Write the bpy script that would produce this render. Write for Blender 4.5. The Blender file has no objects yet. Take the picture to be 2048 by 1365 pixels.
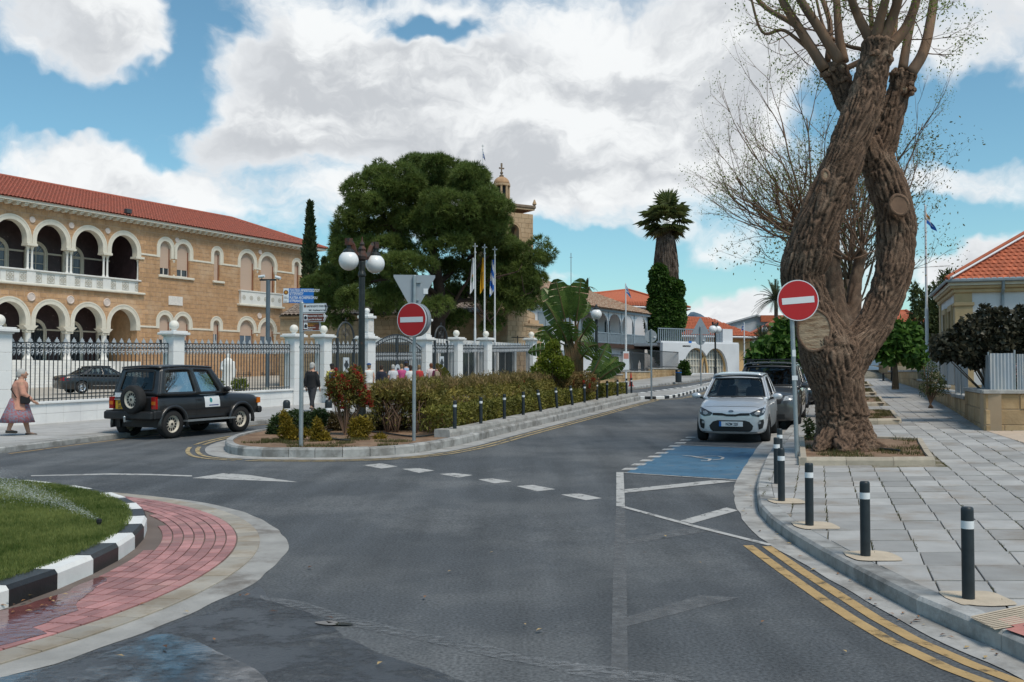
import bpy, bmesh, math, random
import numpy as np
from mathutils import Vector, Matrix, noise
from mathutils.geometry import delaunay_2d_cdt
R = math.radians
random.seed(7); RNG = np.random.default_rng(7)
scene = bpy.context.scene
COL = scene.collection
# ---------------------------------------------------------------- camera
FPX, CXP, HORP, CAMZ, PITCH = 2000.0, 1024.0, 748.0, 1.73, math.atan(65.5/2000.0)
CYP = HORP - FPX*math.tan(PITCH)
cam_d = bpy.data.cameras.new('camera'); cam = bpy.data.objects.new('camera', cam_d); COL.objects.link(cam)
cam_d.sensor_width = 36.0; cam_d.lens = 36.0*FPX/2048.0
cam_d.shift_x = 0.0; cam_d.shift_y = (CYP-682.5)/2048.0
cam_d.clip_start = 0.1; cam_d.clip_end = 20000
cam.location = (0, 0, CAMZ); cam.rotation_euler = (R(90)+PITCH, 0, 0)
scene.camera = cam
# ---------------------------------------------------------------- world: sky with clouds, sun, exposure
SUN_EL, SUN_AZ = R(58), R(140)     # azimuth clockwise from +Y (view direction)
world = bpy.data.worlds.new('World'); scene.world = world; world.use_nodes = True
def build_world():
 nt = world.node_tree; N = nt.nodes; L = nt.links; N.clear()
 def nd(t, **k):
  n = N.new(t)
  for a, v in k.items(): setattr(n, a, v)
  return n
 def setin(n, i, v):
  if hasattr(v, 'is_linked') or isinstance(v, bpy.types.NodeSocket): L.new(v, n.inputs[i])
  else: n.inputs[i].default_value = v
 def math_(op, a, b=0.0, c=None, clamp=False):
  n = nd('ShaderNodeMath', operation=op, use_clamp=clamp); setin(n, 0, a); setin(n, 1, b)
  if c is not None: setin(n, 2, c)
  return n.outputs[0]
 def vmath(op, a, b=None):
  n = nd('ShaderNodeVectorMath', operation=op); setin(n, 0, a)
  if b is not None: setin(n, 1, b)
  return n.outputs[1] if op in ('LENGTH', 'DOT_PRODUCT') else n.outputs[0]
 def ramp(x, lo, hi):
  n = nd('ShaderNodeMapRange', interpolation_type='SMOOTHSTEP'); setin(n, 0, x); setin(n, 1, lo); setin(n, 2, hi)
  return n.outputs[0]
 def mix(f, a, b):
  n = nd('ShaderNodeMix', data_type='RGBA'); setin(n, 0, f); setin(n, 6, a); setin(n, 7, b); return n.outputs[2]
 def fbm(v, sc, det, rough=.55):
  n = nd('ShaderNodeTexNoise', noise_dimensions='3D'); setin(n, 'Vector', v); setin(n, 'Scale', sc); setin(n, 'Detail', det); setin(n, 'Roughness', rough)
  return n.outputs[0]
 tc = nd('ShaderNodeTexCoord').outputs['Generated']
 sky = nd('ShaderNodeTexSky', sky_type='NISHITA', sun_disc=False); sky.sun_elevation = SUN_EL; sky.sun_rotation = SUN_AZ
 sky.air_density = 1.0; sky.dust_density = 0.6; sky.ozone_density = 2.2
 wn = nd('ShaderNodeTexNoise'); setin(wn, 'Vector', tc); setin(wn, 'Scale', 5.0); setin(wn, 'Detail', 5.0); setin(wn, 'Roughness', .6)
 wv = vmath('SCALE', vmath('SUBTRACT', wn.outputs[1], (.5, .5, .5))); wv.node.inputs['Scale'].default_value = .16
 d = vmath('ADD', tc, wv)
 sq = vmath('MULTIPLY', d, (1, 1, 1.9))
 blobs = [(120, 60, 250, 110, .55), (700, 140, 360, 150, .5), (900, 280, 560, 150, .55), (520, 300, 190, 70, .35), (1250, 150, 360, 190, .55), (1180, 300, 330, 110, .5),
   (1750, 60, 360, 150, .42), (120, 330, 190, 75, .5), (330, 385, 200, 60, .4), (650, 420, 260, 80, .25),(1150, 430, 250, 60, .3), (1450, 620, 110, 70, .5), (1440, 500, 90, 35, .38), (1330, 660, 200, 50, .3),
   (2030, 520, 170, 90, .6), (1930, 340, 170, 45, .45), (1230, 560, 160, 25, .2), (130, 145, 90, 40, .3), (1560, 300, 120, 160, .35),
   (250, 190, 220, 80, -.55), (80, 225, 160, 45, -.55), (370, 90, 70, 70, -.5), (430, 40, 90, 50, -.25), (1940, 220, 140, 75, -.6), (1130, 520, 130, 40, -.4), (870, 60, 120, 30, -.45), (1950, 420, 120, 45, -.5), (1300, 530, 230, 60, -.5), (1230, 640, 180, 40, -.25), (820, 40, 130, 30, -.3),
   (330, 320, 90, 35, -.35), (1850, 560, 80, 70, -.4), (1640, 230, 60, 50, -.15), (620, 350, 130, 30, -.2)]
 acc = None
 for (bx, by, rx, ry, w) in blobs:
  c = Vector(((bx-CXP)/FPX, 1.0, (HORP-by)/FPX)); ln = c.length; c.normalize()
  e = vmath('MULTIPLY', vmath('SUBTRACT', d, tuple(c)), (FPX*ln/rx, FPX*ln/(rx+ry)*.5, FPX*ln/ry))
  g = math_('MULTIPLY', ramp(vmath('LENGTH', e), 1.35, .25), w)
  acc = g if acc is None else math_('ADD', acc, g)
 n1 = fbm(sq, 3.4, 9.0, .58)
 n2 = fbm(sq, 9.0, 8.0, .62)
 base = math_('ADD', math_('MULTIPLY', n1, 1.5), math_('MULTIPLY', n2, .95))
 dens = math_('ADD', math_('SUBTRACT', base, 1.22), acc)
 alpha = ramp(dens, -.03, .44)
 up = vmath('ADD', sq, (.03, 0, .055))
 n3 = math_('ADD', math_('MULTIPLY', fbm(up, 3.4, 6.0, .55), 1.5), math_('MULTIPLY', fbm(up, 9.0, 6.0, .6), .95))
 lit = ramp(math_('SUBTRACT', base, n3), -.18, .2)
 thick = ramp(dens, .22, .75)
 grey = mix(thick, (.58, .60, .62, 1), (.41, .43, .455, 1))
 cl = mix(math_('MULTIPLY', lit, .9), grey, (.68, .695, .70, 1))
 sx = nd('ShaderNodeSeparateXYZ'); L.new(tc, sx.inputs[0])
 skyc = nd('ShaderNodeVectorMath', operation='MULTIPLY'); L.new(sky.outputs[0], skyc.inputs[0]); skyc.inputs[1].default_value = (.072, .098, .092)
 out = mix(alpha, skyc.outputs[0], cl)
 low = ramp(sx.outputs[2], -.02, -.10)
 out = mix(low, out, (.22, .22, .22, 1))
 bg = nd('ShaderNodeBackground'); L.new(out, bg.inputs[0]); bg.inputs[1].default_value = 1.0
 o = nd('ShaderNodeOutputWorld'); L.new(bg.outputs[0], o.inputs[0])
build_world()
sun_d = bpy.data.lights.new('sun', 'SUN'); sun_d.energy = 2.0; sun_d.angle = R(20); sun_d.color = (1, .90, .77)
sun = bpy.data.objects.new('sun', sun_d); COL.objects.link(sun)
sun.rotation_euler = Vector((math.sin(SUN_AZ)*math.cos(SUN_EL), math.cos(SUN_AZ)*math.cos(SUN_EL), math.sin(SUN_EL))).to_track_quat('Z', 'Y').to_euler()
sun.location = (0, 0, 60)
scene.view_settings.view_transform = 'Standard'; scene.view_settings.look = 'None'; scene.view_settings.gamma = 1.0
scene.view_settings.use_curve_mapping = False; scene.view_settings.exposure = 0.5
scene.cycles.use_denoising = True
scene.cycles.max_bounces = 6; scene.cycles.diffuse_bounces = 3; scene.cycles.glossy_bounces = 3; scene.cycles.transparent_max_bounces = 16
scene.cycles.caustics_reflective = False; scene.cycles.caustics_refractive = False
world.cycles.sampling_method = 'MANUAL'; world.cycles.sample_map_resolution = 256
# ---------------------------------------------------------------- pixel helpers (photo pixels, 2048 x 1365)
def ray(px, py):
 x = (px-CXP)/FPX; y = (CYP-py)/FPX
 c, s = math.cos(PITCH), math.sin(PITCH)
 return Vector((x, c - y*s, s + y*c))
def proj(p):
 x, y, z = p[0], p[1], p[2]-CAMZ
 c, s = math.cos(PITCH), math.sin(PITCH)
 d = y*c + z*s; v = -y*s + z*c
 return (CXP+FPX*x/d, CYP-FPX*v/d)
SDX, SDY = 0.53, 0.848
_HS = [-90, 7, 13, 18, 22, 28, 34, 44, 54, 60, 75, 100, 140, 9000]
_HZ = [0, 0, .04, .11, .20, .32, .46, .67, .97, 1.15, 1.6, 2.0, 2.2, 2.2]
_HM = []
for _i in range(len(_HS)):
 if _i in (0, len(_HS)-1): _HM.append(0.0); continue
 a = (_HZ[_i]-_HZ[_i-1])/(_HS[_i]-_HS[_i-1]); b = (_HZ[_i+1]-_HZ[_i])/(_HS[_i+1]-_HS[_i])
 _HM.append(0.0 if a*b <= 0 else 2*a*b/(a+b))
def gh(x, y):
 s = SDX*x+SDY*y
 if s <= _HS[0]: return 0.0
 if s >= _HS[-1]: return _HZ[-1]
 i = 0
 while s > _HS[i+1]: i += 1
 h = _HS[i+1]-_HS[i]; t = (s-_HS[i])/h
 return ((2*t**3-3*t*t+1)*_HZ[i] + (t**3-2*t*t+t)*h*_HM[i] + (3*t*t-2*t**3)*_HZ[i+1] + (t**3-t*t)*h*_HM[i+1])
def gnd(px, py, dz=0.0):
 d = ray(px, py); lo, t = 0.5, 0.5
 while t < 400:
  p = d*t
  if CAMZ+p.z < gh(p.x, p.y)+dz: break
  lo = t; t *= 1.02
 hi = t
 for _ in range(40):
  m = (lo+hi)/2; p = d*m
  if CAMZ+p.z < gh(p.x, p.y)+dz: hi = m
  else: lo = m
 p = d*hi
 return Vector((p.x, p.y, gh(p.x, p.y)+dz))
def atY(px, py, Y):
 d = ray(px, py); t = Y/d.y
 return Vector((d.x*t, Y, CAMZ+d.z*t))
def onpl(px, py, p0, n):
 d = ray(px, py); o = Vector((0, 0, CAMZ))
 t = (Vector(p0)-o).dot(n)/d.dot(n)
 return o+d*t
# ---------------------------------------------------------------- materials
MATS = {}
def M(name, col, rough=.7, var=.15, scale=2.0, bump=0.0, bscale=30.0, metal=0.0, spec=.4, col2=None, c2scale=None, rnd=0.0, coat=0.0, stretch=(1,1,1), detail=6, sheen=0, alpha=1.0, emit=None, trans=0.0, c2lo=.4, c2hi=.62, sss=0):
 if name in MATS: return MATS[name]
 m = bpy.data.materials.new(name); m.use_nodes = True; nt = m.node_tree; N = nt.nodes; L = nt.links
 b = N['Principled BSDF']
 def lk(a, c): L.new(a, c)
 tc = N.new('ShaderNodeTexCoord'); mp = N.new('ShaderNodeMapping'); mp.inputs['Scale'].default_value = stretch; lk(tc.outputs['Object'], mp.inputs[0])
 n = N.new('ShaderNodeTexNoise'); n.inputs['Scale'].default_value = scale; n.inputs['Detail'].default_value = detail; n.inputs['Roughness'].default_value = .6; lk(mp.outputs[0], n.inputs[0])
 base = None
 def rgb(c): return (c[0], c[1], c[2], 1)
 mx = N.new('ShaderNodeMix'); mx.data_type = 'RGBA'
 mr = N.new('ShaderNodeMapRange'); lk(n.outputs[0], mr.inputs[0]); mr.inputs[1].default_value = .3; mr.inputs[2].default_value = .7
 lk(mr.outputs[0], mx.inputs[0]); mx.inputs[6].default_value = rgb([x*(1-var) for x in col]); mx.inputs[7].default_value = rgb([min(1, x*(1+var)) for x in col])
 base = mx.outputs[2]
 if col2 is not None:
  n2 = N.new('ShaderNodeTexNoise'); n2.inputs['Scale'].default_value = c2scale or scale*.35; n2.inputs['Detail'].default_value = 8; n2.inputs['Roughness'].default_value = .65; lk(mp.outputs[0], n2.inputs[0])
  m2 = N.new('ShaderNodeMapRange'); m2.interpolation_type = 'SMOOTHSTEP'; lk(n2.outputs[0], m2.inputs[0]); m2.inputs[1].default_value = c2lo; m2.inputs[2].default_value = c2hi
  x2 = N.new('ShaderNodeMix'); x2.data_type = 'RGBA'; lk(m2.outputs[0], x2.inputs[0]); lk(base, x2.inputs[6]); x2.inputs[7].default_value = rgb(col2); base = x2.outputs[2]
 if rnd:
  oi = N.new('ShaderNodeObjectInfo'); r1 = N.new('ShaderNodeMapRange'); lk(oi.outputs['Random'], r1.inputs[0]); r1.inputs[3].default_value = 1-rnd; r1.inputs[4].default_value = 1+rnd
  hs = N.new('ShaderNodeHueSaturation'); lk(r1.outputs[0], hs.inputs['Value']); lk(base, hs.inputs['Color']); base = hs.outputs[0]
 lk(base, b.inputs['Base Color'])
 b.inputs['Roughness'].default_value = rough; b.inputs['Metallic'].default_value = metal; b.inputs['Specular IOR Level'].default_value = spec
 if coat: b.inputs['Coat Weight'].default_value = coat; b.inputs['Coat Roughness'].default_value = .04
 if alpha < 1: b.inputs['Alpha'].default_value = alpha
 if trans: b.inputs['Transmission Weight'].default_value = trans
 if emit: b.inputs['Emission Color'].default_value = rgb(emit[0]); b.inputs['Emission Strength'].default_value = emit[1]
 if bump:
  nb = N.new('ShaderNodeTexNoise'); nb.inputs['Scale'].default_value = bscale; nb.inputs['Detail'].default_value = 5; lk(mp.outputs[0], nb.inputs[0])
  bp = N.new('ShaderNodeBump'); bp.inputs['Strength'].default_value = min(1, bump); bp.inputs['Distance'].default_value = .02 if bump <= 1 else .02*bump; lk(nb.outputs[0], bp.inputs['Height']); lk(bp.outputs[0], b.inputs['Normal'])
 MATS[name] = m
 return m
def wear(m, scale, lo, hi, amin=0.0, stretch=(1, 1, 1)):
 N = m.node_tree.nodes; L = m.node_tree.links; tc = N.new('ShaderNodeTexCoord'); mp = N.new('ShaderNodeMapping'); mp.inputs['Scale'].default_value = stretch; L.new(tc.outputs['Object'], mp.inputs[0])
 n = N.new('ShaderNodeTexNoise'); n.inputs['Scale'].default_value = scale; n.inputs['Detail'].default_value = 8; n.inputs['Roughness'].default_value = .7; L.new(mp.outputs[0], n.inputs[0]); r = N.new('ShaderNodeMapRange'); L.new(n.outputs[0], r.inputs[0]); r.inputs[1].default_value = lo; r.inputs[2].default_value = hi; r.inputs[3].default_value = amin; L.new(r.outputs[0], N['Principled BSDF'].inputs['Alpha']); return m
def leaf_mat(name, col, col2=None, var=.35, transl=.35, rough=.55, scale=1.2):
 if name in MATS: return MATS[name]
 m = bpy.data.materials.new(name); m.use_nodes = True; nt = m.node_tree; N = nt.nodes; L = nt.links
 b = N['Principled BSDF']; out = N['Material Output']
 tc = N.new('ShaderNodeTexCoord')
 n = N.new('ShaderNodeTexNoise'); n.inputs['Scale'].default_value = scale; n.inputs['Detail'].default_value = 3; L.new(tc.outputs['Object'], n.inputs[0])
 n2 = N.new('ShaderNodeTexNoise'); n2.inputs['Scale'].default_value = scale*14; n2.inputs['Detail'].default_value = 2; L.new(tc.outputs['Object'], n2.inputs[0])
 ad = N.new('ShaderNodeMath'); ad.operation = 'MULTIPLY_ADD'; L.new(n2.outputs[0], ad.inputs[0]); ad.inputs[1].default_value = .8; L.new(n.outputs[0], ad.inputs[2])
 mr = N.new('ShaderNodeMapRange'); L.new(ad.outputs[0], mr.inputs[0]); mr.inputs[1].default_value = .65; mr.inputs[2].default_value = 1.15
 mx = N.new('ShaderNodeMix'); mx.data_type = 'RGBA'; L.new(mr.outputs[0], mx.inputs[0])
 c2 = col2 or [x*(1+var) for x in col]
 mx.inputs[6].default_value = (*[x*(1-var) for x in col], 1); mx.inputs[7].default_value = (*c2, 1)
 L.new(mx.outputs[2], b.inputs['Base Color']); b.inputs['Roughness'].default_value = rough; b.inputs['Specular IOR Level'].default_value = .3
 tr = N.new('ShaderNodeBsdfTranslucent'); L.new(mx.outputs[2], tr.inputs[0])
 ms = N.new('ShaderNodeMixShader'); ms.inputs[0].default_value = transl; L.new(b.outputs[0], ms.inputs[1]); L.new(tr.outputs[0], ms.inputs[2]); L.new(ms.outputs[0], out.inputs[0])
 MATS[name] = m; return m
def glass_mat(name, tint=(.55, .62, .62), refl=.16, rough=.02):
 if name in MATS: return MATS[name]
 m = bpy.data.materials.new(name); m.use_nodes = True; nt = m.node_tree; N = nt.nodes; L = nt.links; N.remove(N['Principled BSDF']); out = N['Material Output']
 t = N.new('ShaderNodeBsdfTransparent'); t.inputs[0].default_value = (*tint, 1)
 g = N.new('ShaderNodeBsdfGlossy'); g.inputs['Roughness'].default_value = rough
 f = N.new('ShaderNodeLayerWeight'); f.inputs[0].default_value = .35
 a = N.new('ShaderNodeMath'); a.operation = 'MULTIPLY_ADD'; a.use_clamp = True; L.new(f.outputs['Fresnel'], a.inputs[0]); a.inputs[1].default_value = .5; a.inputs[2].default_value = refl*.4
 ms = N.new('ShaderNodeMixShader'); L.new(a.outputs[0], ms.inputs[0]); L.new(t.outputs[0], ms.inputs[1]); L.new(g.outputs[0], ms.inputs[2]); L.new(ms.outputs[0], out.inputs[0])
 MATS[name] = m; return m
# ---------------------------------------------------------------- object helpers
def link(o): COL.objects.link(o); return o
def tag(o, label=None, cat=None, group=None, kind=None):
 if label: o['label'] = label
 if cat: o['category'] = cat
 if group: o['group'] = group
 if kind: o['kind'] = kind
 return o
def empty(name, loc=(0, 0, 0), rz=0.0, label=None, cat=None, group=None, kind=None, parent=None):
 o = bpy.data.objects.new(name, None); link(o); o.location = loc; o.rotation_euler = (0, 0, rz); o.empty_display_size = .2
 if parent: o.parent = parent
 return tag(o, label, cat, group, kind)
def mobj(name, me, mat=None, parent=None, loc=None, rot=None, scale=None):
 o = bpy.data.objects.new(name, me); link(o)
 if mat and not me.materials: me.materials.append(mat)
 if parent: o.parent = parent
 if loc is not None: o.location = loc
 if rot is not None: o.rotation_euler = rot
 if scale is not None: o.scale = scale
 return o
def copy_tree(o, parent=None):
 c = o.copy(); link(c); c.parent = parent
 for ch in list(o.children): copy_tree(ch, c)
 return c
class MB:
 def __init__(s): s.v = []; s.f = []; s.mi = []; s.cur = 0
 def add(s, vs, fs, mtx=None):
  b = len(s.v)
  s.v += [tuple(mtx @ Vector(p)) for p in vs] if mtx else [tuple(p) for p in vs]
  for f in fs: s.f.append([b+i for i in f]); s.mi.append(s.cur)
  return s
 def box(s, x0, x1, y0, y1, z0, z1, mtx=None):
  vs = [(x0, y0, z0), (x1, y0, z0), (x1, y1, z0), (x0, y1, z0), (x0, y0, z1), (x1, y0, z1), (x1, y1, z1), (x0, y1, z1)]
  return s.add(vs, [(0, 3, 2, 1), (4, 5, 6, 7), (0, 1, 5, 4), (1, 2, 6, 5), (2, 3, 7, 6), (3, 0, 4, 7)], mtx)
 def cbox(s, c, size, mtx=None):
  return s.box(c[0]-size[0]/2, c[0]+size[0]/2, c[1]-size[1]/2, c[1]+size[1]/2, c[2]-size[2]/2, c[2]+size[2]/2, mtx)
 def prism(s, poly, h0, h1, mtx=None):
  n = len(poly); vs = [(p[0], p[1], h0) for p in poly]+[(p[0], p[1], h1) for p in poly]
  fs = [tuple(reversed(range(n))), tuple(range(n, 2*n))]+[(i, (i+1) % n, n+(i+1) % n, n+i) for i in range(n)]
  return s.add(vs, fs, mtx)
 def lathe(s, prof, n=16, mtx=None, cap=True):
  vs = []; fs = []
  for r, z in prof:
   for k in range(n): a = 2*math.pi*k/n; vs.append((r*math.cos(a), r*math.sin(a), z))
  for i in range(len(prof)-1):
   for k in range(n): fs.append((i*n+k, i*n+(k+1) % n, (i+1)*n+(k+1) % n, (i+1)*n+k))
  if cap: fs.append(tuple(reversed(range(n)))); fs.append(tuple(range((len(prof)-1)*n, len(prof)*n)))
  return s.add(vs, fs, mtx)
 def tube(s, path, rad, n=8, mtx=None, cap=True, sq=None):
  P = [Vector(p) for p in path]; m = len(P)
  if not hasattr(rad, '__len__'): rad = [rad]*m
  vs = []; fs = []; ref = None
  for i in range(m):
   t = (P[min(i+1, m-1)]-P[max(i-1, 0)])
   if t.length < 1e-9: t = Vector((0, 0, 1))
   t.normalize()
   if ref is None:
    ref = Vector((0, 0, 1)) if abs(t.z) < .9 else Vector((1, 0, 0))
   u = ref - t*ref.dot(t)
   if u.length < 1e-6: u = t.orthogonal()
   u.normalize(); w = t.cross(u); ref = u
   for k in range(n):
    a = 2*math.pi*k/n; vs.append(P[i]+(u*math.cos(a)*(sq[0] if sq else 1)+w*math.sin(a)*(sq[1] if sq else 1))*rad[i])
  for i in range(m-1):
   for k in range(n): fs.append((i*n+k, i*n+(k+1) % n, (i+1)*n+(k+1) % n, (i+1)*n+k))
  if cap: fs.append(tuple(reversed(range(n)))); fs.append(tuple(range((m-1)*n, m*n)))
  return s.add(vs, fs, mtx)
 def sphere(s, c, r, n=16, m=10, mtx=None):
  rx, ry, rz = r if hasattr(r, '__len__') else (r, r, r)
  vs = [(c[0], c[1], c[2]-rz)]; fs = []
  for j in range(1, m):
   b = -math.pi/2+math.pi*j/m
   for k in range(n): a = 2*math.pi*k/n; vs.append((c[0]+rx*math.cos(b)*math.cos(a), c[1]+ry*math.cos(b)*math.sin(a), c[2]+rz*math.sin(b)))
  vs.append((c[0], c[1], c[2]+rz)); t = len(vs)-1
  for k in range(n): fs.append((0, 1+(k+1) % n, 1+k)); fs.append((t, t-n+k, t-n+(k+1) % n))
  for j in range(m-2):
   for k in range(n): fs.append((1+j*n+k, 1+j*n+(k+1) % n, 1+(j+1)*n+(k+1) % n, 1+(j+1)*n+k))
  return s.add(vs, fs, mtx)
 def grid(s, fn, nu, nv, mtx=None, skip=None):
  vs = [fn(i/nu, j/nv) for j in range(nv+1) for i in range(nu+1)]
  fs = [(j*(nu+1)+i, j*(nu+1)+i+1, (j+1)*(nu+1)+i+1, (j+1)*(nu+1)+i) for j in range(nv) for i in range(nu) if not (skip and skip(i, j))]
  return s.add(vs, fs, mtx)
 def mesh(s, name, smooth=False, mats=None):
  me = bpy.data.meshes.new(name); me.from_pydata(s.v, [], s.f)
  if smooth: me.shade_smooth()
  if mats:
   for m in mats: me.materials.append(m)
   if len(mats) > 1: me.polygons.foreach_set('material_index', s.mi)
  me.update(); return me
 def build(s, name, mat=None, parent=None, smooth=False, loc=None, rot=None, bevel=0.0, bseg=1, solid=0.0, sub=0):
  mats = mat if isinstance(mat, (list, tuple)) else ([mat] if mat else None)
  me = s.mesh(name, smooth, mats)
  if bevel or sub or solid:
   bm = bmesh.new(); bm.from_mesh(me); bmesh.ops.remove_doubles(bm, verts=bm.verts, dist=1e-5)
   if bevel:
    es = [e for e in bm.edges if len(e.link_faces) == 2 and e.calc_face_angle(0) > R(28)]
    bmesh.ops.bevel(bm, geom=es, offset=bevel, segments=bseg, affect='EDGES', clamp_overlap=True)
   bm.to_mesh(me); bm.free()
  o = mobj(name, me, None, parent, loc, rot)
  if sub:
   md = o.modifiers.new('s', 'SUBSURF'); md.levels = sub; md.render_levels = sub
  if solid:
   md = o.modifiers.new('t', 'SOLIDIFY'); md.thickness = solid
  return o
def flat_smooth(o, ang=35):
 me = o.data; me.shade_smooth()
 try: me.set_sharp_from_angle(angle=R(ang))
 except Exception: pass
 return o
def np_mesh(name, V, F, mat=None, smooth=False):
 me = bpy.data.meshes.new(name); k = F.shape[1]
 me.vertices.add(len(V)); me.vertices.foreach_set('co', np.ascontiguousarray(V, dtype=np.float32).ravel())
 me.loops.add(F.size); me.loops.foreach_set('vertex_index', np.ascontiguousarray(F, dtype=np.int32).ravel())
 me.polygons.add(len(F)); me.polygons.foreach_set('loop_start', np.arange(0, F.size, k, dtype=np.int32));
 me.update(calc_edges=True); me.validate()
 if smooth: me.shade_smooth()
 if mat: me.materials.append(mat)
 return me
def rand_unit(n):
 v = RNG.normal(size=(n, 3)); return v/np.linalg.norm(v, axis=1, keepdims=True)
def leaves(P, size, aspect=.5, D=None, jit=.8, droop=0.0, fold=True, sizevar=.35):
 n = len(P); A = rand_unit(n)
 if D is not None: A = D*(1-jit)+A*jit
 A[:, 2] -= droop; A /= np.linalg.norm(A, axis=1, keepdims=True)+1e-9
 B = np.cross(A, rand_unit(n)); B /= np.linalg.norm(B, axis=1, keepdims=True)+1e-9
 C = np.cross(A, B)
 L = (size*(1+sizevar*RNG.uniform(-1, 1, n)))[:, None]; W = L*aspect*.5
 p0 = P; p1 = P+A*L*.45+B*W+C*W*.35; p2 = P+A*L; p3 = P+A*L*.45-B*W+C*W*.35;
 V = np.stack([p0, p1, p2, p3], 1).reshape(-1, 3)
 i = np.arange(n)[:, None]*4
 F = np.concatenate([i+np.array([[0, 1, 2]]), i+np.array([[0, 2, 3]])], 0)
 return V, F
def blades(P, D, size, width):
 n = len(P); S = np.cross(D, rand_unit(n)); S /= np.linalg.norm(S, axis=1, keepdims=True)+1e-9
 L = (size*RNG.uniform(.7, 1.25, n))[:, None]
 V = np.stack([P-S*width, P+S*width, P+D*L], 1).reshape(-1, 3)
 return V, np.arange(3*n).reshape(-1, 3)
def merge(parts):
 V = []; F = []; b = 0
 for v, f in parts: V.append(v); F.append(f+b); b += len(v)
 return np.concatenate(V), np.concatenate(F)
def cr(P, n):
 P = [np.array(p, float) for p in P]; Q = [2*P[0]-P[1]]+P+[2*P[-1]-P[-2]]; out = []
 for i in range(1, len(Q)-2):
  for k in range(n):
   t = k/n; a, b, c, d = Q[i-1:i+3]
   out.append(.5*((2*b)+(c-a)*t+(2*a-5*b+4*c-d)*t*t+(3*b-a-3*c+d)*t**3))
 out.append(P[-1]); return out
TMP = bpy.data.scenes.new('tmp')
def eval_mesh(o, extra=()):
 for q in (o, *extra): TMP.collection.objects.link(q)
 vl = TMP.view_layers[0]; vl.update(); dg = vl.depsgraph; dg.update(); me = bpy.data.meshes.new_from_object(o.evaluated_get(dg), depsgraph=dg)
 for q in (o, *extra): TMP.collection.objects.unlink(q)
 return me
def text_mesh(name, body, size, mat, parent=None, mtx=None, align='LEFT', xs=1.0, ext=.0008, bold=0.0):
 c = bpy.data.curves.new(name, 'FONT'); c.body = body; c.size = size; c.align_x = align; c.extrude = ext; c.resolution_u = 2; c.offset = bold
 t = bpy.data.objects.new(name, c)
 me = eval_mesh(t); bpy.data.objects.remove(t); bpy.data.curves.remove(c)
 if xs != 1.0: me.transform(Matrix.Diagonal((xs, 1, 1, 1)))
 if mtx: me.transform(mtx)
 me.materials.clear(); me.materials.append(mat)
 o = bpy.data.objects.new(name, me); link(o)
 if parent: o.parent = parent
 return o
def apply_mods(o, extra=()):
 me = eval_mesh(o, extra)
 old = o.data; o.modifiers.clear(); o.data = me
 if old.users == 0: bpy.data.meshes.remove(old)
 return o
def boolean_cut(o, cutters):
 for c in cutters:
  md = o.modifiers.new('b', 'BOOLEAN'); md.operation = 'DIFFERENCE'; md.object = c; md.solver = 'EXACT'
 apply_mods(o, cutters)
 for c in cutters:
  me = c.data; bpy.data.objects.remove(c); bpy.data.meshes.remove(me)
 return o
def frame(o, x, y):
 x = Vector(x).normalized(); z = x.cross(Vector(y)).normalized(); y = z.cross(x)
 m = Matrix(((x.x, y.x, z.x, o[0]), (x.y, y.y, z.y, o[1]), (x.z, y.z, z.z, o[2]), (0, 0, 0, 1))); return m
# ---------------------------------------------------------------- ground sheets and kerbs
def drape(me, dz):
 for v in me.vertices: v.co.z = gh(v.co.x, v.co.y)+dz+v.co.z
def sheet(name, poly, dz, mat, parent=None, step=1.5, kind=None):
 bm = bmesh.new(); vs = [bm.verts.new((p[0], p[1], 0)) for p in poly]
 f = bm.faces.new(vs); f.normal_update()
 if f.normal.z < 0: f.normal_flip()
 ss = [SDX*p[0]+SDY*p[1] for p in poly]; a = max(min(ss), 6); b = min(max(ss), 142)
 d = Vector((SDX, SDY, 0)); n2 = d.length_squared
 s = math.floor(a/step)*step+step
 while s < b:
  bmesh.ops.bisect_plane(bm, geom=bm.verts[:]+bm.edges[:]+bm.faces[:], plane_co=d*(s/n2), plane_no=d); s += step
 bmesh.ops.triangulate(bm, faces=bm.faces[:])
 me = bpy.data.meshes.new(name); bm.to_mesh(me); bm.free(); drape(me, dz)
 o = mobj(name, me, mat, parent)
 if kind: o['kind'] = kind
 return o
def pix_poly(pts, dz=0): return [tuple(gnd(x, y, dz))[:2] for x, y in pts]
def offs(path, d):
 P = [Vector((p[0], p[1])) for p in path]; out = []
 for i in range(len(P)):
  t = (P[min(i+1, len(P)-1)]-P[max(i-1, 0)]).normalized(); out.append((P[i].x-t.y*d, P[i].y+t.x*d))
 return out
def resample(path, step):
 P = [Vector((p[0], p[1])) for p in path]; L = [0]
 for i in range(1, len(P)): L.append(L[-1]+(P[i]-P[i-1]).length)
 n = max(1, round(L[-1]/step)); out = []; j = 0
 for k in range(n+1):
  d = L[-1]*k/n
  while j < len(L)-2 and d > L[j+1]: j += 1
  t = (d-L[j])/max(1e-9, L[j+1]-L[j]); out.append(tuple(P[j].lerp(P[j+1], t)))
 return out
def strip(name, path, w, dz, mat, parent, step=.6):
 path = resample(path, step); a = offs(path, w/2); b = offs(path, -w/2); n = len(path)
 V = [(p[0], p[1], gh(*p)+dz) for p in a]+[(p[0], p[1], gh(*p)+dz) for p in b]
 me = bpy.data.meshes.new(name); me.from_pydata(V, [], [(i, n+i, n+i+1, i+1) for i in range(n-1)]); me.update()
 return mobj(name, me, mat, parent)
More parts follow.
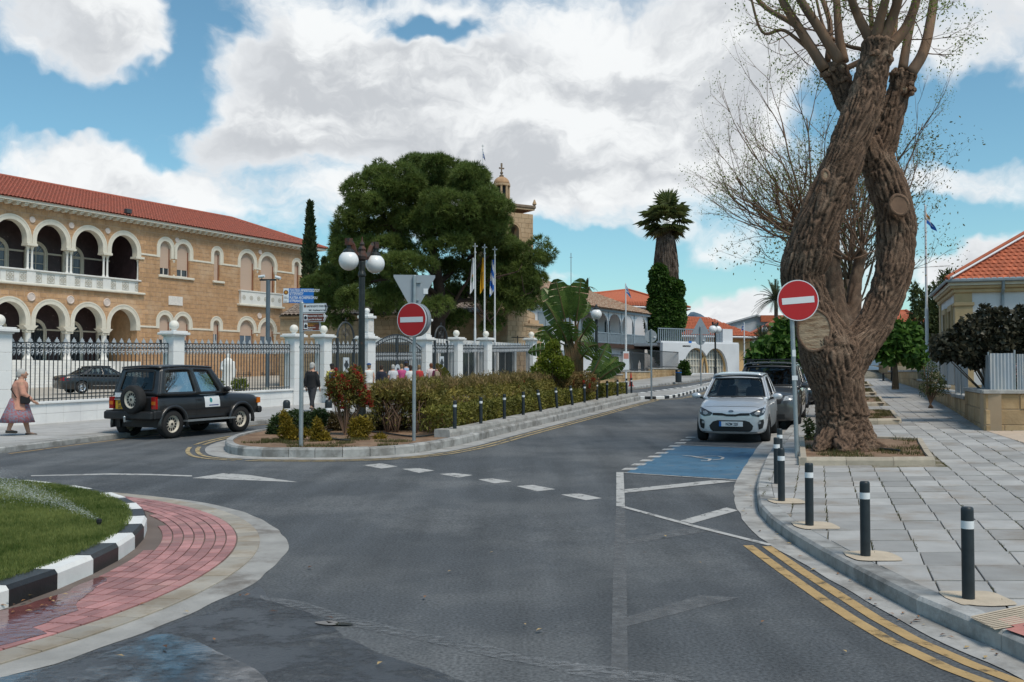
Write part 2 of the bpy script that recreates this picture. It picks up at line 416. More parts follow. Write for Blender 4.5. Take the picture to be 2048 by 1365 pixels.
def kerb_run(name, path, w, h, seg, mats, parent, base=-.05, gap=.006, side=1, top_in=.0, mode='alt'):
 P = resample(path, seg); Q = offs(P, w*side); Pi = offs(P, .025*side)
 for i in range(len(P)-1):
  a, b, c, d = [Vector((*p, 0)) for p in (P[i], P[i+1], Q[i+1], Q[i])]; e = (b-a).normalized()*gap*.5
  a0, b0, c0, d0 = a+e, b-e, c-e, d+e
  ai, bi = Vector((*Pi[i], 0))+e, Vector((*Pi[i+1], 0))-e
  jz = random.uniform(-.004, .004)
  lo = [a0, b0, c0, d0]; hi = [ai, bi, c0, d0]
  V = [(p.x, p.y, gh(p.x, p.y)+base) for p in lo]+[(p.x, p.y, gh(p.x, p.y)+h*.8) for p in (a0, b0)]+[(p.x, p.y, gh(p.x, p.y)+h+jz) for p in hi]
  F = [(0, 1, 5, 4), (4, 5, 7, 6), (6, 7, 8, 9), (2, 3, 9, 8), (1, 2, 8, 7, 5), (3, 0, 4, 6, 9)]
  if side < 0: F = [tuple(reversed(f)) for f in F]
  me = bpy.data.meshes.new(name); me.from_pydata(V, [], F); me.update()
  mobj(name, me, mats[i % len(mats)] if mode == 'alt' else random.choice(mats), parent)
# ================================================================ GROUND
def asphalt_mat():
 m = M('asphalt', (.08, .087, .094), rough=.78, var=.10, scale=.5, bump=.35, bscale=160, spec=.35, col2=(.122, .128, .132), c2scale=.3, c2lo=.42, c2hi=.6)
 nt = m.node_tree; N = nt.nodes; L = nt.links; b = N['Principled BSDF']
 src = b.inputs['Base Color'].links[0].from_socket
 tc = N.new('ShaderNodeTexCoord'); v = N.new('ShaderNodeTexNoise'); v.inputs['Scale'].default_value = 42; v.inputs['Detail'].default_value = 3; L.new(tc.outputs['Object'], v.inputs[0])
 mp = N.new('ShaderNodeMapping'); mp.inputs['Scale'].default_value = (1.5, .12, 1); mp.inputs['Rotation'].default_value = (0, 0, R(18)); L.new(tc.outputs['Object'], mp.inputs[0])
 w = N.new('ShaderNodeTexNoise'); w.inputs['Scale'].default_value = 1.3; w.inputs['Detail'].default_value = 6; L.new(mp.outputs[0], w.inputs[0])
 a = N.new('ShaderNodeMapRange'); L.new(v.outputs[0], a.inputs[0]); a.inputs[1].default_value = .25; a.inputs[2].default_value = .75; a.inputs[3].default_value = .45; a.inputs[4].default_value = 1.5
 c = N.new('ShaderNodeMapRange'); L.new(w.outputs[0], c.inputs[0]); c.inputs[1].default_value = .3; c.inputs[2].default_value = .7; c.inputs[3].default_value = .74; c.inputs[4].default_value = 1.2
 mu = N.new('ShaderNodeMath'); mu.operation = 'MULTIPLY'; L.new(a.outputs[0], mu.inputs[0]); L.new(c.outputs[0], mu.inputs[1])
 x = N.new('ShaderNodeVectorMath'); x.operation = 'SCALE'; L.new(src, x.inputs[0]); L.new(mu.outputs[0], x.inputs['Scale']); L.new(x.outputs[0], b.inputs['Base Color'])
 return m
ASPH = asphalt_mat()
def water_film(name, col, rough, bump, bscale):
 m = M(name, col, rough=rough, var=.2, scale=3, bump=bump, bscale=bscale, spec=.6, stretch=(1, 3, 1)); return m
DAMP = water_film('damp_asphalt', (.05, .054, .06), .30, .5, 28)
WETF = water_film('wet_asphalt', (.035, .04, .048), .09, .06, 12)
for _m in (DAMP, WETF): _m.node_tree.nodes['Principled BSDF'].inputs['IOR'].default_value = 1.75
wear(DAMP, 2.2, .36, .52); wear(WETF, 1.8, .42, .58)
CONC = M('concrete', (.37, .365, .35), rough=.85, var=.22, scale=5, bump=.25, bscale=60, col2=(.22, .21, .195), c2scale=1.8, c2lo=.44, c2hi=.7)
CONC2 = M('kerb_concrete', (.36, .36, .35), rough=.85, var=.16, scale=5, bump=.3, bscale=50, col2=(.19, .185, .175), c2scale=2.6, c2lo=.42, c2hi=.68, rnd=.16)
SLAB = M('slab_grey', (.35, .345, .335), rough=.8, var=.12, scale=2.5, bump=.2, bscale=80, rnd=.2, col2=(.27, .235, .20), c2scale=1.3, c2lo=.48, c2hi=.74)
GROUT = M('grout', (.27, .24, .20), rough=.9, var=.25, scale=8, bump=.4, bscale=60, col2=(.11, .10, .05), c2scale=3)
SOIL = M('soil', (.25, .165, .105), rough=.95, var=.3, scale=6, bump=1.0, bscale=25, col2=(.17, .10, .06), c2scale=2)
BRICK = M('red_paver', (.38, .18, .17), rough=.5, var=.2, scale=5, bump=.2, bscale=60, rnd=.28, col2=(.42, .26, .22), c2scale=1.5, c2lo=.5, c2hi=.8)
WHITEP = M('white_paint', (.74, .74, .72), rough=.6, var=.07, scale=4, bump=.1, bscale=60, col2=(.55, .53, .49), c2scale=3, c2lo=.58, c2hi=.85)
BLACKP = M('black_paint', (.02, .021, .023), rough=.35, var=.3, scale=4, bump=.1, bscale=60)
LINEW = M('road_white', (.43, .425, .41), rough=.8, var=.12, scale=5, bump=.3, bscale=120, col2=(.34, .34, .33), c2scale=9, c2lo=.55, c2hi=.8)
LINEF = M('road_white_worn', (.175, .18, .185), rough=.8, var=.15, scale=5, bump=.3, bscale=120, col2=(.10, .105, .11), c2scale=7, c2lo=.4, c2hi=.75)
LINEY = M('road_yellow', (.43, .29, .13), rough=.8, var=.14, scale=5, bump=.3, bscale=120, col2=(.30, .21, .09), c2scale=6, c2lo=.52, c2hi=.8)
LINEYP = M('road_yellow_pale', (.40, .31, .17), rough=.8, var=.14, scale=5, bump=.3, bscale=120, col2=(.28, .23, .15), c2scale=6, c2lo=.52, c2hi=.8)
BLUEP = M('bay_blue', (.055, .14, .225), rough=.75, var=.2, scale=1.8, bump=.3, bscale=120, col2=(.10, .16, .215), c2scale=3.0, c2lo=.47, c2hi=.75)
wear(LINEW, 7, .33, .47); wear(LINEF, 14, .30, .66, .15); wear(LINEY, 5, .30, .46); wear(LINEYP, 5, .32, .5); wear(BLUEP, 3.5, .25, .42, .25)
RD = Vector((.3206, .9472, 0)); RN = Vector((.9472, -.3206, 0))       # street direction and its right-hand normal
gsheet = sheet('ground', [(-2500, -600), (2500, -600), (2500, 5000), (-2500, 5000)], -.03, M('dry_ground', (.24, .2, .15), rough=.95, var=.2, scale=.05), kind='structure', step=4)
road = sheet('road', [(-45, -8), (45, -8), (60, 60), (60, 130), (-20, 130), (-45, 60)], 0, ASPH, kind='structure')
def mark(name, path_px, w, mat, dz=.003): return strip(name, pix_poly(path_px), w, dz, mat, road)
def markp(name, px, mat, dz=.003): return sheet(name, pix_poly(px), dz, mat, road)
# -- right pavement
RK = [(3.5, 2.4), (3.25, 4.4), (3.08, 6.09), (2.97, 6.68), (2.9, 7.4), (2.86, 8.4), (2.83, 9.6), (2.86, 10.9), (2.99, 12.13), (3.2, 13.1), (3.5, 14.35), (3.89, 15.74), (4.54, 17.95), (5.52, 21.0)]
RK = [tuple(p) for p in cr(RK, 4)]
for k in range(1, 40): RK.append((5.52+RD.x*k*2, 21.0+RD.y*k*2))
PAVH = .13
RWALL = [(11.05, 23.4), (13.06, 29.19), (15.62, 36.6), (19.37, 47.73), (21.65, 55.52), (22.89, 60.77), (26.0, 70.0), (29.5, 80.4)]
rk_in = offs(RK, -.20)
pav_poly = rk_in + [(36, 98), (36, 60), (30, 40), (24, 20), (18, 3), (5, 2)]
pave = sheet('pavement', pav_poly, PAVH-.02, GROUT, kind='structure')
kerbR = empty('kerb', kind='structure')
kerb_run('kerb_stone', RK, .20, PAVH, .98, [CONC2], kerbR, side=-1)
GO = [(2.6, 2.4), (2.75, 4.4), (2.88, 5.7), (2.79, 6.29), (2.72, 6.97), (2.68, 7.9), (2.64, 9.0), (2.58, 10.0), (2.62, 11.03), (2.82, 12.6), (3.14, 14.21), (3.54, 15.77), (4.26, 18.23), (5.25, 21.4)]
GO = [tuple(p) for p in cr(GO, 4)]; GO = [(x+.03*noise.noise((x*2, y*2, 0)), y) for x, y in GO]
for k in range(1, 30): GO.append((5.25+RD.x*k*2, 21.4+RD.y*k*2))
sheet('gutter', GO+list(reversed(RK[:len(RK)-8])), .007, CONC, kind='structure', step=2)
def in_poly(p, poly):
 x, y = p; c = False; j = len(poly)-1
 for i in range(len(poly)):
  if (poly[i][1] > y) != (poly[j][1] > y) and x < (poly[j][0]-poly[i][0])*(y-poly[i][1])/(poly[j][1]-poly[i][1])+poly[i][0]: c = not c
  j = i
 return c
def clip_half(poly, p, n):
 out = []
 for i in range(len(poly)):
  a, b = poly[i], poly[(i+1) % len(poly)]; da = (a[0]-p[0])*n[0]+(a[1]-p[1])*n[1]; db = (b[0]-p[0])*n[0]+(b[1]-p[1])*n[1]
  if da >= 0: out.append(a)
  if (da >= 0) != (db >= 0): t = da/(da-db); out.append((a[0]+(b[0]-a[0])*t, a[1]+(b[1]-a[1])*t))
 return out
PLANT = []   # planter footprints
def planter_poly(a, b, c, d): PLANT.append([a, b, c, d]); return [a, b, c, d]
PL1 = planter_poly((4.75, 16.6), (6.93, 16.4), (8.27, 20.2), (6.1, 21.4))
PL2 = planter_poly((8.0, 26.25), (10.1, 25.95), (11.5, 30.2), (9.4, 30.9))
PL3 = planter_poly((10.85, 34.7), (12.85, 34.4), (14.45, 39.2), (12.4, 39.8))
PL4 = planter_poly((13.6, 43.2), (15.6, 42.8), (17.1, 47.4), (15.1, 47.9))
PL5 = planter_poly((16.3, 51.5), (18.3, 51.1), (19.7, 55.3), (17.7, 55.8))
def piece_mesh(name, poly, dz, th, mat, gapin=0, tilt=.003, bev=.006):
 n = len(poly); cx = sum(p[0] for p in poly)/n; cy = sum(p[1] for p in poly)/n
 tx, ty, tz = [random.uniform(-tilt, tilt) for _ in range(3)]
 def z(p): return gh(*p)+dz+(p[0]-cx)*tx*2+(p[1]-cy)*ty*2+tz*.5
 inn = []
 for p in poly:
  d = Vector((cx-p[0], cy-p[1])); l = d.length or 1; d = d/l*min(bev*1.4, l*.3); inn.append((p[0]+d.x, p[1]+d.y))
 V = [(p[0], p[1], z(p)-th) for p in poly]+[(p[0], p[1], z(p)-bev*.6) for p in poly]+[(p[0], p[1], z(p)) for p in inn]
 F = [tuple(range(2*n, 3*n))]
 for i in range(n):
  j = (i+1) % n; F.append((i, j, n+j, n+i)); F.append((n+i, n+j, 2*n+j, 2*n+i))
 return V, F
def lay(pieces, name, stuffname, mat, parent, limit, dz, th, bev=.006, tilt=.003, keyfn=None):
 def area(poly):
  q = [proj((p[0], p[1], gh(*p)+dz)) for p in poly]
  return abs(sum(q[i][0]*q[(i+1) % len(q)][1]-q[(i+1) % len(q)][0]*q[i][1] for i in range(len(q)))/2)
 def vis(poly):
  c = (sum(p[0] for p in poly)/len(poly), sum(p[1] for p in poly)/len(poly))
  if c[1] < 1: return False
  q = proj((c[0], c[1], gh(*c)+dz)); return -900 < q[0] < 3200 and q[1] < 1800
 def off(poly): q = proj((poly[0][0], poly[0][1], gh(*poly[0])+dz)); return not (-40 < q[0] < 2090 and q[1] < 1390)
 ps = sorted([p for p in pieces if vis(p)], key=lambda p: (off(p), -area(p)))
 mm = mat if isinstance(mat, list) else [mat]
 big = MB()
 for i, p in enumerate(ps):
  V, F = piece_mesh(name, p, dz, th, None, bev=bev, tilt=tilt)
  if i < limit:
   me = bpy.data.meshes.new(name); me.from_pydata(V, [], F); me.update(); mobj(name, me, random.choice(mm), parent)
  else: big.add(V, F)
 if big.v: tag(big.build(stuffname, mm[0], parent), kind='stuff')
slabs = []
SW, SDp = .40, .60
rkl = [Vector((p[0], p[1])) for p in rk_in]
ped = [gnd(1731, 1113, PAVH), gnd(1619, 1052, PAVH), gnd(1937, 1198, PAVH), gnd(1563, 1003, PAVH), gnd(1553, 968, PAVH), gnd(1560, 935, PAVH)]
y = 3.0
while y < 62:
 y1 = y+SDp; w = SW if y < 30 else SW
 sh = math.tan(R(17))
 nx = 60
 for k in range(-14, nx):
  x0 = k*w + sh*(y-3.0) + 3.0 + (0.0)
  g = .006
  h_ = .021+.006*math.sin(y*7); poly = [(x0+g, y+h_), (x0+w-g, y+h_), (x0+w-g+sh*SDp, y1-h_), (x0+g+sh*SDp, y1-h_)]
  c = (x0+w/2+sh*SDp/2, (y+y1)/2)
  q = proj((c[0], c[1], .2))
  if q[0] > 3200 or q[0] < 1400: continue
  i = min(range(0, len(rkl), 1), key=lambda i: (rkl[i]-Vector(c)).length_squared)
  a, b = rkl[max(0, i-1)], rkl[min(len(rkl)-1, i+1)]; t = (b-a).normalized(); n = Vector((t.y, -t.x))
  if (Vector(c)-rkl[i]).dot(n) < -.6: continue
  poly = clip_half(poly, rkl[i]+n*.008, n)
  if len(poly) < 3: continue
  wl = next((j for j in range(len(RWALL)-1) if RWALL[j][1] <= c[1] < RWALL[j+1][1]), None)
  if wl is not None:
   (ax, ay), (bx, by) = RWALL[wl], RWALL[wl+1]; xw = ax+(bx-ax)*(c[1]-ay)/(by-ay)
   if c[0] > xw+.2: continue
  elif c[1] < 23.4 and c[0] > 12.0+ (c[1]-16)*.2: continue
  if any(in_poly(c, P) for P in PLANT): continue
  ar = abs(sum(poly[j][0]*poly[(j+1) % len(poly)][1]-poly[(j+1) % len(poly)][0]*poly[j][1] for j in range(len(poly)))/2)
  if ar < .02: continue
  slabs.append(poly)
 y = y1
lay(slabs, 'paving_slab', 'paving_slabs_far', SLAB, pave, 300, PAVH, .03, tilt=.006)
MORT = M('mortar_patch', (.50, .42, .32), rough=.9, var=.12, scale=6, bump=.3, bscale=40)
for p in ped[:4]:
 poly = [(p.x+.06+.22*(abs(math.cos(a))**.5)*(1 if math.cos(a) > 0 else -1)+.03*noise.noise((a*2, p.x, 1)), p.y+.24*(abs(math.sin(a))**.5)*(1 if math.sin(a) > 0 else -1)+.04*noise.noise((a*2, p.y, 3))) for a in [k*math.pi/12 for k in range(24)]]
 poly = [q for q in poly]
 sheet('mortar_patch', poly, PAVH+.006, MORT, pave)
tac = sheet('tactile_slab', pix_poly([(1940, 1237), (2090, 1205), (2120, 1240), (1990, 1262)], PAVH), PAVH+.008, MORT, pave)
for k in range(9):
 t = k/8; a = Vector((1940+150*0.0, 0));
 p0 = gnd(1944+5*k, 1237.5+2.7*k, PAVH); p1 = gnd(2092+4*k, 1206+3.7*k, PAVH)
 strip('tactile_rib', [tuple(p0)[:2], tuple(p1)[:2]], .022, PAVH+.013, MORT, tac)
REDS = M('red_slab', (.45, .19, .16), rough=.8, var=.15, scale=4, bump=.3, bscale=60)
for q in ([(1996, 1243), (2030, 1236), (2070, 1250), (2030, 1258)], [(2010, 1262), (2045, 1255), (2090, 1272), (2060, 1280)]): sheet('red_slab', pix_poly(q, PAVH), PAVH+.012, REDS, pave)
# -- planters
def planter(P, label):
 e = empty('tree_planter', (0, 0, 0), label=label, cat='planter', group='kerbed tree planters along the pavement')
 so = sheet('soil', [tuple(Vector(p).lerp(Vector(P[(i+2) % 4]), .02)) for i, p in enumerate(P)], PAVH+.09, SOIL, e)
 kerb_run('edging_stone', P+[P[0]], .12, PAVH+.13, .75, [M('edging', (.40, .35, .28), rough=.9, var=.15, scale=6, bump=.3, bscale=50, rnd=.1)], e, side=1, base=PAVH-.06)
 return e
planter(PL1, 'kerbed planter with bare soil round the thick forked tree'); planter(PL2, 'kerbed grassy planter next behind the thick forked tree')
planter(PL3, 'small kerbed planter third along the pavement'); planter(PL4, 'small kerbed planter fourth along the pavement'); planter(PL5, 'small kerbed planter opposite the wooden bench')
# -- left pavement in front of the palace fence
FD = Vector((.4625, .8866, 0)); FN = Vector((.8866, -.4625, 0)); F0 = Vector((-14.17, 29.65, 0))
def fpt(t, off=0.0): p = F0+FD*t+FN*off; return Vector((p.x, p.y, gh(p.x, p.y)))
LK = [tuple(p) for p in cr([(-13.0, 11), (-11.9, 16.5), (-10.95, 21.3), (-10.55, 23.5), (-10.1, 25.3), (-9.55, 27.0), (-8.8, 28.6), (-7.9, 30.1), (-7.2, 31.5), (-5.2, 36), (-1.6, 43.5), (2.5, 50.5), (6.62, 55.7), (8.08, 58.6), (9.65, 61.1), (11.5, 64.7), (14.1, 70.3), (17.5, 78), (23, 92)], 4)]
lk_in = offs(LK, .2)
lpav = sheet('pavement', lk_in+[(8, 95), (3, 75)]+[tuple(fpt(t, .02))[:2] for t in (36, 30, 20, 10, 0, -8, -20)]+[(-25, 11)], PAVH, M('pavement_pale', (.36, .355, .345), rough=.85, var=.10, scale=1.5, bump=.2, bscale=40, col2=(.29, .28, .26), c2scale=.5), kind='structure')
kerbL = empty('kerb', kind='structure'); kerb_run('kerb_stone', LK, .20, PAVH, .98, [CONC2], kerbL, side=1)
SL2 = M('slab_pale', (.39, .385, .375), rough=.85, var=.09, scale=2.5, bump=.15, bscale=60, rnd=.08)
sl = []
for r_ in range(0, 14):
 for k in range(-14, 40):
  a = -.45-.45*r_; t0 = k*.45; c = fpt(t0+.22, -a+.0)
  poly = [tuple(fpt(t0+.008, -a-.44))[:2], tuple(fpt(t0+.442, -a-.44))[:2], tuple(fpt(t0+.442, -a-.008))[:2], tuple(fpt(t0+.008, -a-.008))[:2]]
  i = min(range(len(lk_in)), key=lambda i: (Vector(lk_in[i])-Vector((c.x, c.y))).length_squared); tt = (Vector(lk_in[min(i+1, len(lk_in)-1)])-Vector(lk_in[max(i-1, 0)])).normalized()
  if (Vector((c.x, c.y))-Vector(lk_in[i])).dot(Vector((-tt.y, tt.x))) < .3: continue
  sl.append(poly)
lay(sl, 'paving_slab', 'paving_slabs_far', SL2, lpav, 120, PAVH+.012, .02, bev=.004)
# -- palace forecourt
court = sheet('forecourt', [tuple(fpt(t, -.3))[:2] for t in (-25, -10, 0, 10, 20, 30, 42)]+[(2, 120), (-25, 130), (-75, 90), (-75, 20)], .14, M('court_paving', (.46, .42, .36), rough=.85, var=.1, scale=1, bump=.2, bscale=30, col2=(.38, .35, .3), c2scale=.3), kind='structure')
LAWN = M('lawn_base', (.07, .12, .03), rough=.9, var=.3, scale=5)
lawn = sheet('lawn', [tuple(fpt(t, -.5))[:2] for t in (-14, 0, 6, 12)]+[tuple(fpt(t, -9))[:2] for t in (12, 6, 0, -14)], .16, LAWN, kind='structure')
# -- hedge island
IS_R = [(-5.0, 20.12), (-3.9, 19.93), (-3.0, 20.0), (-2.3, 20.4), (-1.75, 21.2), (-1.2, 22.5)]
IS_R += [(-1.2+(5.6+1.2)*t, 22.5+(43.6-22.5)*t) for t in [k/12 for k in range(1, 13)]]
IS_L = [(5.5, 44.4), (5.0, 44.6), (4.4, 43.8), (1.5, 38.5), (-2.2, 32.5), (-4.8, 28.8), (-6.3, 26.4), (-6.62, 24.5), (-6.5, 22.8), (-6.05, 21.3), (-5.6, 20.5), (-5.0, 20.12)]
ISL = IS_R+IS_L
ISLs = [tuple(p) for p in cr(ISL, 3)]
island = sheet('island_soil', offs(list(reversed(ISLs)), -.16), .15, SOIL, kind='structure')
kerbI = empty('kerb', kind='structure'); kerb_run('kerb_stone', ISLs, .17, .19, .55, [CONC2], kerbI, side=1, gap=.012)
stepR = [(-1.35, 22.8)]+[(-1.2+(5.6+1.2)*t, 22.5+(43.6-22.5)*t) for t in [.03+k*.0745 for k in range(14)]]
kerb_run('step_stone', offs(stepR, .10), .42, .33, 1.5, [CONC], kerbI, side=1, base=.0)
apron = offs(list(ISLs), -.42)
sheet('gutter', [p for p in apron], .006, CONC, kind='structure', step=2)
ya = offs(ISLs, -.58); yb = offs(ISLs, -.78)
for path in (ya, yb):
 i0 = min(range(len(path)), key=lambda i: (path[i][0]+6.9)**2+(path[i][1]-23.0)**2)
 strip('yellow_line', path[:i0], .09, .010, LINEYP, road, step=.3)
 strip('yellow_line', path[i0:], .09, .010, LINEYP, road, step=.3)
# -- far island with black and white kerb
ZF = [(4.2, 46.2), (5.0, 44.9), (5.6, 44.4), (6.3, 44.3), (7.0, 44.9), (7.9, 47.0), (8.8, 49.5), (10.44, 54.1), (13.0, 61.5), (15.5, 69)]
ZB = [(14.8, 69.2), (11.0, 58.3), (8.0, 52.2), (6.4, 49.2), (4.9, 47.2), (4.2, 46.2)]
ZP = [tuple(p) for p in cr(ZF, 4)]+[tuple(p) for p in cr(ZB, 4)]
sheet('traffic_island', offs(list(reversed(ZP)), -.2), .12, M('pavement_pale', (1, 1, 1)), kind='structure')
kerbZ = empty('kerb', kind='structure'); kerb_run('kerb_stone', ZP, .22, .13, .52, [WHITEP, BLACKP], kerbZ, side=1)
zy = offs(ZP[:36], -.45)
strip('yellow_line', zy, .09, .006, LINEYP, road); strip('yellow_line', offs(zy, -.2), .09, .006, LINEYP, road)
strip('yellow_line', offs(LK, -.30)[8:], .08, .006, LINEY, road)
# -- painted markings
for A, B in (((1496, 1093), (1962, 1365)), ):
 strip('yellow_line', pix_poly([(1496, 1092), (1562, 1141), (1662, 1211.6), (1754.6, 1271), (1858, 1322.6), (1960, 1364), (2060, 1400)]), .10, .005, LINEY, road)
 strip('yellow_line', pix_poly([(1534, 1094), (1606.5, 1145), (1699, 1204), (1791.6, 1263), (1902.6, 1315), (2015, 1358), (2100, 1390)]), .10, .005, LINEY, road)
markp('hatch_line', [(1232.6, 945), (1247, 945), (1250, 1014), (1232.6, 1013)], LINEW)
markp('worn_line', [(1232, 1014), (1250, 1015), (1253, 1150), (1256, 1380), (1221, 1380), (1226, 1150)], LINEF)
markp('worn_line', [(1251, 1080), (1400, 1052), (1440, 1060), (1251, 1090)], LINEF)
markp('worn_line', [(1254, 1235), (1400, 1192), (1480, 1196), (1254, 1254)], LINEF)
mark('hatch_line', [(1248, 946.5), (1360, 954), (1478, 961.5)], .06, LINEW, .009)
markp('hatch_line', [(1249, 980), (1428, 961.5), (1476, 963.5), (1249, 987)], LINEW, .007)
mark('hatch_line', [(1247, 1015), (1390, 1054), (1543, 1092)], .085, LINEW, .007)
markp('hatch_line', [(1360, 1042.7), (1453, 1016), (1476, 1022), (1384, 1048)], LINEW, .005)
markp('parking_bay', [(1354, 891), (1522, 898.5), (1497, 930), (1480, 960), (1253, 945.5)], BLUEP)
mark('bay_line', [(1354, 890.5), (1440, 894), (1523, 898)], .05, LINEW, .009)
a, b = gnd(1259, 941.5), gnd(1388, 874)
for k in range(10):
 c = a.lerp(b, (k+.1)/9.6); d = a.lerp(b, (k+.52)/9.6); u = RN*.16
 sheet('bay_dash', [(c.x-u.x*1.05, c.y-u.y*.2), (c.x+u.x*.5, c.y+u.y*.2), (d.x+u.x*.5, d.y+u.y*.2), (d.x-u.x*1.05, d.y-u.y*.2)], .005, LINEW, road)
def symbol():
 mb = MB()
 def P(x, y): return gnd(x, y)
 segs = [([(1366, 912.5), (1384, 913.5), (1397, 916.5), (1413, 918.5), (1420, 919.5)], .075), ([(1395, 915), (1418, 913.5), (1436, 913.5), (1447, 916.5), (1443, 920), (1425, 921.5)], .055), ([(1402, 923), (1418, 923), (1421, 919)], .06)]
 for s, w in segs: strip('wheelchair_symbol', pix_poly(s), w, .012, LINEW, road, step=.12)
symbol()
for q in ([(724, 931), (762, 926), (797, 934), (763, 939)], [(803, 938), (838, 936), (870, 942), (838, 948)], [(877, 948), (908, 946), (947, 951), (918, 957)], [(955, 959), (985, 956.5), (1025, 964), (990, 969)], [(1031, 972), (1065, 969), (1113, 980), (1074, 985)], [(1119, 989), (1158, 986), (1206, 998), (1172, 1003)]):
 c = (sum(p[0] for p in q)/4, sum(p[1] for p in q)/4); markp('give_way_dash', [(c[0]+(p[0]-c[0])*.96, c[1]+(p[1]-c[1])*.8) for p in q], LINEW)
markp('arrow_marking', [(62, 951.5), (220, 947.5), (300, 948.5), (384, 951.5), (384, 954), (300, 951), (220, 950), (62, 953)], LINEW)
markp('arrow_marking', [(384, 957), (448, 947), (500, 951), (596, 965), (480, 960.5)], LINEW)
# -- roundabout at the left
KC, KR = Vector((-10.63, 8.68)), 7.03
BC, BR = Vector((-8.91, 8.79)), 6.27
GC, GR = Vector((-8.53, 8.75)), 6.40
def arc(c, r, a0, a1, n): return [(c.x+r*math.cos(R(a0+(a1-a0)*k/n)), c.y+r*math.sin(R(a0+(a1-a0)*k/n))) for k in range(n+1)]
rb = sheet('roundabout_apron', [(x+.05*noise.noise((x*2, y*2, 5)), y+.05*noise.noise((x*2, y*2, 8))) for x, y in arc(GC, GR, -75, 95, 150)]+[(-16, 9)], .004, M('apron_concrete', (.33, .32, .30), rough=.7, var=.2, scale=2.5, bump=.3, bscale=40, col2=(.17, .15, .13), c2scale=1.6, c2lo=.48, c2hi=.7), kind='structure', step=3)
est = []
a = -70.0
while a < 92:
 da = R(2.6)*180/math.pi; a1 = a+2.55
 est.append([tuple(BC+Vector((math.cos(R(q)), math.sin(R(q))))*rr) for q, rr in ((a, BR+.012), (a, BR+.235), (a1, BR+.235), (a1, BR+.012))]); a += 2.62
est = [p for p in est if all((Vector(q)-GC).length < GR-.02 for q in p)]
lay(est, 'edge_stone', 'edge_stones_far', M('edge_stone', (.38, .35, .30), rough=.7, var=.2, scale=4, bump=.2, bscale=40, rnd=.18, col2=(.27, .225, .17), c2scale=2), rb, 80, .016, .03)
bk = []
row = 0
while row < 26:
 r1 = BR-row*.107; r0 = r1-.096; da = math.degrees(.212/r1); off = (row % 2)*.5*da
 k = 0; a = -70.0+off
 while a < 92:
  g = math.degrees(.014/r1); a1 = a+da-g
  poly = [tuple(BC+Vector((math.cos(R(q)), math.sin(R(q))))*rr) for q, rr in ((a, r0), (a, r1), (a1, r1), (a1, r0))]
  c = BC+Vector((math.cos(R((a+a1)/2)), math.sin(R((a+a1)/2))))*((r0+r1)/2)
  if (c-KC).length > KR+.16: bk.append(poly)
  a += da
 row += 1
lay(bk, 'brick_paver', 'brick_pavers_far', [BRICK], rb, 300, .022, .03, bev=.004, tilt=.004)
sheet('brick_bed', arc(BC, BR+.01, -72, 94, 70)+list(reversed(arc(KC, KR, -60, 75, 50))), .009, M('brick_joint', (.15, .12, .105), rough=.9), rb, step=3)
kerbB = empty('kerb', kind='structure')
kerb_run('kerb_stone', arc(KC, KR, -55.3, 80, 120), .20, .17, .62, [WHITEP, BLACKP], kerbB, side=1, base=-.02, gap=.004)
turf = sheet('roundabout_lawn', arc(KC, KR-.19, -60, 120, 90)+[(-22, 8)], .15, LAWN, kind='structure', step=3)
def wob(pts, amp, f, seed):
 out = []
 P = resample(pts+[pts[0]], .12)[:-1]
 for p in P: out.append((p[0]+amp*noise.noise((p[0]*f, p[1]*f, seed)), p[1]+amp*noise.noise((p[0]*f, p[1]*f, seed+9))))
 return out
sheet('damp_patch', wob(pix_poly([(0, 1365), (60, 1350), (200, 1300), (330, 1258), (440, 1216), (520, 1172), (545, 1200), (620, 1222), (655, 1245), (700, 1285), (800, 1320), (930, 1365), (900, 1420), (-60, 1440)]), .05, 3.0, 1.0), .0045, DAMP, road)
sheet('rivulet', wob(pix_poly([(520, 1192), (610, 1208), (700, 1236), (800, 1258), (930, 1286), (1050, 1314), (1200, 1334), (1340, 1350), (1420, 1375), (1250, 1372), (1180, 1358), (1050, 1330), (920, 1302), (790, 1273), (690, 1254), (600, 1222), (530, 1202)]), .05, 4.0, 2.0), .008, wear(M('rivulet', (.20, .21, .22), rough=.25, var=.4, scale=9, spec=1.0), 11, .42, .80, 0, (1, 2.0, 1)), road)
sheet('puddle', wob(pix_poly([(-40, 1368), (110, 1335), (230, 1300), (330, 1270), (390, 1282), (430, 1310), (520, 1345), (560, 1400), (-60, 1460)]), .06, 2.0, 3.0), .010, WETF, road)
pd = gnd(668, 1250); sheet('puddle', [(pd.x+.12*math.cos(q)*(1+.2*math.sin(2*q+1)), pd.y+.05*math.sin(q)*(1+.3*math.cos(3*q))-.03*math.cos(q)) for q in [i*math.pi/10 for i in range(20)]], .012, M('still_water', (.02, .02, .02), rough=.01, var=0, spec=.8), road)
sheet('puddle', wob(pix_poly([(-30, 1238), (60, 1215), (130, 1190), (200, 1158), (215, 1165), (150, 1210), (160, 1228), (60, 1262), (90, 1275), (-40, 1308)]), .05, 4.0, 4.0), .0245, M('water_film', (.16, .055, .05), rough=.05, var=.2, scale=6, bump=.15, bscale=14, spec=.7), rb)
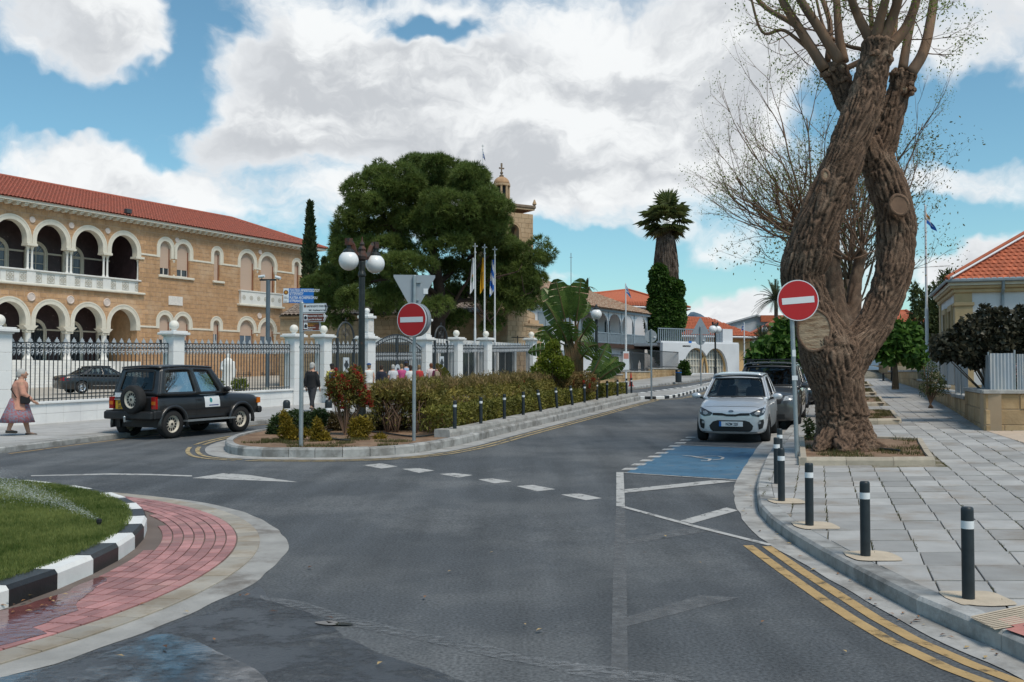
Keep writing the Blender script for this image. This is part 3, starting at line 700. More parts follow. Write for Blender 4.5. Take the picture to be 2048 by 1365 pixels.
# ================================================================ PALACE
STONE = M('palace_stone', (.47, .28, .15), rough=.85, var=.2, scale=2.4, bump=.3, bscale=25, rnd=.12, col2=(.56, .38, .24), c2scale=.5, c2lo=.45, c2hi=.7)
MORTP = M('palace_mortar', (.60, .44, .33), rough=.9, var=.08)
CREAM = M('cream_stone', (.66, .62, .53), rough=.7, var=.07, scale=3, bump=.12, bscale=40, col2=(.58, .52, .42), c2scale=.8, c2lo=.5, c2hi=.8)
MARBLE = M('white_marble', (.72, .71, .68), rough=.5, var=.06, scale=1.2, col2=(.60, .60, .60), c2scale=1.5, c2lo=.5, c2hi=.7)
PURPLE = M('purple_marble', (.045, .028, .032), rough=.35, var=.3, scale=2, col2=(.16, .12, .13), c2scale=5, c2lo=.6, c2hi=.72)
SHUT = M('roller_shutter', (.50, .37, .29), rough=.6, var=.05, scale=2, stretch=(.1, .1, 10))
ROOFT = M('red_roof_tile', (.37, .105, .068), rough=.8, var=.3, scale=7, bump=.2, bscale=40, col2=(.30, .10, .07), c2scale=2.5, c2lo=.45, c2hi=.65)
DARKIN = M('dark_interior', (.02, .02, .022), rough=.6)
PANE = M('window_pane', (.035, .045, .055), rough=.06, var=.1, spec=.6)
CURT = M('curtain_pane', (.10, .14, .19), rough=.15, var=.35, scale=3, stretch=(6, 6, .3), spec=.6)
WOODR = M('wood_frame', (.20, .07, .04), rough=.5)
PD = Vector((.4909, .8712, 0)); PNo = Vector((.8712, -.4909, 0)); PAL0 = Vector((-36.35, 71, 0))
pal_rot = math.atan2(PD.y, PD.x)
def pal(px, py):
 k = (px-CXP)/FPX; u = (k*PAL0.y-PAL0.x)/(PD.x-k*PD.y)
 return u, atY(px, py, PAL0.y+PD.y*u).z
def arch_path(cx, cz, r, zs, n=20, leg=3):
 pts = []
 if zs < cz-1e-4:
  for i in range(leg): pts.append((cx-r, zs+(cz-zs)*i/leg))
 for i in range(n+1): a = math.pi-math.pi*i/n; pts.append((cx+r*math.cos(a), cz+r*math.sin(a)))
 if zs < cz-1e-4:
  for i in range(leg-1, -1, -1): pts.append((cx+r, zs+(cz-zs)*i/leg))
 return pts
def arch_trim(mb, cx, cz, ri, ro, zs, prof=None, din=.4, dout=.07, n=20):
 rm = ri+(ro-ri)*.72
 prof = [(ri, din), (ri, -dout*.6), (rm, -dout*.6), (rm, -dout), (ro, -dout), (ro, .02)]
 rows = [arch_path(cx, cz, r, zs, n) for r, _ in prof]; m = len(rows[0]); k = len(prof)
 V = [(rows[j][i][0], prof[j][1], rows[j][i][1]) for i in range(m) for j in range(k)]
 F = [(i*k+j, i*k+j+1, (i+1)*k+j+1, (i+1)*k+j) for i in range(m-1) for j in range(k-1)]
 F += [tuple(range(k)), tuple(reversed(range((m-1)*k, m*k)))]
 mb.add(V, F); return mb
def arch_panel(mb, cx, cz, r, z0, y, n=16, z1=None):
 pts = [(cx-r, z0)]+arch_path(cx, cz, r, cz, n)+[(cx+r, z0)]
 mb.add([(p[0], y, p[1]) for p in pts], [tuple(range(len(pts)))]); return mb
def tiled_plane(mb, A, B, C, D, cw=.26, course=.42, amp=.05, lift=.02):
 A, B, C, D = [Vector(p) for p in (A, B, C, D)]
 ex = (B-A).normalized(); W = (B-A).length; nrm = ex.cross(D-A).normalized(); ey = nrm.cross(ex)
 H = (D-A).dot(ey); xd, xc = (D-A).dot(ex), (C-A).dot(ex)
 n = int(W/cw); sec = [(-.5, 0), (-.32, .75), (0, 1), (.32, .75), (.5, 0)]
 for k in range(n):
  x = (k+.5)*W/n; lim = 1.0
  if xd > 0 and x < xd: lim = min(lim, x/xd)
  if xc < W and x > xc: lim = min(lim, (W-x)/(W-xc))
  h = H*lim; m = max(1, int(h/course))
  V = []; F = []
  for j in range(m):
   y0, y1 = j*h/m, (j+1)*h/m; b = len(V); jx = random.uniform(-.012, .012)
   for (y, l) in ((y0, lift+.012), (y1+.02, 0)):
    for sx, sz in sec: V.append(A+ex*(x+sx*W/n+jx)+ey*y+nrm*(sz*amp+l))
   for q in range(4): F.append((b+q, b+q+1, b+6+q, b+5+q))
  mb.add(V, F)
 return mb
def make_palace():
 e = empty('palace', PAL0, pal_rot, label='long ochre stone palace with white arcades and red tiled roof', cat='building')
 U0, U1, Z0, Z1 = -14.0, 33.75, .15, 14.0
 holes = []; trims = []
 bays = [10.52-3.28*k for k in range(0, 7)]
 RI, RO = 1.24, 1.62
 zc_up, zc_dn = 11.63, 5.68
 u_end = bays[0]+RO+.02
 for c in bays:
  holes.append([(c-RI, 11.28)]+arch_path(c, zc_up, RI, zc_up, 20)+[(c+RI, 11.28)])
  holes.append([(c-RI, 5.25)]+arch_path(c, zc_dn, RI, zc_dn, 20)+[(c+RI, 5.25)])
 lo_u = bays[-1]-1.64
 holes.append([(lo_u, 8.2), (bays[0]+RI+.18, 8.2), (bays[0]+RI+.18, 11.28), (lo_u, 11.28)])
 holes.append([(lo_u, Z0-.01), (bays[0]+RI+.10, Z0-.01), (bays[0]+RI+.10, 5.25), (lo_u, 5.25)])
 W = []
 def win(pxl, pxr, zsill, ztop_out, tr, kind):
  a = pal(pxl, 500)[0]; b = pal(pxr, 500)[0]; c = (a+b)/2; r = (b-a)/2; ro = r+tr
  cz = ztop_out-ro; W.append((c, r, ro, cz, zsill, kind))
  holes.append([(c-r, zsill)]+arch_path(c, cz, r, cz, 16)+[(c+r, zsill)])
 for (l, r, kd) in ((317.6, 339.6, 'pair'), (351.6, 377, 'pair'), (425.7, 438, 'single'), (479, 506.6, 'balc'), (519.8, 547.3, 'balc'), (587, 597, 'single')):
  win(l, r, 10.0 if kd != 'balc' else 9.35, 13.25 if kd != 'single' else 13.1, .37, kd)
  win(l, r, 3.6, 7.05 if kd != 'single' else 6.85, .37, kd+'_low')
 # --- block pattern cut by the openings
 verts = []; faces = []
 BW, BH = .62, .38; z = Z0; row = 0
 nz = int((Z1-Z0)/BH)+1
 for row in range(nz):
  z0_ = Z0+row*BH; z1_ = min(Z1, z0_+BH)
  x = U0 - (BW*.5 if row % 2 else 0)
  while x < U1:
   x1 = min(U1, x+BW*(1+.0)); x0 = max(U0, x)
   if x1-x0 > .03:
    b = len(verts); verts += [(x0, z0_), (x1, z0_), (x1, z1_), (x0, z1_)]; faces.append((b, b+1, b+2, b+3))
   x += BW
 nblock = len(faces)
 for h in holes:
  if sum(h[i][0]*h[(i+1) % len(h)][1]-h[(i+1) % len(h)][0]*h[i][1] for i in range(len(h))) < 0: h = h[::-1]
  b = len(verts); verts += h; faces.append(tuple(range(b, b+len(h))))
 vo, eo, fo, ov, oe, of = delaunay_2d_cdt([Vector(v) for v in verts], [], faces, 4, 1e-5)
 pieces = []
 for f, src in zip(fo, of):
  if any(i >= nblock for i in src) or not src: continue
  poly = [vo[i] for i in f]
  ar = sum(poly[i].x*poly[(i+1) % len(poly)].y-poly[(i+1) % len(poly)].x*poly[i].y for i in range(len(poly)))/2
  if abs(ar) < 2e-4: continue
  if ar < 0: poly.reverse()
  pieces.append(poly)
 back = MB()
 for p in pieces: back.add([(q.x, 0.0, q.y) for q in p], [tuple(reversed(range(len(p)))) if False else tuple(range(len(p)))])
 back.build('wall', MORTP, e)
 def bl(p):
  n = len(p); cx = sum(q.x for q in p)/n; cz = sum(q.y for q in p)/n; V = []; pr = -.02-random.uniform(0, .008)
  for q in p:
   d = Vector((cx-q.x, cz-q.y)); l = d.length or 1; d = d/l*min(.016, l*.4); V.append((q.x+d.x, 0.0, q.y+d.y))
  for q in p:
   d = Vector((cx-q.x, cz-q.y)); l = d.length or 1; d = d/l*min(.028, l*.6); V.append((q.x+d.x, pr, q.y+d.y))
  return V, [tuple(range(n, 2*n))]+[(i, (i+1) % n, n+(i+1) % n, n+i) for i in range(n)]
 full = [p for p in pieces if len(p) == 4]
 def key(p):
  c = sum((Vector((q.x, q.y)) for q in p), Vector((0, 0)))/len(p); w = PAL0+PD*c.x; q = proj((w.x, w.y, c.y))
  return (0 if 0 <= q[0] <= 660 and q[1] < 700 else 1, w.y)
 order = sorted(range(len(pieces)), key=lambda i: key(pieces[i])); rest = MB()
 for n_, i in enumerate(order):
  V, F = bl(pieces[i])
  if n_ < 300 and key(pieces[i])[0] == 0:
   me = bpy.data.meshes.new('stone_block'); me.from_pydata(V, [], F); me.update(); mobj('stone_block', me, STONE, e)
  elif key(pieces[i])[0] == 0 or True: rest.add(V, F)
 tag(rest.build('stone_courses', STONE, e), kind='stuff')
 # --- arcade trims, columns
 for c in bays:
  flat_smooth(arch_trim(MB(), c, zc_up, RI, RO, 11.28, din=.55).build('arch_trim', CREAM, e)); flat_smooth(arch_trim(MB(), c, zc_dn, RI, RO, 5.25, din=.7).build('arch_trim', CREAM, e))
 colu = MB().lathe([(.13, 0), (.13, .06), (.10, .12), (.085, .2), (.08, 1.35), (.09, 1.42)], 14).mesh('column', True, [MARBLE])
 capu = MB(); capu.lathe([(.09, 1.40), (.10, 1.5), (.15, 1.66), (.155, 1.7)], 12); capu.cbox((0, 0, 1.74), (.34, .5, .08)); capm = capu.mesh('capital', False, [CREAM])
 impm = MB().prism([(-.42, -.12), (.42, -.12), (.42, .6), (-.42, .6)], 0, .17).mesh('impost', False, [CREAM])
 for i in range(len(bays)+1):
  c = bays[0]+1.64-3.28*i
  for s in ((-.17, .17) if i > 0 else (-.13,)):
   o = mobj('column', colu, None, e, (c+s, .18, 9.36)); mobj('capital', capm, None, o)
  mobj('impost', impm, None, e, (c if i else c-.15, -.02, 11.10))
 cold = MB(); cold.lathe([(.36, 0), (.36, .12), (.30, .2), (.24, .3), (.215, .4), (.20, 2.0), (.22, 2.05)], 18); cd = cold.mesh('column', True, [MARBLE])
 cc = MB(); cc.lathe([(.22, 2.02), (.25, 2.1), (.25, 2.18)], 16)
 for sx in (-1, 1):
  for sy in (-1, 1): cc.tube([(sx*.24, sy*.26, 2.14), (sx*.24, sy*.1, 2.14)], .09, 10)
 cc.cbox((0, 0, 2.24), (.62, .62, .06)); cc.add([(-.3, -.3, 2.27), (.3, -.3, 2.27), (.3, .3, 2.27), (-.3, .3, 2.27), (-.62, -.32, 2.55), (.62, -.32, 2.55), (.62, .45, 2.55), (-.62, .45, 2.55)], [(0, 1, 5, 4), (1, 2, 6, 5), (2, 3, 7, 6), (3, 0, 4, 7), (4, 5, 6, 7)])
 ccm = cc.mesh('capital', False, [CREAM])
 for i in range(1, len(bays)+1):
  c = bays[0]+1.64-3.28*i; o = mobj('column', cd, None, e, (c, .25, 2.72)); mobj('capital', ccm, None, o)
 MB().prism([(bays[0]+RI+.10, -.02), (bays[0]+RO+.02, -.02), (bays[0]+RO+.02, .7), (bays[0]+RI+.10, .7)], .3, 5.25).build('pier', STONE, e)
 # --- balustrade with pierced panels, ledge
 ped = []
 for i, c in enumerate(bays):
  a, b = c-1.64+.36, c+1.64-.36
  if i == 0: b = c+1.64
  MB().box(a, b, .04, .14, 8.34, 9.25).build('balustrade_panel', MARBLE, e)
  MB().box(c-1.64-.36, c-1.64+.36, -.04, .30, 8.34, 9.25).build('pedestal', MARBLE, e)
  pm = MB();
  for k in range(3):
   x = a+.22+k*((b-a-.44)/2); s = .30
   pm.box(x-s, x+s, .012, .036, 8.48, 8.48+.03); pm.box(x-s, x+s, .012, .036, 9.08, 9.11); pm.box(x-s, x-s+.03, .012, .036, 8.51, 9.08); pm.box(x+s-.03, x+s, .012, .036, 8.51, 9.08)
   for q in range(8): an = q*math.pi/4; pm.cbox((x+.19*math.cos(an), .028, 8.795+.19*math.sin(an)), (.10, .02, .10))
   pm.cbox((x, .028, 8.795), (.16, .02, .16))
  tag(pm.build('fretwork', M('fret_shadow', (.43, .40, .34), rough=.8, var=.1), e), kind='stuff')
 MB().box(bays[-1]-2, bays[0]+1.66, -.10, .34, 9.25, 9.37).build('handrail', MARBLE, e, bevel=.02)
 MB().box(bays[-1]-2, bays[0]+1.95, -.28, .3, 8.17, 8.34).build('balcony_ledge', CREAM, e, bevel=.04)
 # --- loggia interiors
 x0, x1 = lo_u, bays[0]+RO-.1
 MB().box(x0, x1, .15, 3.6, 7.75, 8.2).build('loggia_floor', CREAM, e)
 MB().box(x0, x1, .05, 3.6, 13.3, 13.5).build('loggia_ceiling', M('plaster', (.5, .46, .4), rough=.9), e)
 MB().box(x0, x1, 3.55, 3.7, .3, 13.4).build('loggia_back_wall', PURPLE, e)
 MB().box(x1-.08, x1, .4, 3.6, 8.2, 13.3).build('loggia_side_wall', PURPLE, e); MB().box(x1-.06, x1+.02, .72, 3.6, .3, 7.74).build('loggia_side_wall', STONE, e)
 MB().box(x0, x1, 3.5, 3.549, 11.05, 11.18).build('dado_rail', CREAM, e); MB().box(x0, x1, 3.5, 3.549, 5.1, 5.22).build('dado_rail', CREAM, e)
 MB().box(x0, x1, -.3, 3.55, .2, 2.72).build('loggia_base', MARBLE, e)
 for c in bays[:6]:
  cb = c+1.15   # openings seen through the arches
  for (cz, zb, kind) in ((11.0, 8.21, 'u'), (5.0, 2.73, 'l')):
   if c == bays[0] and kind == 'u': continue
   flat_smooth(arch_trim(MB(), cb, cz, .74, .98, zb, din=.0, dout=.12, n=14).build('window_trim', CREAM, e)).location.y = 3.5
   w = MB(); arch_panel(w, cb, cz, .74, zb, 3.52); wo = w.build('window', CURT if kind == 'u' else PANE, e)
   fr = MB(); yb = 3.49
   for dx in (-.72, -.02, .68): fr.box(cb+dx, cb+dx+.05, yb-.03, yb, zb, cz+(.7 if abs(dx) < .1 else .1))
   fr.box(cb-.74, cb+.74, yb-.035, yb-.001, cz-.03, cz+.03); fr.box(cb-.74, cb+.74, yb-.033, yb-.002, cz-.75, cz-.70)
   for an in (45, 135): fr.tube([(cb, yb-.01, cz), (cb+.72*math.cos(R(an)), yb-.01, cz+.72*math.sin(R(an)))], .018, 4)
   if kind == 'l':
    for q in range(-3, 4): fr.tube([(cb+q*.2-.5, yb-.01, zb+.3), (cb+q*.2+.3, yb-.01, cz+.4)], .01, 4); fr.tube([(cb+q*.2+.5, yb-.012, zb+.3), (cb+q*.2-.3, yb-.012, cz+.4)], .01, 4)
   fr.build('window_bars', CREAM if kind == 'u' else M('iron', (.05, .055, .06), rough=.5), wo)
 for c in bays[:5]:
  MB().lathe([(.0, 0), (.25, .02), (.38, .18), (.40, .22)], 12).build('chair_back', M('terracotta', (.30, .12, .08), rough=.8), e, loc=(c-.3, 2.3, 9.2))
 st = [(bays[-1]-1.6, bays[0]-1.7)]
 for k in range(13): MB().box(st[0][0], st[0][1], -.3-.33*(13-k), -.31, .2+.194*k, .2+.194*(k+1)-.012).build('step', MARBLE, e)
 # --- roundels
 rd = MB().lathe([(.0, -.02), (.235, -.02), (.235, .05), (.20, .07), (.17, .04), (.0, .05)], 20); rdm = rd.mesh('roundel', False, [M('pink_marble', (.62, .53, .48), rough=.6, var=.08, scale=8, bump=.4, bscale=30)])
 def roundel(u, z, s=1.0): mobj('roundel', rdm, None, e, (u, -.03, z), (R(90), 0, 0), (s, s, s))
 for i in range(1, 7):
  c = bays[0]+1.64-3.28*i; roundel(c, 13.02); roundel(c, 7.35, 1.35)
 for px, py, s in ((351, 481, .95), (518, 505, .95), (517.5, 632, 1.2)): u, z = pal(px, py); roundel(u, z, s)
 u, z = pal(335, 592), 0; uu = pal(363, 612)
 rel = MB().box(u[0], uu[0], -.08, .02, uu[1], u[1]).build('relief_panel', M('relief', (.68, .64, .60), rough=.7, var=.15, scale=8, bump=1.0, bscale=14), e)
 # --- string courses (butted against the trims)
 cuts_u = sorted([(c-ro, c+ro) for c, r, ro, cz, zs, k in W if 'low' not in k]); cuts_l = sorted([(c-ro, c+ro) for c, r, ro, cz, zs, k in W if 'low' in k])
 for cuts, z, a0 in ((cuts_u, 11.46, bays[0]+RO), (cuts_l, 5.52, bays[0]+RO)):
  x = a0
  for a, b in cuts+[(U1, U1)]:
   if a > x+.05: MB().box(x, a, -.07, .02, z, z+.16).build('string_course', CREAM, e, bevel=.02)
   x = max(x, b)
 # --- windows of the right part
 for c, r, ro, cz, zs, kd in W:
  zsp = 11.46 if 'low' not in kd else 5.52
  flat_smooth(arch_trim(MB(), c, cz, r, ro, min(zsp, cz), din=.28, n=16).build('arch_trim', CREAM, e))
  w = MB(); zsh = zs
  if kd == 'pair': zsh = zs+.62
  if kd in ('single_low', 'balc_low'): zsh = 5.25
  if kd == 'pair_low': zsh = 4.6
  arch_panel(w, c, cz, r-.002, zsh, .24); wo = w.build('shutter', SHUT, e)
  MB().box(c+r-.05, c+r-.001, .16, .239, zs, cz).build('window_jamb', WOODR, wo)
  if zsh > zs:
   p = MB().box(c-r, c+r, .27, .3, zs, zsh).build('pane', PANE if 'pair' in kd else CURT, wo)
   f = MB(); f.box(c-r, c+r, .225, .268, zs, zs+.09); f.box(c-.05, c+.05, .225, .268, zs+.09, zsh); f.box(c-r, c-r+.09, .225, .268, zs+.09, zsh); f.box(c+r-.09, c+r, .225, .268, zs+.09, zsh); f.build('sash', M('white_sash', (.6, .58, .54), rough=.5), wo)
  MB().box(c-r-.001, c+r+.001, .301, .4, zs, cz+r).build('blank', DARKIN, wo)
  rv = MB()
  rv.box(c-r-.02, c-r-.0005, 0, .3, zs, cz); rv.box(c+r+.0005, c+r+.02, 0, .3, zs, cz); rv.box(c-r, c+r, 0, .3, zs-.05, zs-.002); rv.build('reveal', STONE, wo)
 def mull(pa, pb, zs, zt, low):
  a = pal(pa, 500)[0]; b = pal(pb, 500)[0]; c = (a+b)/2; w = abs(b-a)
  MB().lathe([(.17, 0), (.17, .08), (.12, .16), (.105, zt-zs-.35), (.12, zt-zs-.3), (.2, zt-zs-.05), (.2, zt-zs)], 12).build('mullion_column', CREAM, e, loc=(c, .12, zs), smooth=False)
  MB().box(c-max(.28, w/2), c+max(.28, w/2), .0, .3, zt, zt+.12).build('impost', CREAM, e)
 mull(339.6, 351.6, 10.0, 11.36, 0); mull(506.6, 519.8, 9.3, 11.36, 0); mull(506.6, 519.8, 3.6, 5.42, 0); mull(339.6, 351.6, 3.6, 5.42, 0)
 a = pal(547.3, 500)[0]; MB().lathe([(.15, 0), (.10, .12), (.09, 1.75), (.18, 2.1)], 10).build('mullion_column', CREAM, e, loc=(a+.12, .0, 9.35)); MB().lathe([(.15, 0), (.10, .12), (.09, 1.5), (.18, 1.85)], 10).build('mullion_column', CREAM, e, loc=(a+.12, .0, 3.6))
 def sill(p1, p2, z): a, b = pal(p1, 500)[0], pal(p2, 500)[0]; MB().box(a, b, -.18, .05, z-.2, z-.005).build('sill', CREAM, e, bevel=.03)
 sill(314, 385, 10.0); sill(423, 446, 10.0); sill(585, 600, 10.0)
 a, b = pal(475, 500)[0], pal(560, 500)[0]
 MB().box(a+.1, b-.1, -.30, -.001, 8.15, 9.3).build('balcony_front', MARBLE, e); MB().box(a, b, -.36, -.001, 9.3, 9.4).build('handrail', MARBLE, e); MB().box(a-.15, b+.2, -.42, -.001, 7.95, 8.148).build('balcony_ledge', CREAM, e, bevel=.04)
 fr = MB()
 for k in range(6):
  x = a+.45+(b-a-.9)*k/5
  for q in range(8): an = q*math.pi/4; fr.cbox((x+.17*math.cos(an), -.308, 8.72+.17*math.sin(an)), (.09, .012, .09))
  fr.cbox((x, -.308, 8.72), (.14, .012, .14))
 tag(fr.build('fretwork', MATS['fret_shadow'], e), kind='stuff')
 # --- eaves, modillions, roof
 MB().box(U0-.3, U1+.75, -.75, .3, 14.12, 14.32).build('eave_board', CREAM, e); MB().box(U0, U1, -.03, .3, 13.98, 14.118).build('frieze', CREAM, e)
 md = MB().box(-.16, .16, -.62, .0, .0, .10); md.tube([(0, -.5, 0.0), (0, -.05, 0.0)], .14, 10); mdm = md.mesh('modillion', False, [CREAM])
 x = U0+.3
 while x < U1:
  if x > -2: mobj('modillion', mdm, None, e, (x, -.03, 14.0))
  x += .66
 yb = 12.0
 ridge_y = 6.0; rz = 14.35+6.85*.40
 E0, E1, E2, E3 = (U0-.3, -.85, 14.33), (U1+.85, -.85, 14.33), (U1+.85, yb+.85, 14.33), (U0-.3, yb+.85, 14.33)
 r0, r1 = (U0-.3, ridge_y, rz), (U1-5.5, ridge_y, rz)
 base = MB(); base.add([E0, E1, E2, E3, r0, r1], [(0, 1, 5, 4), (1, 2, 5), (2, 3, 4, 5), (3, 2, 1, 0), (0, 4, 3)]); rf = base.build('roof', ROOFT, e)
 tl = MB(); tiled_plane(tl, E0, E1, r1, r0, .30, .40, .075); tag(tl.build('roof_tiles', ROOFT, rf), kind='stuff')
 tl = MB(); tiled_plane(tl, E1, E2, (r1[0], r1[1]+.01, r1[2]), r1, .30, .40, .075); tag(tl.build('roof_tiles', ROOFT, rf), kind='stuff')
 rt = MB(); rt.tube([Vector(r0)+Vector((0, 0, .06)), Vector(r1)+Vector((0, 0, .06))], .14, 8); rt.tube([Vector(r1)+Vector((0, 0, .06)), Vector(E1)+Vector((0, 0, .08))], .13, 8); rt.build('ridge_tiles', ROOFT, rf)
 MB().box(U0, U1-.01, .5, yb, .15, 13.97).build('core', STONE, e) if False else None
 MB().box(U1-.06, U1, .02, yb, .15, 14.1).build('end_wall', STONE, e); MB().box(U0, U1, yb-.1, yb, .15, 14.1).build('rear_wall', STONE, e)
 p = pal(243, 424); hd = MB(); hd.cbox((0, 0, .2), (.5, .35, .36)); hd.tube([(0, 0, -.1), (0, 0, .1)], .05, 6)
 hd.build('floodlight', M('dark_metal', (.05, .055, .06), rough=.4), e, loc=(p[0], -.55, 14.55), bevel=.05)
 for px in (488, 536):
  u = pal(px, 760)[0]; b = MB().box(u-.9, u+.9, -.02, .0, .4, 1.9).build('basement_window', DARKIN, e)
  g = MB()
  for k in range(8): g.box(u-.85+k*.24, u-.82+k*.24, -.05, -.022, .4, 1.9)
  g.build('grille', M('iron', (.05, .055, .06)), b)
 return e
make_palace()
# ================================================================ PALACE FENCE
FWHITE = M('fence_marble', (.74, .74, .73), rough=.55, var=.05, scale=1.5, bump=.06, bscale=30, col2=(.66, .66, .66), c2scale=.7, c2lo=.45, c2hi=.7)
IRON = M('fence_iron', (.030, .036, .042), rough=.5, var=.2, spec=.5)
SILV = M('fence_silver', (.42, .45, .48), rough=.5, var=.2, scale=9, metal=.1)
FRZ = math.atan2(FD.y, FD.x)
def zf(t): p = fpt(t); return p.z+PAVH
def fmtx(t, z=None):     # frame on the fence line: x along, y inward (left of FD), z up
 p = fpt(t); return (p.x, p.y, zf(t) if z is None else z)
def fence_wall(t0, t1, label):
 e = empty('low_wall', fmtx(t0), FRZ, label=label, cat='wall'); L_ = t1-t0; dz = zf(t1)-zf(t0)
 n = max(2, round(L_/.62))
 for r_ in range(2):
  for k in range(n):
   a, b = L_*k/n+.003, L_*(k+1)/n-.003; za, zb = dz*k/n, dz*(k+1)/n; z0, z1 = (-.05, .30) if r_ == 0 else (.306, .585)
   m = MB(); y0, y1 = -.16, .16
   m.add([(a, y0, za+z0), (b, y0, zb+z0), (b, y1, zb+z0), (a, y1, za+z0), (a, y0, za+z1), (b, y0, zb+z1), (b, y1, zb+z1), (a, y1, za+z1)], [(0, 3, 2, 1), (4, 5, 6, 7), (0, 1, 5, 4), (1, 2, 6, 5), (2, 3, 7, 6), (3, 0, 4, 7)])
   m.build('marble_block', FWHITE, e)
 m = MB(); m.add([(0, -.22, .588), (L_, -.22, dz+.588), (L_, .22, dz+.588), (0, .22, .588), (0, -.22, .66), (L_, -.22, dz+.66), (L_, .22, dz+.66), (0, .22, .66)], [(0, 3, 2, 1), (4, 5, 6, 7), (0, 1, 5, 4), (1, 2, 6, 5), (2, 3, 7, 6), (3, 0, 4, 7)])
 m.build('coping', FWHITE, e, bevel=.012)
def pillar(t, label, tall=False, w=.5):
 p = fmtx(t); e = empty('gate_pillar', p, FRZ, label=label, cat='pillar', group='white fence pillars'); h = 2.66 if not tall else 2.62; s = w/2
 nblk = 5
 for k in range(nblk):
  MB().box(-s, s, -s, s, -.05 if k == 0 else h*k/nblk+.003, h*(k+1)/nblk-.003).build('marble_block', FWHITE, e, bevel=.006)
 MB().box(-s-.04, s+.04, -s-.04, s+.04, h, h+.05).build('neck', FWHITE, e, bevel=.01)
 MB().box(-s-.14, s+.14, -s-.14, s+.14, h+.052, h+.14).build('cap', FWHITE, e, bevel=.015)
 MB().box(-s-.08, s+.08, -s-.08, s+.08, h+.142, h+.19).build('cap', FWHITE, e, bevel=.01)
 z = h+.19
 if tall:
  s2 = s*.93
  MB().box(-s2, s2, -s2, s2, z, z+.10).build('block', FWHITE, e, bevel=.01); MB().box(-s2+.04, s2-.04, -s2+.04, s2-.04, z+.10, z+.78).build('lantern_block', FWHITE, e)
  for q in range(4):
   an = q*math.pi/2; o = MB().box(-s2+.09, s2-.09, -.012, 0, z+.2, z+.7).build('panel', M('relief', (.68, .64, .60)), e); o.location = (math.sin(an)*(s2-.039), -math.cos(an)*(s2-.039), 0); o.rotation_euler = (0, 0, an)
  MB().box(-s2-.05, s2+.05, -s2-.05, s2+.05, z+.78, z+.9).build('cap', FWHITE, e, bevel=.02); MB().box(-s2+.06, s2-.06, -s2+.06, s2-.06, z+.9, z+1.0).build('cap', FWHITE, e); z += 1.0
  MB().sphere((0, 0, z+.12), .13, 18, 12).build('globe', FWHITE, e, smooth=True)
 else:
  MB().lathe([(.10, z), (.08, z+.05)], 12).build('globe_foot', FWHITE, e); MB().sphere((0, 0, z+.20), .17, 20, 14).build('globe', M('globe_stone', (.76, .73, .66), rough=.6, var=.06), e, smooth=True)
def ring(mb, c, r, tr, n=10, a0=0, a1=360):
 pts = [(c[0]+r*math.cos(R(a0+(a1-a0)*k/n)), c[1], c[2]+r*math.sin(R(a0+(a1-a0)*k/n))) for k in range(n+1)]
 mb.tube(pts, tr, 4, cap=False)
sc = MB()
ring(sc, (-.075, 0, .06), .048, .019); ring(sc, (.075, 0, .075), .048, .019); sc.tube([(-.15, 0, .12), (-.03, 0, .05), (.03, 0, .09), (.15, 0, .02)], .018, 4)
SCROLL = sc.mesh('scroll', False, [SILV])
lc = MB(); ring(lc, (-.075, 0, -.05), .045, .018); ring(lc, (.075, 0, -.05), .045, .018)
for x in (-.075, .075, 0): lc.tube([(x-.05, 0, -.08), (x, 0, -.19 if x else -.13), (x+.05, 0, -.08)], .018, 4)
LACE = lc.mesh('lace', False, [SILV])
fn = MB().prism([(-.07, 0), (.07, 0), (.085, .03), (.05, .05), (.06, .085), (.025, .09), (.0, .15), (-.025, .09), (-.06, .085), (-.05, .05), (-.085, .03)], -.012, .012, Matrix.Rotation(R(90), 4, 'X'))
FINIAL = fn.mesh('finial', False, [SILV])
BAR = MB().lathe([(.016, 0), (.016, 1)], 6).mesh('bar', False, [IRON])
def railing(t0, t1, label, z_lo=.66, z_hi=2.42, gate=None, name='iron_fence', group='iron fence panels', cat='fence'):
 e = empty(name, fmtx(t0), FRZ, label=label, cat=cat, group=group); L_ = t1-t0; dz = zf(t1)-zf(t0)
 def rail(z, h, m=IRON):
  b = MB(); b.add([(0, -.015, z), (L_, -.015, z+dz), (L_, .015, z+dz), (0, .015, z), (0, -.015, z+h), (L_, -.015, z+h+dz), (L_, .015, z+h+dz), (0, .015, z+h)], [(0, 3, 2, 1), (4, 5, 6, 7), (0, 1, 5, 4), (1, 2, 6, 5), (2, 3, 7, 6), (3, 0, 4, 7)]); b.build('rail', m, e)
 rail(z_hi-.015, .03); rail(z_hi-.185, .03); rail(z_lo+.06, .03)
 n = max(2, round(L_/.154))
 for k in range(n+1):
  x = L_*k/n; s = dz*k/n; mobj('bar', BAR, None, e, (x, 0, z_lo+s), None, (1, 1, z_hi-z_lo))
 m = max(1, round(L_/.31))
 for k in range(m):
  x = L_*(k+.5)/m; s = dz*(k+.5)/m; f = L_/m/.31
  mobj('scroll', SCROLL, None, e, (x, 0, z_hi-.155+s), None, (f, 1, 1)); mobj('lace', LACE, None, e, (x, 0, z_hi-.185+s), None, (f, 1, 1)); mobj('finial', FINIAL, None, e, (x, 0, z_hi+.015+s), None, (1, 1, 1))
 return e
TP = [-1.15, 5.43, 11.74, 13.62, 16.68, 21.42, 24.45, 27.58, 33.1]
fence_wall(-14, TP[0]-.25, 'low white marble wall left of the pillar by the walking woman'); fence_wall(TP[0]+.25, TP[1]-.25, 'low white marble wall behind the woman in the pink cardigan'); fence_wall(TP[1]+.25, TP[2]-.25, 'low white marble wall beyond the dark jeep')
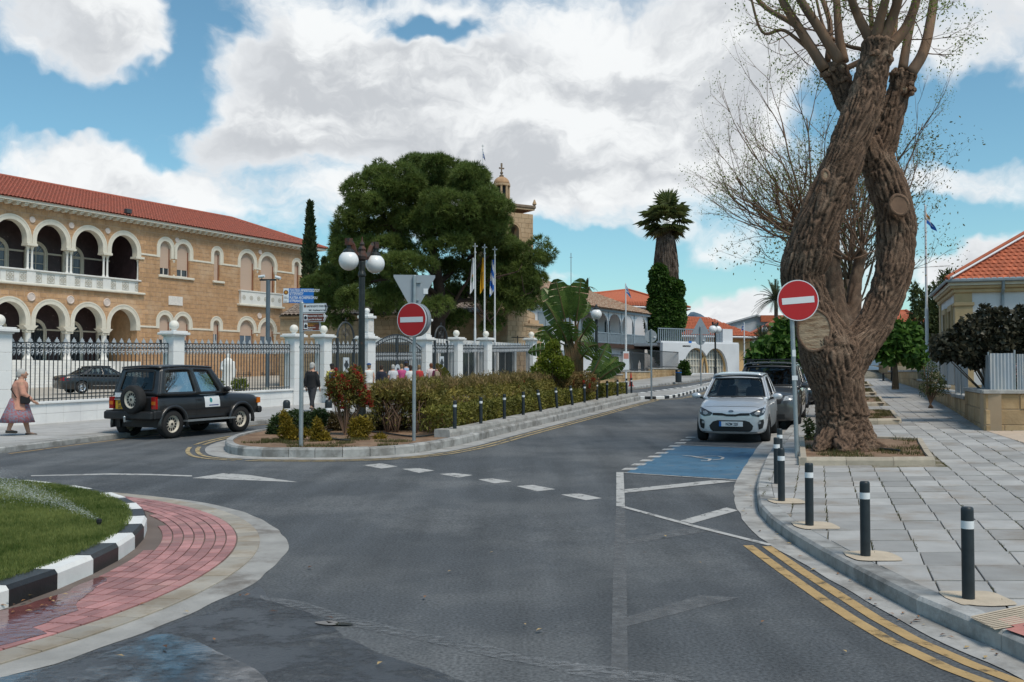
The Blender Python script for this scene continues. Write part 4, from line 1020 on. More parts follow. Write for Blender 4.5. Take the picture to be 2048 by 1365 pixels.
fence_wall(TP[2]+.25, TP[3]-.25, 'short white marble wall between two close pillars'); fence_wall(TP[6]+.25, TP[7]-.25, 'low white marble wall under the white flagpole'); fence_wall(TP[7]+.25, TP[8]-.25, 'low white marble wall under the blue and white flag')
LB = ['white marble pillar with globe beside the woman in pink', 'white marble pillar with globe behind the dark jeep', 'white marble pillar with globe behind the street name post', 'white marble pillar with globe beside the man in black', 'tall white gate pillar with carved block beside the double lamp', 'tall white gate pillar with carved block behind the round sign', 'white marble pillar with globe right of the small gate', 'white marble pillar with globe between the two flag fences', 'white marble pillar with globe behind the banana plant']
for i, t in enumerate(TP): pillar(t, LB[i], tall=i in (4, 5), w=.5 if i not in (4, 5) else .56)
railing(-9, TP[0]-.26, 'black iron fence with silver scroll band left of the end pillar'); railing(TP[0]+.26, TP[1]-.26, 'black iron fence with silver scrolls behind the woman in pink'); railing(TP[1]+.26, TP[2]-.26, 'black iron fence with silver scrolls in front of the statue')
railing(TP[2]+.26, TP[3]-.26, 'narrow black iron fence panel between two close pillars'); railing(TP[6]+.26, TP[7]-.26, 'iron fence panel in front of the white flag pole'); railing(TP[7]+.26, TP[8]-.26, 'iron fence panel in front of the blue striped flag pole')
def ped_gate(t0, t1, label):
 e = railing(t0, t1, label, z_lo=.05, name='pedestrian_gate', group='small arched gates', cat='gate'); L_ = t1-t0; dz = zf(t1)-zf(t0); c = L_*.5; w = .58
 for sx in (-1, 1):
  x = c+sx*w; MB().box(x-.05, x+.05, -.05, .05, 0, 2.72).build('gate_post', IRON, e)
 a = MB(); pts = [(c+w*math.cos(R(180-k*9)), 0, 2.72+dz*.5+w*1.15*math.sin(R(180-k*9))) for k in range(21)]; a.tube(pts, .045, 6); a.build('arch', IRON, e)
 r = MB(); ring(r, (c, 0, 2.98), .17, .016, 16); ring(r, (c, 0, 2.98), .10, .012, 12); r.tube([(c, 0, 2.45), (c, 0, 3.62)], .014, 5); r.tube([(c-.1, 0, 3.52), (c+.1, 0, 3.52)], .012, 5)
 for dx in (-.25, .25): r.tube([(c+dx, 0, 2.45), (c+dx, 0, 3.2)], .012, 5)
 r.build('tracery', IRON, e)
 pl = MB().box(c-.2, c+.2, -.05, -.02, 1.25, 1.9).build('crest_plate', M('crest_plate', (.5, .54, .58), rough=.4), e); k = MB(); k.prism([(.13*math.cos(a)*(1+.25*math.cos(4*a)), .2*math.sin(a)*(1+.2*math.cos(6*a))) for a in [q*math.pi/16 for q in range(32)]], 0, .012, Matrix.Translation((c, -.052, 1.58)) @ Matrix.Rotation(R(90), 4, 'X')); k.build('crest', IRON, pl)
ped_gate(TP[3]+.26, TP[4]-.3, 'small arched iron gate by the man in yellow'); ped_gate(TP[5]+.3, TP[6]-.26, 'small arched iron gate right of the tall pillars')
def main_gate(t0, t1):
 e = empty('main_gate', fmtx(t0), FRZ, label='wide arched double iron gate behind the tour group', cat='gate'); L_ = t1-t0; dz = zf(t1)-zf(t0)
 def top(x): return 2.05+dz*x/L_+.85*math.sin(math.pi*(.1+.8*x/L_))
 n = 28
 for k in range(n+1):
  x = L_*k/n; mobj('bar', BAR, None, e, (x, 0, .05+dz*k/n), None, (1.2, 1.2, top(x)-.05-dz*k/n))
 m = MB()
 for off, r_, mt in ((0, .03, IRON), (-.17, .02, IRON)):
  b = MB(); b.tube([(L_*k/24, 0, top(L_*k/24)+off) for k in range(25)], r_, 6); b.build('arch_rail', mt, e)
 for k in range(14):
  x = L_*(k+.5)/14; mobj('scroll', SCROLL, None, e, (x, 0, top(x)-.155), (0, -math.atan2(top(x+.05)-top(x-.05), .1), 0), (.9, 1, 1))
  mobj('scroll', SCROLL, None, e, (x, 0, 1.93+dz*(k+.5)/14), None, (.9, 1, 1)); mobj('lace', LACE, None, e, (x, 0, 1.9+dz*(k+.5)/14), None, (.9, 1, 1))
 for z in (.15, 1.9, 2.08): MB().tube([(0, 0, z), (L_, 0, z+dz)], .02, 5).build('rail', IRON, e)
 for x in (L_/2-.03, L_/2+.03): MB().box(x-.025, x+.025, -.03, .03, .05, top(x)).build('meeting_stile', IRON, e)
 o = MB(); o.prism([(.27*math.cos(a), .42*math.sin(a)) for a in [q*math.pi/12 for q in range(24)]], 0, .02, Matrix.Translation((L_/2, -.04, 1.15)) @ Matrix.Rotation(R(90), 4, 'X')); ov = o.build('oval_plate', M('crest_plate', (.5, .54, .58)), e)
 k = MB(); k.prism([(.15*math.cos(a)*(1+.25*math.cos(4*a)), .26*math.sin(a)*(1+.2*math.cos(6*a))) for a in [q*math.pi/16 for q in range(32)]], 0, .012, Matrix.Translation((L_/2, -.062, 1.15)) @ Matrix.Rotation(R(90), 4, 'X')); k.build('crest', IRON, ov)
main_gate(TP[4]+.3, TP[5]-.3)
hut = empty('guard_hut', fmtx(28.2, zf(28.2)), FRZ, label='white framed glazed hut behind the iron fence', cat='hut')
HW = M('hut_white', (.68, .68, .67), rough=.5); HG = M('hut_glass', (.03, .04, .045), rough=.08, spec=.6)
for k in range(6):
 MB().box(-5.2+k*2.2, -4.9+k*2.2, 1.6, 1.9, 0, 2.5).build('post', HW, hut)
 if k < 5: MB().box(-4.9+k*2.2, -3.0+k*2.2, 1.72, 1.78, .4, 2.35).build('pane', HG, hut); MB().box(-4.9+k*2.2, -3.0+k*2.2, 1.65, 1.85, 0, .4).build('sill_panel', HW, hut); MB().box(-3.97+k*2.2, -3.93+k*2.2, 1.68, 1.82, .4, 2.35).build('mullion', HW, hut)
MB().box(-5.4, 6.3, 1.4, 5, 2.5, 2.72).build('roof', HW, hut)
# ================================================================ STREET FURNITURE
BOLL = M('bollard_black', (.020, .028, .034), rough=.45, var=.25, scale=12, spec=.4)
BWHITE = M('bollard_band', (.72, .74, .76), rough=.5, var=.06)
GALV = M('galvanised', (.33, .36, .38), rough=.42, metal=.6, var=.12, scale=8)
SIGNB = M('sign_back', (.30, .335, .37), rough=.5, metal=.25, var=.06)
SRED = M('sign_red', (.42, .012, .016), rough=.4, var=.05)
SWHITE = M('sign_white', (.66, .69, .72), rough=.4, var=.03)
BLK = M('post_black', (.018, .024, .026), rough=.45, var=.3, scale=9, col2=(.09, .045, .025), c2scale=7, c2lo=.6, c2hi=.75)
def bollard_mesh():
 a = MB().lathe([(.043, -.06), (.043, .50)], 18).mesh('post', True, [BOLL]); a2 = MB().lathe([(.043, .556), (.043, .63), (.041, .645), (.034, .652)], 18).mesh('cap', True, [BOLL])
 b = MB().lathe([(.0435, .50), (.0437, .528), (.0435, .556)], 18, cap=False).mesh('band', True, [BWHITE]); return a, a2, b
BM = bollard_mesh()
for me in BM:
 try: me.set_sharp_from_angle(angle=R(40))
 except Exception: pass
def bollard(p, label, group, tilt=(0, 0), s=1.0):
 e = empty('bollard', p, random.uniform(0, 3), label, 'bollard', group); e.rotation_euler = (tilt[0], tilt[1], 0); e.scale = (s, s, s)
 for me in BM: mobj(me.name, me, None, e)
for (x, y), lb in (((1937, 1199), 'black bollard with white band beside the ribbed tactile slab'), ((1731, 1113), 'black bollard between two beige mortar patches on the curved kerb'), ((1619, 1052), 'black bollard in front of the forked tree planter edge')):
 p = gnd(x, y, PAVH); bollard(p, lb, 'bollards round the pavement corner', s=(gnd(x, y, PAVH).y/p.y)*1.0)
for (x, y), lb in (((1563, 1003), 'front bollard of the tight cluster by the blue bay'), ((1554, 968), 'middle bollard of the tight cluster by the blue bay'), ((1560, 940), 'rear bollard of the tight cluster by the blue bay')):
 bollard(gnd(x, y, PAVH), lb, 'bollards round the pavement corner')
hb = [(910, 874, 0), (961, 863, 0), (1009, 853, 0), (1047, 845, 0), (1081, 838, 8), (1114, 831, 4), (1145, 824, 6), (1169, 819, 0), (1194, 813, 1), (1214, 808, 0), (1235, 803.5, 0), (1253, 800.5, 0), (1263, 800, 0)]
ORD = 'first second third fourth fifth sixth seventh eighth ninth tenth eleventh twelfth thirteenth'.split(); stl = resample(offs(stepR, .30), .05)
for i, (x, y, tl) in enumerate(hb):
 q = min(stl, key=lambda s: abs(proj((s[0], s[1], gh(*s)+.33))[0]-x)); bollard((q[0], q[1], gh(*q)+.33), ('leaning' if tl > 2 else 'upright')+' black bollard, '+ORD[i]+' of the low hedge row from the lamp end', 'bollards by the low hedge', tilt=(0, -R(tl)))
def low_bollard(x, y, lb):
 p = gnd(x, y, PAVH); e = empty('bollard', p, 0, lb, 'bollard'); MB().lathe([(.13, -.03), (.13, .3), (.10, .38), (.03, .40)], 16).build('post', BOLL, e, smooth=True); MB().lathe([(.132, .02), (.132, .1)], 16, cap=False).build('band', BWHITE, e)
low_bollard(573, 823, 'stubby black bollard beside the low marble wall end'); low_bollard(657, 822, 'stubby black bollard beside the man in black')
# ---- signs
def disc(mb, r, y0, y1, n=40): mb.lathe([(r, y0), (r, y1)], n, Matrix.Rotation(R(90), 4, 'X')); return mb
def no_entry(parent, z, r, rot, tilt=0.0, off=.06, name='no_entry_disc'):
 e = empty(name, (0, 0, z), rot, parent=parent); e.rotation_euler = (0, tilt, rot)
 bp = disc(MB(), r, -off-.0, -off+.012) if False else None
 def D(r_, y, th, m, nm, par): return MB().lathe([(r_, y), (r_, y+th)], 44, Matrix.Rotation(R(90), 4, 'X')).build(nm, m, par)
 D(r, off, .018, SWHITE, 'rim', e); D(r*.955, off+.0185, .002, SRED, 'red_face', e)
 MB().box(-r*.78, r*.78, -off-.0235, -off-.021, -r*.155, r*.155).build('white_bar', SWHITE, e); D(r*.99, off-.012, .0115, SIGNB, 'back_plate', e)
 return e
def post(e, h, r=.04, m=None): return MB().lathe([(r, -.1), (r, h), (r*.9, h+.01)], 14).build('post', m or GALV, e, smooth=False)
p = gnd(1594, 905, PAVH+.1); e = empty('no_entry_sign', p, 0, 'red no entry sign on a grey post beside the forked tree', 'road sign'); sR = 2000/p.y
zc = atY(1580, 602, p.y).z-p.z; e.rotation_euler = (0, R(-1.6), 0)
po = post(e, zc+.2); q = no_entry(e, zc, .365, R(-2), tilt=R(-3)); q.location.x = .10
for z in (zc-.2, zc+.2): MB().box(-.05, .05, -.055, .0, z-.015, z+.015).build('clamp', GALV, e)
st = MB().box(-.05, .05, -.047, -.042, 1.28, 1.36).build('sticker', SWHITE, e); MB().box(-.03, .03, -.047, -.042, 1.7, 1.82).build('sticker', SWHITE, e)
p = gnd(828, 882, .15); e = empty('give_way_sign_post', p, 0, 'grey post with triangular sign back and red no entry disc', 'road sign')
zt = atY(830, 550, p.y).z-p.z; post(e, zt-.02)
tri = empty('triangle_sign', (0, 0, zt), R(8), parent=e); s = .46
MB().prism([(-s, 0), (-s+.03, .03-.03), (s, 0), (s, -.05), (.04, -.80), (-.04, -.80), (-s, -.05)], 0, .008, Matrix.Translation((0, .055, 0)) @ Matrix.Rotation(R(90), 4, 'X')).build('plate', SIGNB, tri)
for z in (-.16, -.55): MB().box(-.02, .14 if z > -.3 else .1, .0, .046, z-.02, z+.02).build('bracket', GALV, tri)
MB().box(.2, .3, .036, .0465, -.42, -.30).build('sticker', SWHITE, tri)
zc = atY(826, 640, p.y).z-p.z; q = no_entry(e, zc, .375, R(-26)); q.location = (-.02, -.01, zc)
b2 = empty('rear_disc', (0, 0, zc), R(-26), parent=e); MB().lathe([(.375, -.1), (.375, -.075)], 44, Matrix.Rotation(R(90), 4, 'X')).build('back_plate', SIGNB, b2); MB().lathe([(.365, -.0749), (.365, .02)], 44, Matrix.Rotation(R(90), 4, 'X')).build('housing', SIGNB, b2)
p = gnd(602, 894, .15); e = empty('street_sign_post', p, 0, 'grey post carrying blue street name plate and arrow signs', 'sign post'); k = p.y/2000
zt = atY(602, 606, p.y).z-p.z; post(e, zt, .045)
MB().lathe([(.052, zt-.62), (.052, zt-.02)], 14).build('sleeve', GALV, e); MB().lathe([(.054, zt-.95), (.054, zt-.9)], 14).build('collar', GALV, e)
def zz(y): return atY(602, y, p.y).z-p.z
BLUES = M('sign_blue', (.008, .13, .45), rough=.35, var=.03); BROWN = M('sign_brown', (.13, .035, .022), rough=.4, var=.05); GOLD = M('sign_gold', (.55, .28, .03), rough=.4); INK = M('ink', (.02, .02, .03), rough=.5)
W_, H_ = 60*k, 29.5*k
bp = empty('street_name_plate', ((595-602)*k, 0, zz(592)), R(6), parent=e)
MB().box(-W_/2, W_/2, -.012, .012, -H_/2, H_/2).build('plate', BLUES, bp); MB().box(-W_/2+.002, -W_/2+W_*.185, -.0145, -.0122, -H_/2+.002, H_/2-.002).build('white_field', SWHITE, bp)
def txt(par, s, x, z, size, m, xs=1.0, y=-.0165, bold=0.0): return text_mesh('lettering', s, size, m, par, Matrix.Translation((x, y, z)) @ Matrix.Rotation(R(90), 4, 'X'), xs=xs, bold=bold)
x0 = -W_/2+W_*.21
txt(bp, 'ΠΛΑΤΕΙΑ ΑΡΧΙΕΠΙΣΚΟΠΟΥ', x0, H_*.27, .078, SWHITE, .62, -.0135, .0015); txt(bp, 'ΚΥΠΡΙΑΝΟΥ', x0, H_*.05, .078, SWHITE, .62, -.0135, .0015); txt(bp, 'PLATEIA ARCHIEPISKOPOU', x0, -H_*.22, .078, SWHITE, .60, -.0135, .0015); txt(bp, 'KYPRIANOU', x0, -H_*.44, .078, SWHITE, .62, -.0135, .0015)
MB().box(x0, W_/2-.01, -.0142, -.0122, -.002, .002).build('divider', SWHITE, bp)
em = Matrix.Translation((-W_/2+W_*.09, -.0148, H_*.22)) @ Matrix.Rotation(R(90), 4, 'X')
MB().prism([(.047*math.cos(a)*(1+.07*math.cos(8*a)), .047*math.sin(a)*(1+.07*math.cos(8*a))) for a in [q*math.pi/24 for q in range(48)]], 0, .002, em).build('emblem', M('emblem_brown', (.18, .07, .03)), bp); MB().prism([(.024*math.cos(a), .024*math.sin(a)) for a in [q*math.pi/10 for q in range(20)]], .0021, .004, em).build('emblem_centre', GOLD, bp)
for z, s in ((-.06, 'ΔΗΜΟΣ'), (-.10, 'ΛΕΥΚΩΣΙΑΣ'), (-.20, 'NICOSIA'), (-.25, 'MUNICIPALITY')): txt(bp, s, -W_/2+.012, z*H_*2.0, .022, INK, .75, -.0155)
def arrow(y, wpx, hpx, mat, rot, lines, edge, icon, chev):
 a = empty('arrow_sign', (.02, -.02, zz(y)), rot, parent=e); w, h = wpx*k, hpx*k
 MB().prism([(0, -h/2), (w*.93, -h/2), (w, 0), (w*.93, h/2), (0, h/2)], 0, .03, Matrix.Translation((0, .015, 0)) @ Matrix.Rotation(R(90), 4, 'X')).build('border', edge, a)
 MB().prism([(.012, -h/2+.012), (w*.925, -h/2+.012), (w*.985, 0), (w*.925, h/2-.012), (.012, h/2-.012)], 0, .003, Matrix.Translation((0, -.0152, 0)) @ Matrix.Rotation(R(90), 4, 'X')).build('face', mat, a)
 MB().prism([(w*.895, -h/2+.03), (w*.925, -h/2+.03), (w*.97, 0), (w*.925, h/2-.03), (w*.895, h/2-.03), (w*.935, 0)], 0, .003, Matrix.Translation((0, -.0184, 0)) @ Matrix.Rotation(R(90), 4, 'X')).build('chevron', chev, a)
 for s, x, z, sz, m, xs in lines: txt(a, s, x*w, z*h, sz, m, xs, -.0195, .0006)
 if icon:
  MB().box(.03, .115, -.0195, -.0184, -h*.32, h*.32).build('pictogram_field', SWHITE, a); MB().prism([(.045, -h*.2), (.1, -h*.2), (.1, .0), (.112, .0), (.0725, h*.22), (.033, .0), (.045, .0)], 0, .0015, Matrix.Translation((0, -.0196, 0)) @ Matrix.Rotation(R(90), 4, 'X')).build('pictogram', INK, a)
 else: MB().prism([(.022*math.cos(q)*(1+.1*math.cos(8*q)), .03*math.sin(q)) for q in [i*math.pi/16 for i in range(32)]], 0, .002, Matrix.Translation((.06, -.0185, h*.2)) @ Matrix.Rotation(R(90), 4, 'X')).build('emblem', MATS['emblem_brown'], a)
arrow(617, 53, 19, SWHITE, R(-12), [('ΔΗΜΟΤΙΚΟ ΚΕΝΤΡΟ ΤΕΧΝΩΝ ΛΕΥΚΩΣΙΑΣ', .17, .08, .055, INK, .48), ('NiMAC - Nicosia Municipal Arts Centre', .26, -.32, .052, INK, .44)], SIGNB, False, INK)
arrow(636, 50, 18, BROWN, R(-12), [('Μουσείο Λαϊκής Τέχνης Κύπρου', .22, .08, .05, SWHITE, .58), ('Cyprus Folk Art Museum', .22, -.30, .05, SWHITE, .62)], SWHITE, True, SWHITE)
arrow(652.5, 38, 20, BROWN, R(-6), [('ΙΔΡΥΜΑ ΑΡΧΙΕΠΙΣΚΟΠΟΥ', .26, .17, .042, GOLD, .46), ('ΜΑΚΑΡΙΟΥ Γ΄', .26, -.03, .042, GOLD, .6), ('Archbishop Makarios III Foundation', .26, -.22, .030, SWHITE, .42), ('Cultural Centre', .26, -.38, .030, SWHITE, .6)], SWHITE, True, SWHITE)
def far_sign(x, y, ytop, lb, tri=False, dy=None):
 p = gnd(x, y, .12); e = empty('round_sign', p, 0, lb, 'road sign'); zc = atY(x, ytop, p.y).z-p.z
 post(e, zc+(.3 if not tri else .75), .04); r = 12.7*p.y/2000 if not tri else 10.5*p.y/2000
 MB().lathe([(r, -.07), (r, -.05)], 32, Matrix.Rotation(R(90), 4, 'X')).build('disc_back', SIGNB, e, rot=(0, 0, R(10)))
 MB().box(-.05, .05, .0, .05, zc-.05, zc+.05).build('clamp', GALV, e)
 for o in e.children:
  if o.name.startswith('disc'): o.location.z = zc
 MB().box(r*.4, r*.75, .036, .049, zc-.06, zc+.0).build('sticker', SWHITE, e)
 if tri: s = .52; MB().prism([(-s, 0), (s, 0), (.03, .92), (-.03, .92)], 0, .01, Matrix.Translation((0, .06, zc+.32)) @ Matrix.Rotation(R(90), 4, 'X')).build('triangle_back', SIGNB, e)
far_sign(1303, 794, 673, 'back of a round sign on the striped traffic island'); far_sign(1402, 772, 680, 'backs of a round and a triangular sign on one post', True)
# ---- lamps
OPAL = M('opal_globe', (.78, .79, .80), rough=.25, var=.02, spec=.4)
RUST = M('rusty_iron', (.11, .04, .024), rough=.7, var=.35, scale=10, bump=.4, bscale=50, col2=(.03, .03, .03), c2scale=5)
def lamp(p, H, label, rot, gr, two=True, rust=True, arm=.42):
 e = empty('street_lamp', p, rot, label, 'street lamp', 'globe street lamps'); s = H/4.9
 prof = [(.17, -.1), (.17, .12), (.14, .2), (.115, .3), (.11, .75), (.13, .78), (.13, .84), (.085, .9), (.075, 3.9), (.10, 3.93), (.10, 3.97), (.075, 4.05), (.09, 4.28), (.06, 4.32)]
 MB().lathe([(r*s, z*s) for r, z in prof], 16).build('column', BLK, e, smooth=False); m = RUST if rust else BLK
 for q in range(12):
  a = q*math.pi/6; MB().tube([(.112*s*math.cos(a), .112*s*math.sin(a), .28*s), (.108*s*math.cos(a), .108*s*math.sin(a), .76*s)], .012*s, 4).build('flute', BLK, e)
 hub = MB().lathe([(.06*s, 4.3*s), (.11*s, 4.34*s), (.13*s, 4.42*s), (.09*s, 4.55*s), (.11*s, 4.6*s), (.05*s, 4.68*s), (.07*s, 4.72*s), (.02*s, 4.82*s), (.008*s, 4.92*s)], 12).build('finial', m, e)
 if two:
  for sx in (-1, 1):
   A = MB(); pts = cr([(sx*.08*s, 0, 4.42*s), (sx*.2*s, 0, 4.45*s), (sx*.32*s, 0, 4.68*s), (sx*arm*s, 0, 4.76*s)], 5); A.tube(pts, [.075*s*(1-.25*i/len(pts)) for i in range(len(pts))], 4, sq=(1.2, .7)); A.cbox((sx*(arm+.03)*s, 0, 4.74*s), (.14*s, .14*s, .17*s)); A.build('arm', m, e)
   x = sx*(arm+.03)*s; zb = 4.50*s
   MB().lathe([(.05*s, zb+.16*s), (.05*s, zb+.08*s), (.10*s, zb+.05*s), (.145*s, zb+.0), (.15*s, zb-.035*s), (.03*s, zb-.036*s)], 20, Matrix.Translation((x, 0, 0))).build('globe_cap', BLK, e)
   MB().sphere((x, 0, zb-gr*.93), gr, 28, 20).build('globe', OPAL, e, smooth=True)
 else:
  MB().sphere((0, 0, 4.3*s+gr), gr, 24, 16).build('globe', OPAL, e, smooth=True); MB().lathe([(.6*gr, 4.3*s+1.78*gr), (.55*gr, 4.3*s+2.1*gr), (.2*gr, 4.3*s+2.4*gr), (.22*gr, 4.3*s+2.6*gr), (.05*gr, 4.3*s+2.9*gr)], 16).build('globe_cap', BLK, e)
 return e
yl = 25.0; q = atY(723, 748, yl); lamp((q.x, yl, gh(q.x, yl)+.12), 4.9, 'black two globe street lamp with rusty arms in the flower island', R(52), .245)
def lamp_px(x, yb, ytop, lb, two, dz=.12, grp=10, rot=.3):
 p = gnd(x, yb, dz); H = atY(x, ytop, p.y).z-p.z;
 if not two: H = H/1.0
 lamp(p, H, lb, rot, grp*p.y/2000, two, False)
yb = 40.0; q = atY(1193, 748, yb); H1 = atY(1193, 585, yb).z-gh(q.x, yb)
lamp((q.x, yb, gh(q.x, yb)), H1*.86, 'black single globe lamp rising behind the banana plant', 0, 11*yb/2000, False, False)
lamp_px(1431, 755, 643, 'black two globe lamp in front of the white arched building', True, grp=8.0, rot=.9)
p5 = atY(1530, 748, 78.0); lamp((p5.x, 78, gh(p5.x, 78)), atY(1530, 655, 78).z-gh(p5.x, 78), 'distant black globe lamp beside the small palm', .9, .25, False, False)
p = gnd(1357, 765, PAVH); e = empty('litter_bin', p, .2, 'dark cylindrical litter bin with a blue band on far pavement', 'litter bin'); s = (765-739)*p.y/2000
MB().lathe([(.17, 0), (.19, .02), (.19, s*.72)], 20).build('drum', BOLL, e); MB().lathe([(.195, s*.72), (.195, s*.78)], 20).build('band', BLUES, e); MB().lathe([(.19, s*.78), (.19, s*.96), (.15, s)], 20).build('hood', BOLL, e); MB().box(-.12, .02, -.2, -.17, s*.80, s*.92).build('slot', M('bin_slot', (.35, .22, .12)), e)
p = gnd(1262, 773, PAVH); e = empty('traffic_cone', p, 0, 'tall red traffic cone behind the hedge end', 'traffic cone'); s = 27*p.y/2000
CONE = M('cone_red', (.45, .05, .03), rough=.5); MB().lathe([(.11, .04), (.03, s)], 16).build('cone', CONE, e); MB().box(-.15, .15, -.15, .15, 0, .04).build('base', CONE, e)
# ================================================================ BUILDINGS BEYOND
OLDST = M('old_stone', (.44, .30, .18), rough=.9, var=.14, scale=1.5, bump=.3, bscale=20, rnd=.10, col2=(.50, .36, .23), c2scale=.5)
WALLST = M('wall_stone', (.42, .30, .17), rough=.9, var=.2, scale=2.5, bump=.4, bscale=18, rnd=.16, col2=(.33, .22, .11), c2scale=.8)
OLDMO = M('old_mortar', (.36, .27, .18), rough=.95, var=.1)
OLDTILE = M('old_roof_tile', (.30, .17, .11), rough=.9, var=.45, scale=9, bump=.3, bscale=30, col2=(.42, .34, .25), c2scale=6, c2lo=.45, c2hi=.6)
GREYTILE = M('brown_roof_tile', (.20, .15, .125), rough=.9, var=.4, scale=9, bump=.3, bscale=30, col2=(.30, .25, .20), c2scale=5)
ORTILE = M('orange_roof_tile', (.44, .12, .055), rough=.8, var=.2, scale=6, bump=.2, bscale=30)
REDTILE = M('flat_red_tile', (.42, .115, .055), rough=.8, var=.15, scale=3, bump=.2, bscale=30, rnd=.22)
PLAST = M('white_plaster', (.62, .635, .66), rough=.85, var=.06, scale=1, bump=.1, bscale=20, col2=(.50, .49, .47), c2scale=.6, c2lo=.55, c2hi=.85)
BLUEGR = M('blue_grey_paint', (.22, .27, .31), rough=.6, var=.12, scale=5)
YELP = M('ochre_plaster', (.55, .36, .17), rough=.85, var=.08, scale=.8, bump=.1, bscale=20)
def bw(mb, name, mat, e, **k):
 o = mb.build(name, mat, e, **k); l = -Vector(e.location); o.location = l; return o
def quad(mb, pts): mb.add(pts, [tuple(range(len(pts)))]); return mb
def block_wall(e, A, B, z0, z1, bwid, bh, mat, limit=0, name='stone_block', th=.10, dz=0.0, zslope=None, irr=.0):
 A = Vector((A[0], A[1], 0)); B = Vector((B[0], B[1], 0)); d = (B-A); L_ = d.length; d.normalize(); n = Vector((d.y, -d.x, 0))
 base = MB(); P = [A, B, B-n*th, A-n*th]
 base.add([(p.x, p.y, z0) for p in P]+[(p.x, p.y, z1) for p in P], [(0, 1, 5, 4), (1, 2, 6, 5), (2, 3, 7, 6), (3, 0, 4, 7), (4, 5, 6, 7)]); bw(base, 'wall_core', OLDMO, e)
 rows = max(1, round((z1-z0)/bh)); big = MB(); cnt = 0
 for r_ in range(rows):
  za, zb = z0+(z1-z0)*r_/rows+.008, z0+(z1-z0)*(r_+1)/rows-.008; x = 0.0 if r_ % 2 == 0 else -bwid*.45
  while x < L_:
   w = bwid*random.uniform(1-irr-.12, 1+irr+.12); a, b = max(0, x)+.008, min(L_, x+w)-.008; x += w
   if b-a < .04: continue
   pr = random.uniform(.012, .03); g = .012
   V = [A+d*a+Vector((0, 0, za)), A+d*b+Vector((0, 0, za)), A+d*b+Vector((0, 0, zb)), A+d*a+Vector((0, 0, zb))]
   V += [A+d*(a+g)+n*pr+Vector((0, 0, za+g)), A+d*(b-g)+n*pr+Vector((0, 0, za+g)), A+d*(b-g)+n*pr+Vector((0, 0, zb-g)), A+d*(a+g)+n*pr+Vector((0, 0, zb-g))]
   F = [(4, 5, 6, 7), (0, 1, 5, 4), (1, 2, 6, 5), (2, 3, 7, 6), (3, 0, 4, 7)]
   if cnt < limit: bw(MB().add(V, F), name, mat, e)
   else: big.add(V, F)
   cnt += 1
 if big.v: tag(bw(big, 'stone_courses', mat, e), kind='stuff')
# ---- church
ch = empty('church', (-2, 63.5, .85), 0, 'old sandstone church with brown tiled roof behind the pine', 'church'); g0 = .7
def cp(px, Y): return atY(px, 700, Y).x
ze = atY(800, 633, 65).z
xa, xb = cp(560, 66), cp(954, 63.5)
block_wall(ch, (xa, 66), (xb, 63.5), g0, ze, .42, .30, OLDST, 60)
bw(MB().box(xa-.2, xb+.3, 73.7, 77.4, ze, ze+.14), 'cornice', OLDST, ch) if False else None
cm = MB(); A = Vector((xa, 65.85, ze)); B = Vector((xb+.2, 63.3, ze)); cm.tube([A, B], .12, 4); bw(cm, 'cornice', OLDST, ch)
rz = ze+1.35; C = (xb+1.3, 68.5, rz+.35); D = (xa+.5, 71.2, rz+.35)
rb_ = quad(MB(), [tuple(A+Vector((0, -.15, .06))), tuple(B+Vector((0, -.15, .06))), C, D]); quad(rb_, [D, C, (xb+1, 78, ze), (xa, 78, ze)]); ro = bw(rb_, 'roof', GREYTILE, ch)
tl = MB(); tiled_plane(tl, A+Vector((0, -.2, .08)), B+Vector((0, -.2, .08)), C, D, .30, .5, .09); o = bw(tl, 'roof_tiles', GREYTILE, ch); tag(o, kind='stuff')
a0, a1, a2 = (xb, 63.5), (cp(1015, 61), 61), (cp(1053, 62), 62); zt = atY(1015, 622, 61).z
block_wall(ch, a0, a1, g0, zt, .42, .30, OLDST, 50); block_wall(ch, a1, a2, g0, zt, .42, .30, OLDST, 40); block_wall(ch, a2, (a2[0]+.6, 65), g0, zt, .42, .30, OLDST, 0)
bw(MB().prism([a0, a1, a2, (a2[0]+.6, 66), (xb, 66)], zt, zt+.14), 'apse_cap', OLDST, ch)
block_wall(ch, a2, (cp(1084, 62.8), 62.8), g0, atY(1070, 652, 62.4).z, .42, .30, OLDST, 20)
bw(MB().prism([(a2[0]-.1, 61.8), (cp(1086, 62.6), 62.6), (cp(1088, 64), 64.5), (a2[0], 65)], atY(1070, 652, 62.4).z, atY(1070, 648, 62.4).z), 'ledge', OLDST, ch)
bw(MB().prism([(a2[0]+.2, 62.5), (cp(1078, 63.2), 63.2), (cp(1078, 65), 65), (a2[0]+.2, 65.5)], atY(1070, 648, 62.4).z, atY(1070, 640, 62.4).z), 'ledge', OLDST, ch)
gp = MB(); gp.tube([atY(1035, 672, 60.7), atY(1035, 700, 60.7)], .03, 5); gp.tube([atY(1023, 675, 60.7), atY(1056, 676, 60.7)], .03, 5); bw(gp, 'drain_pipe', BLK, ch)
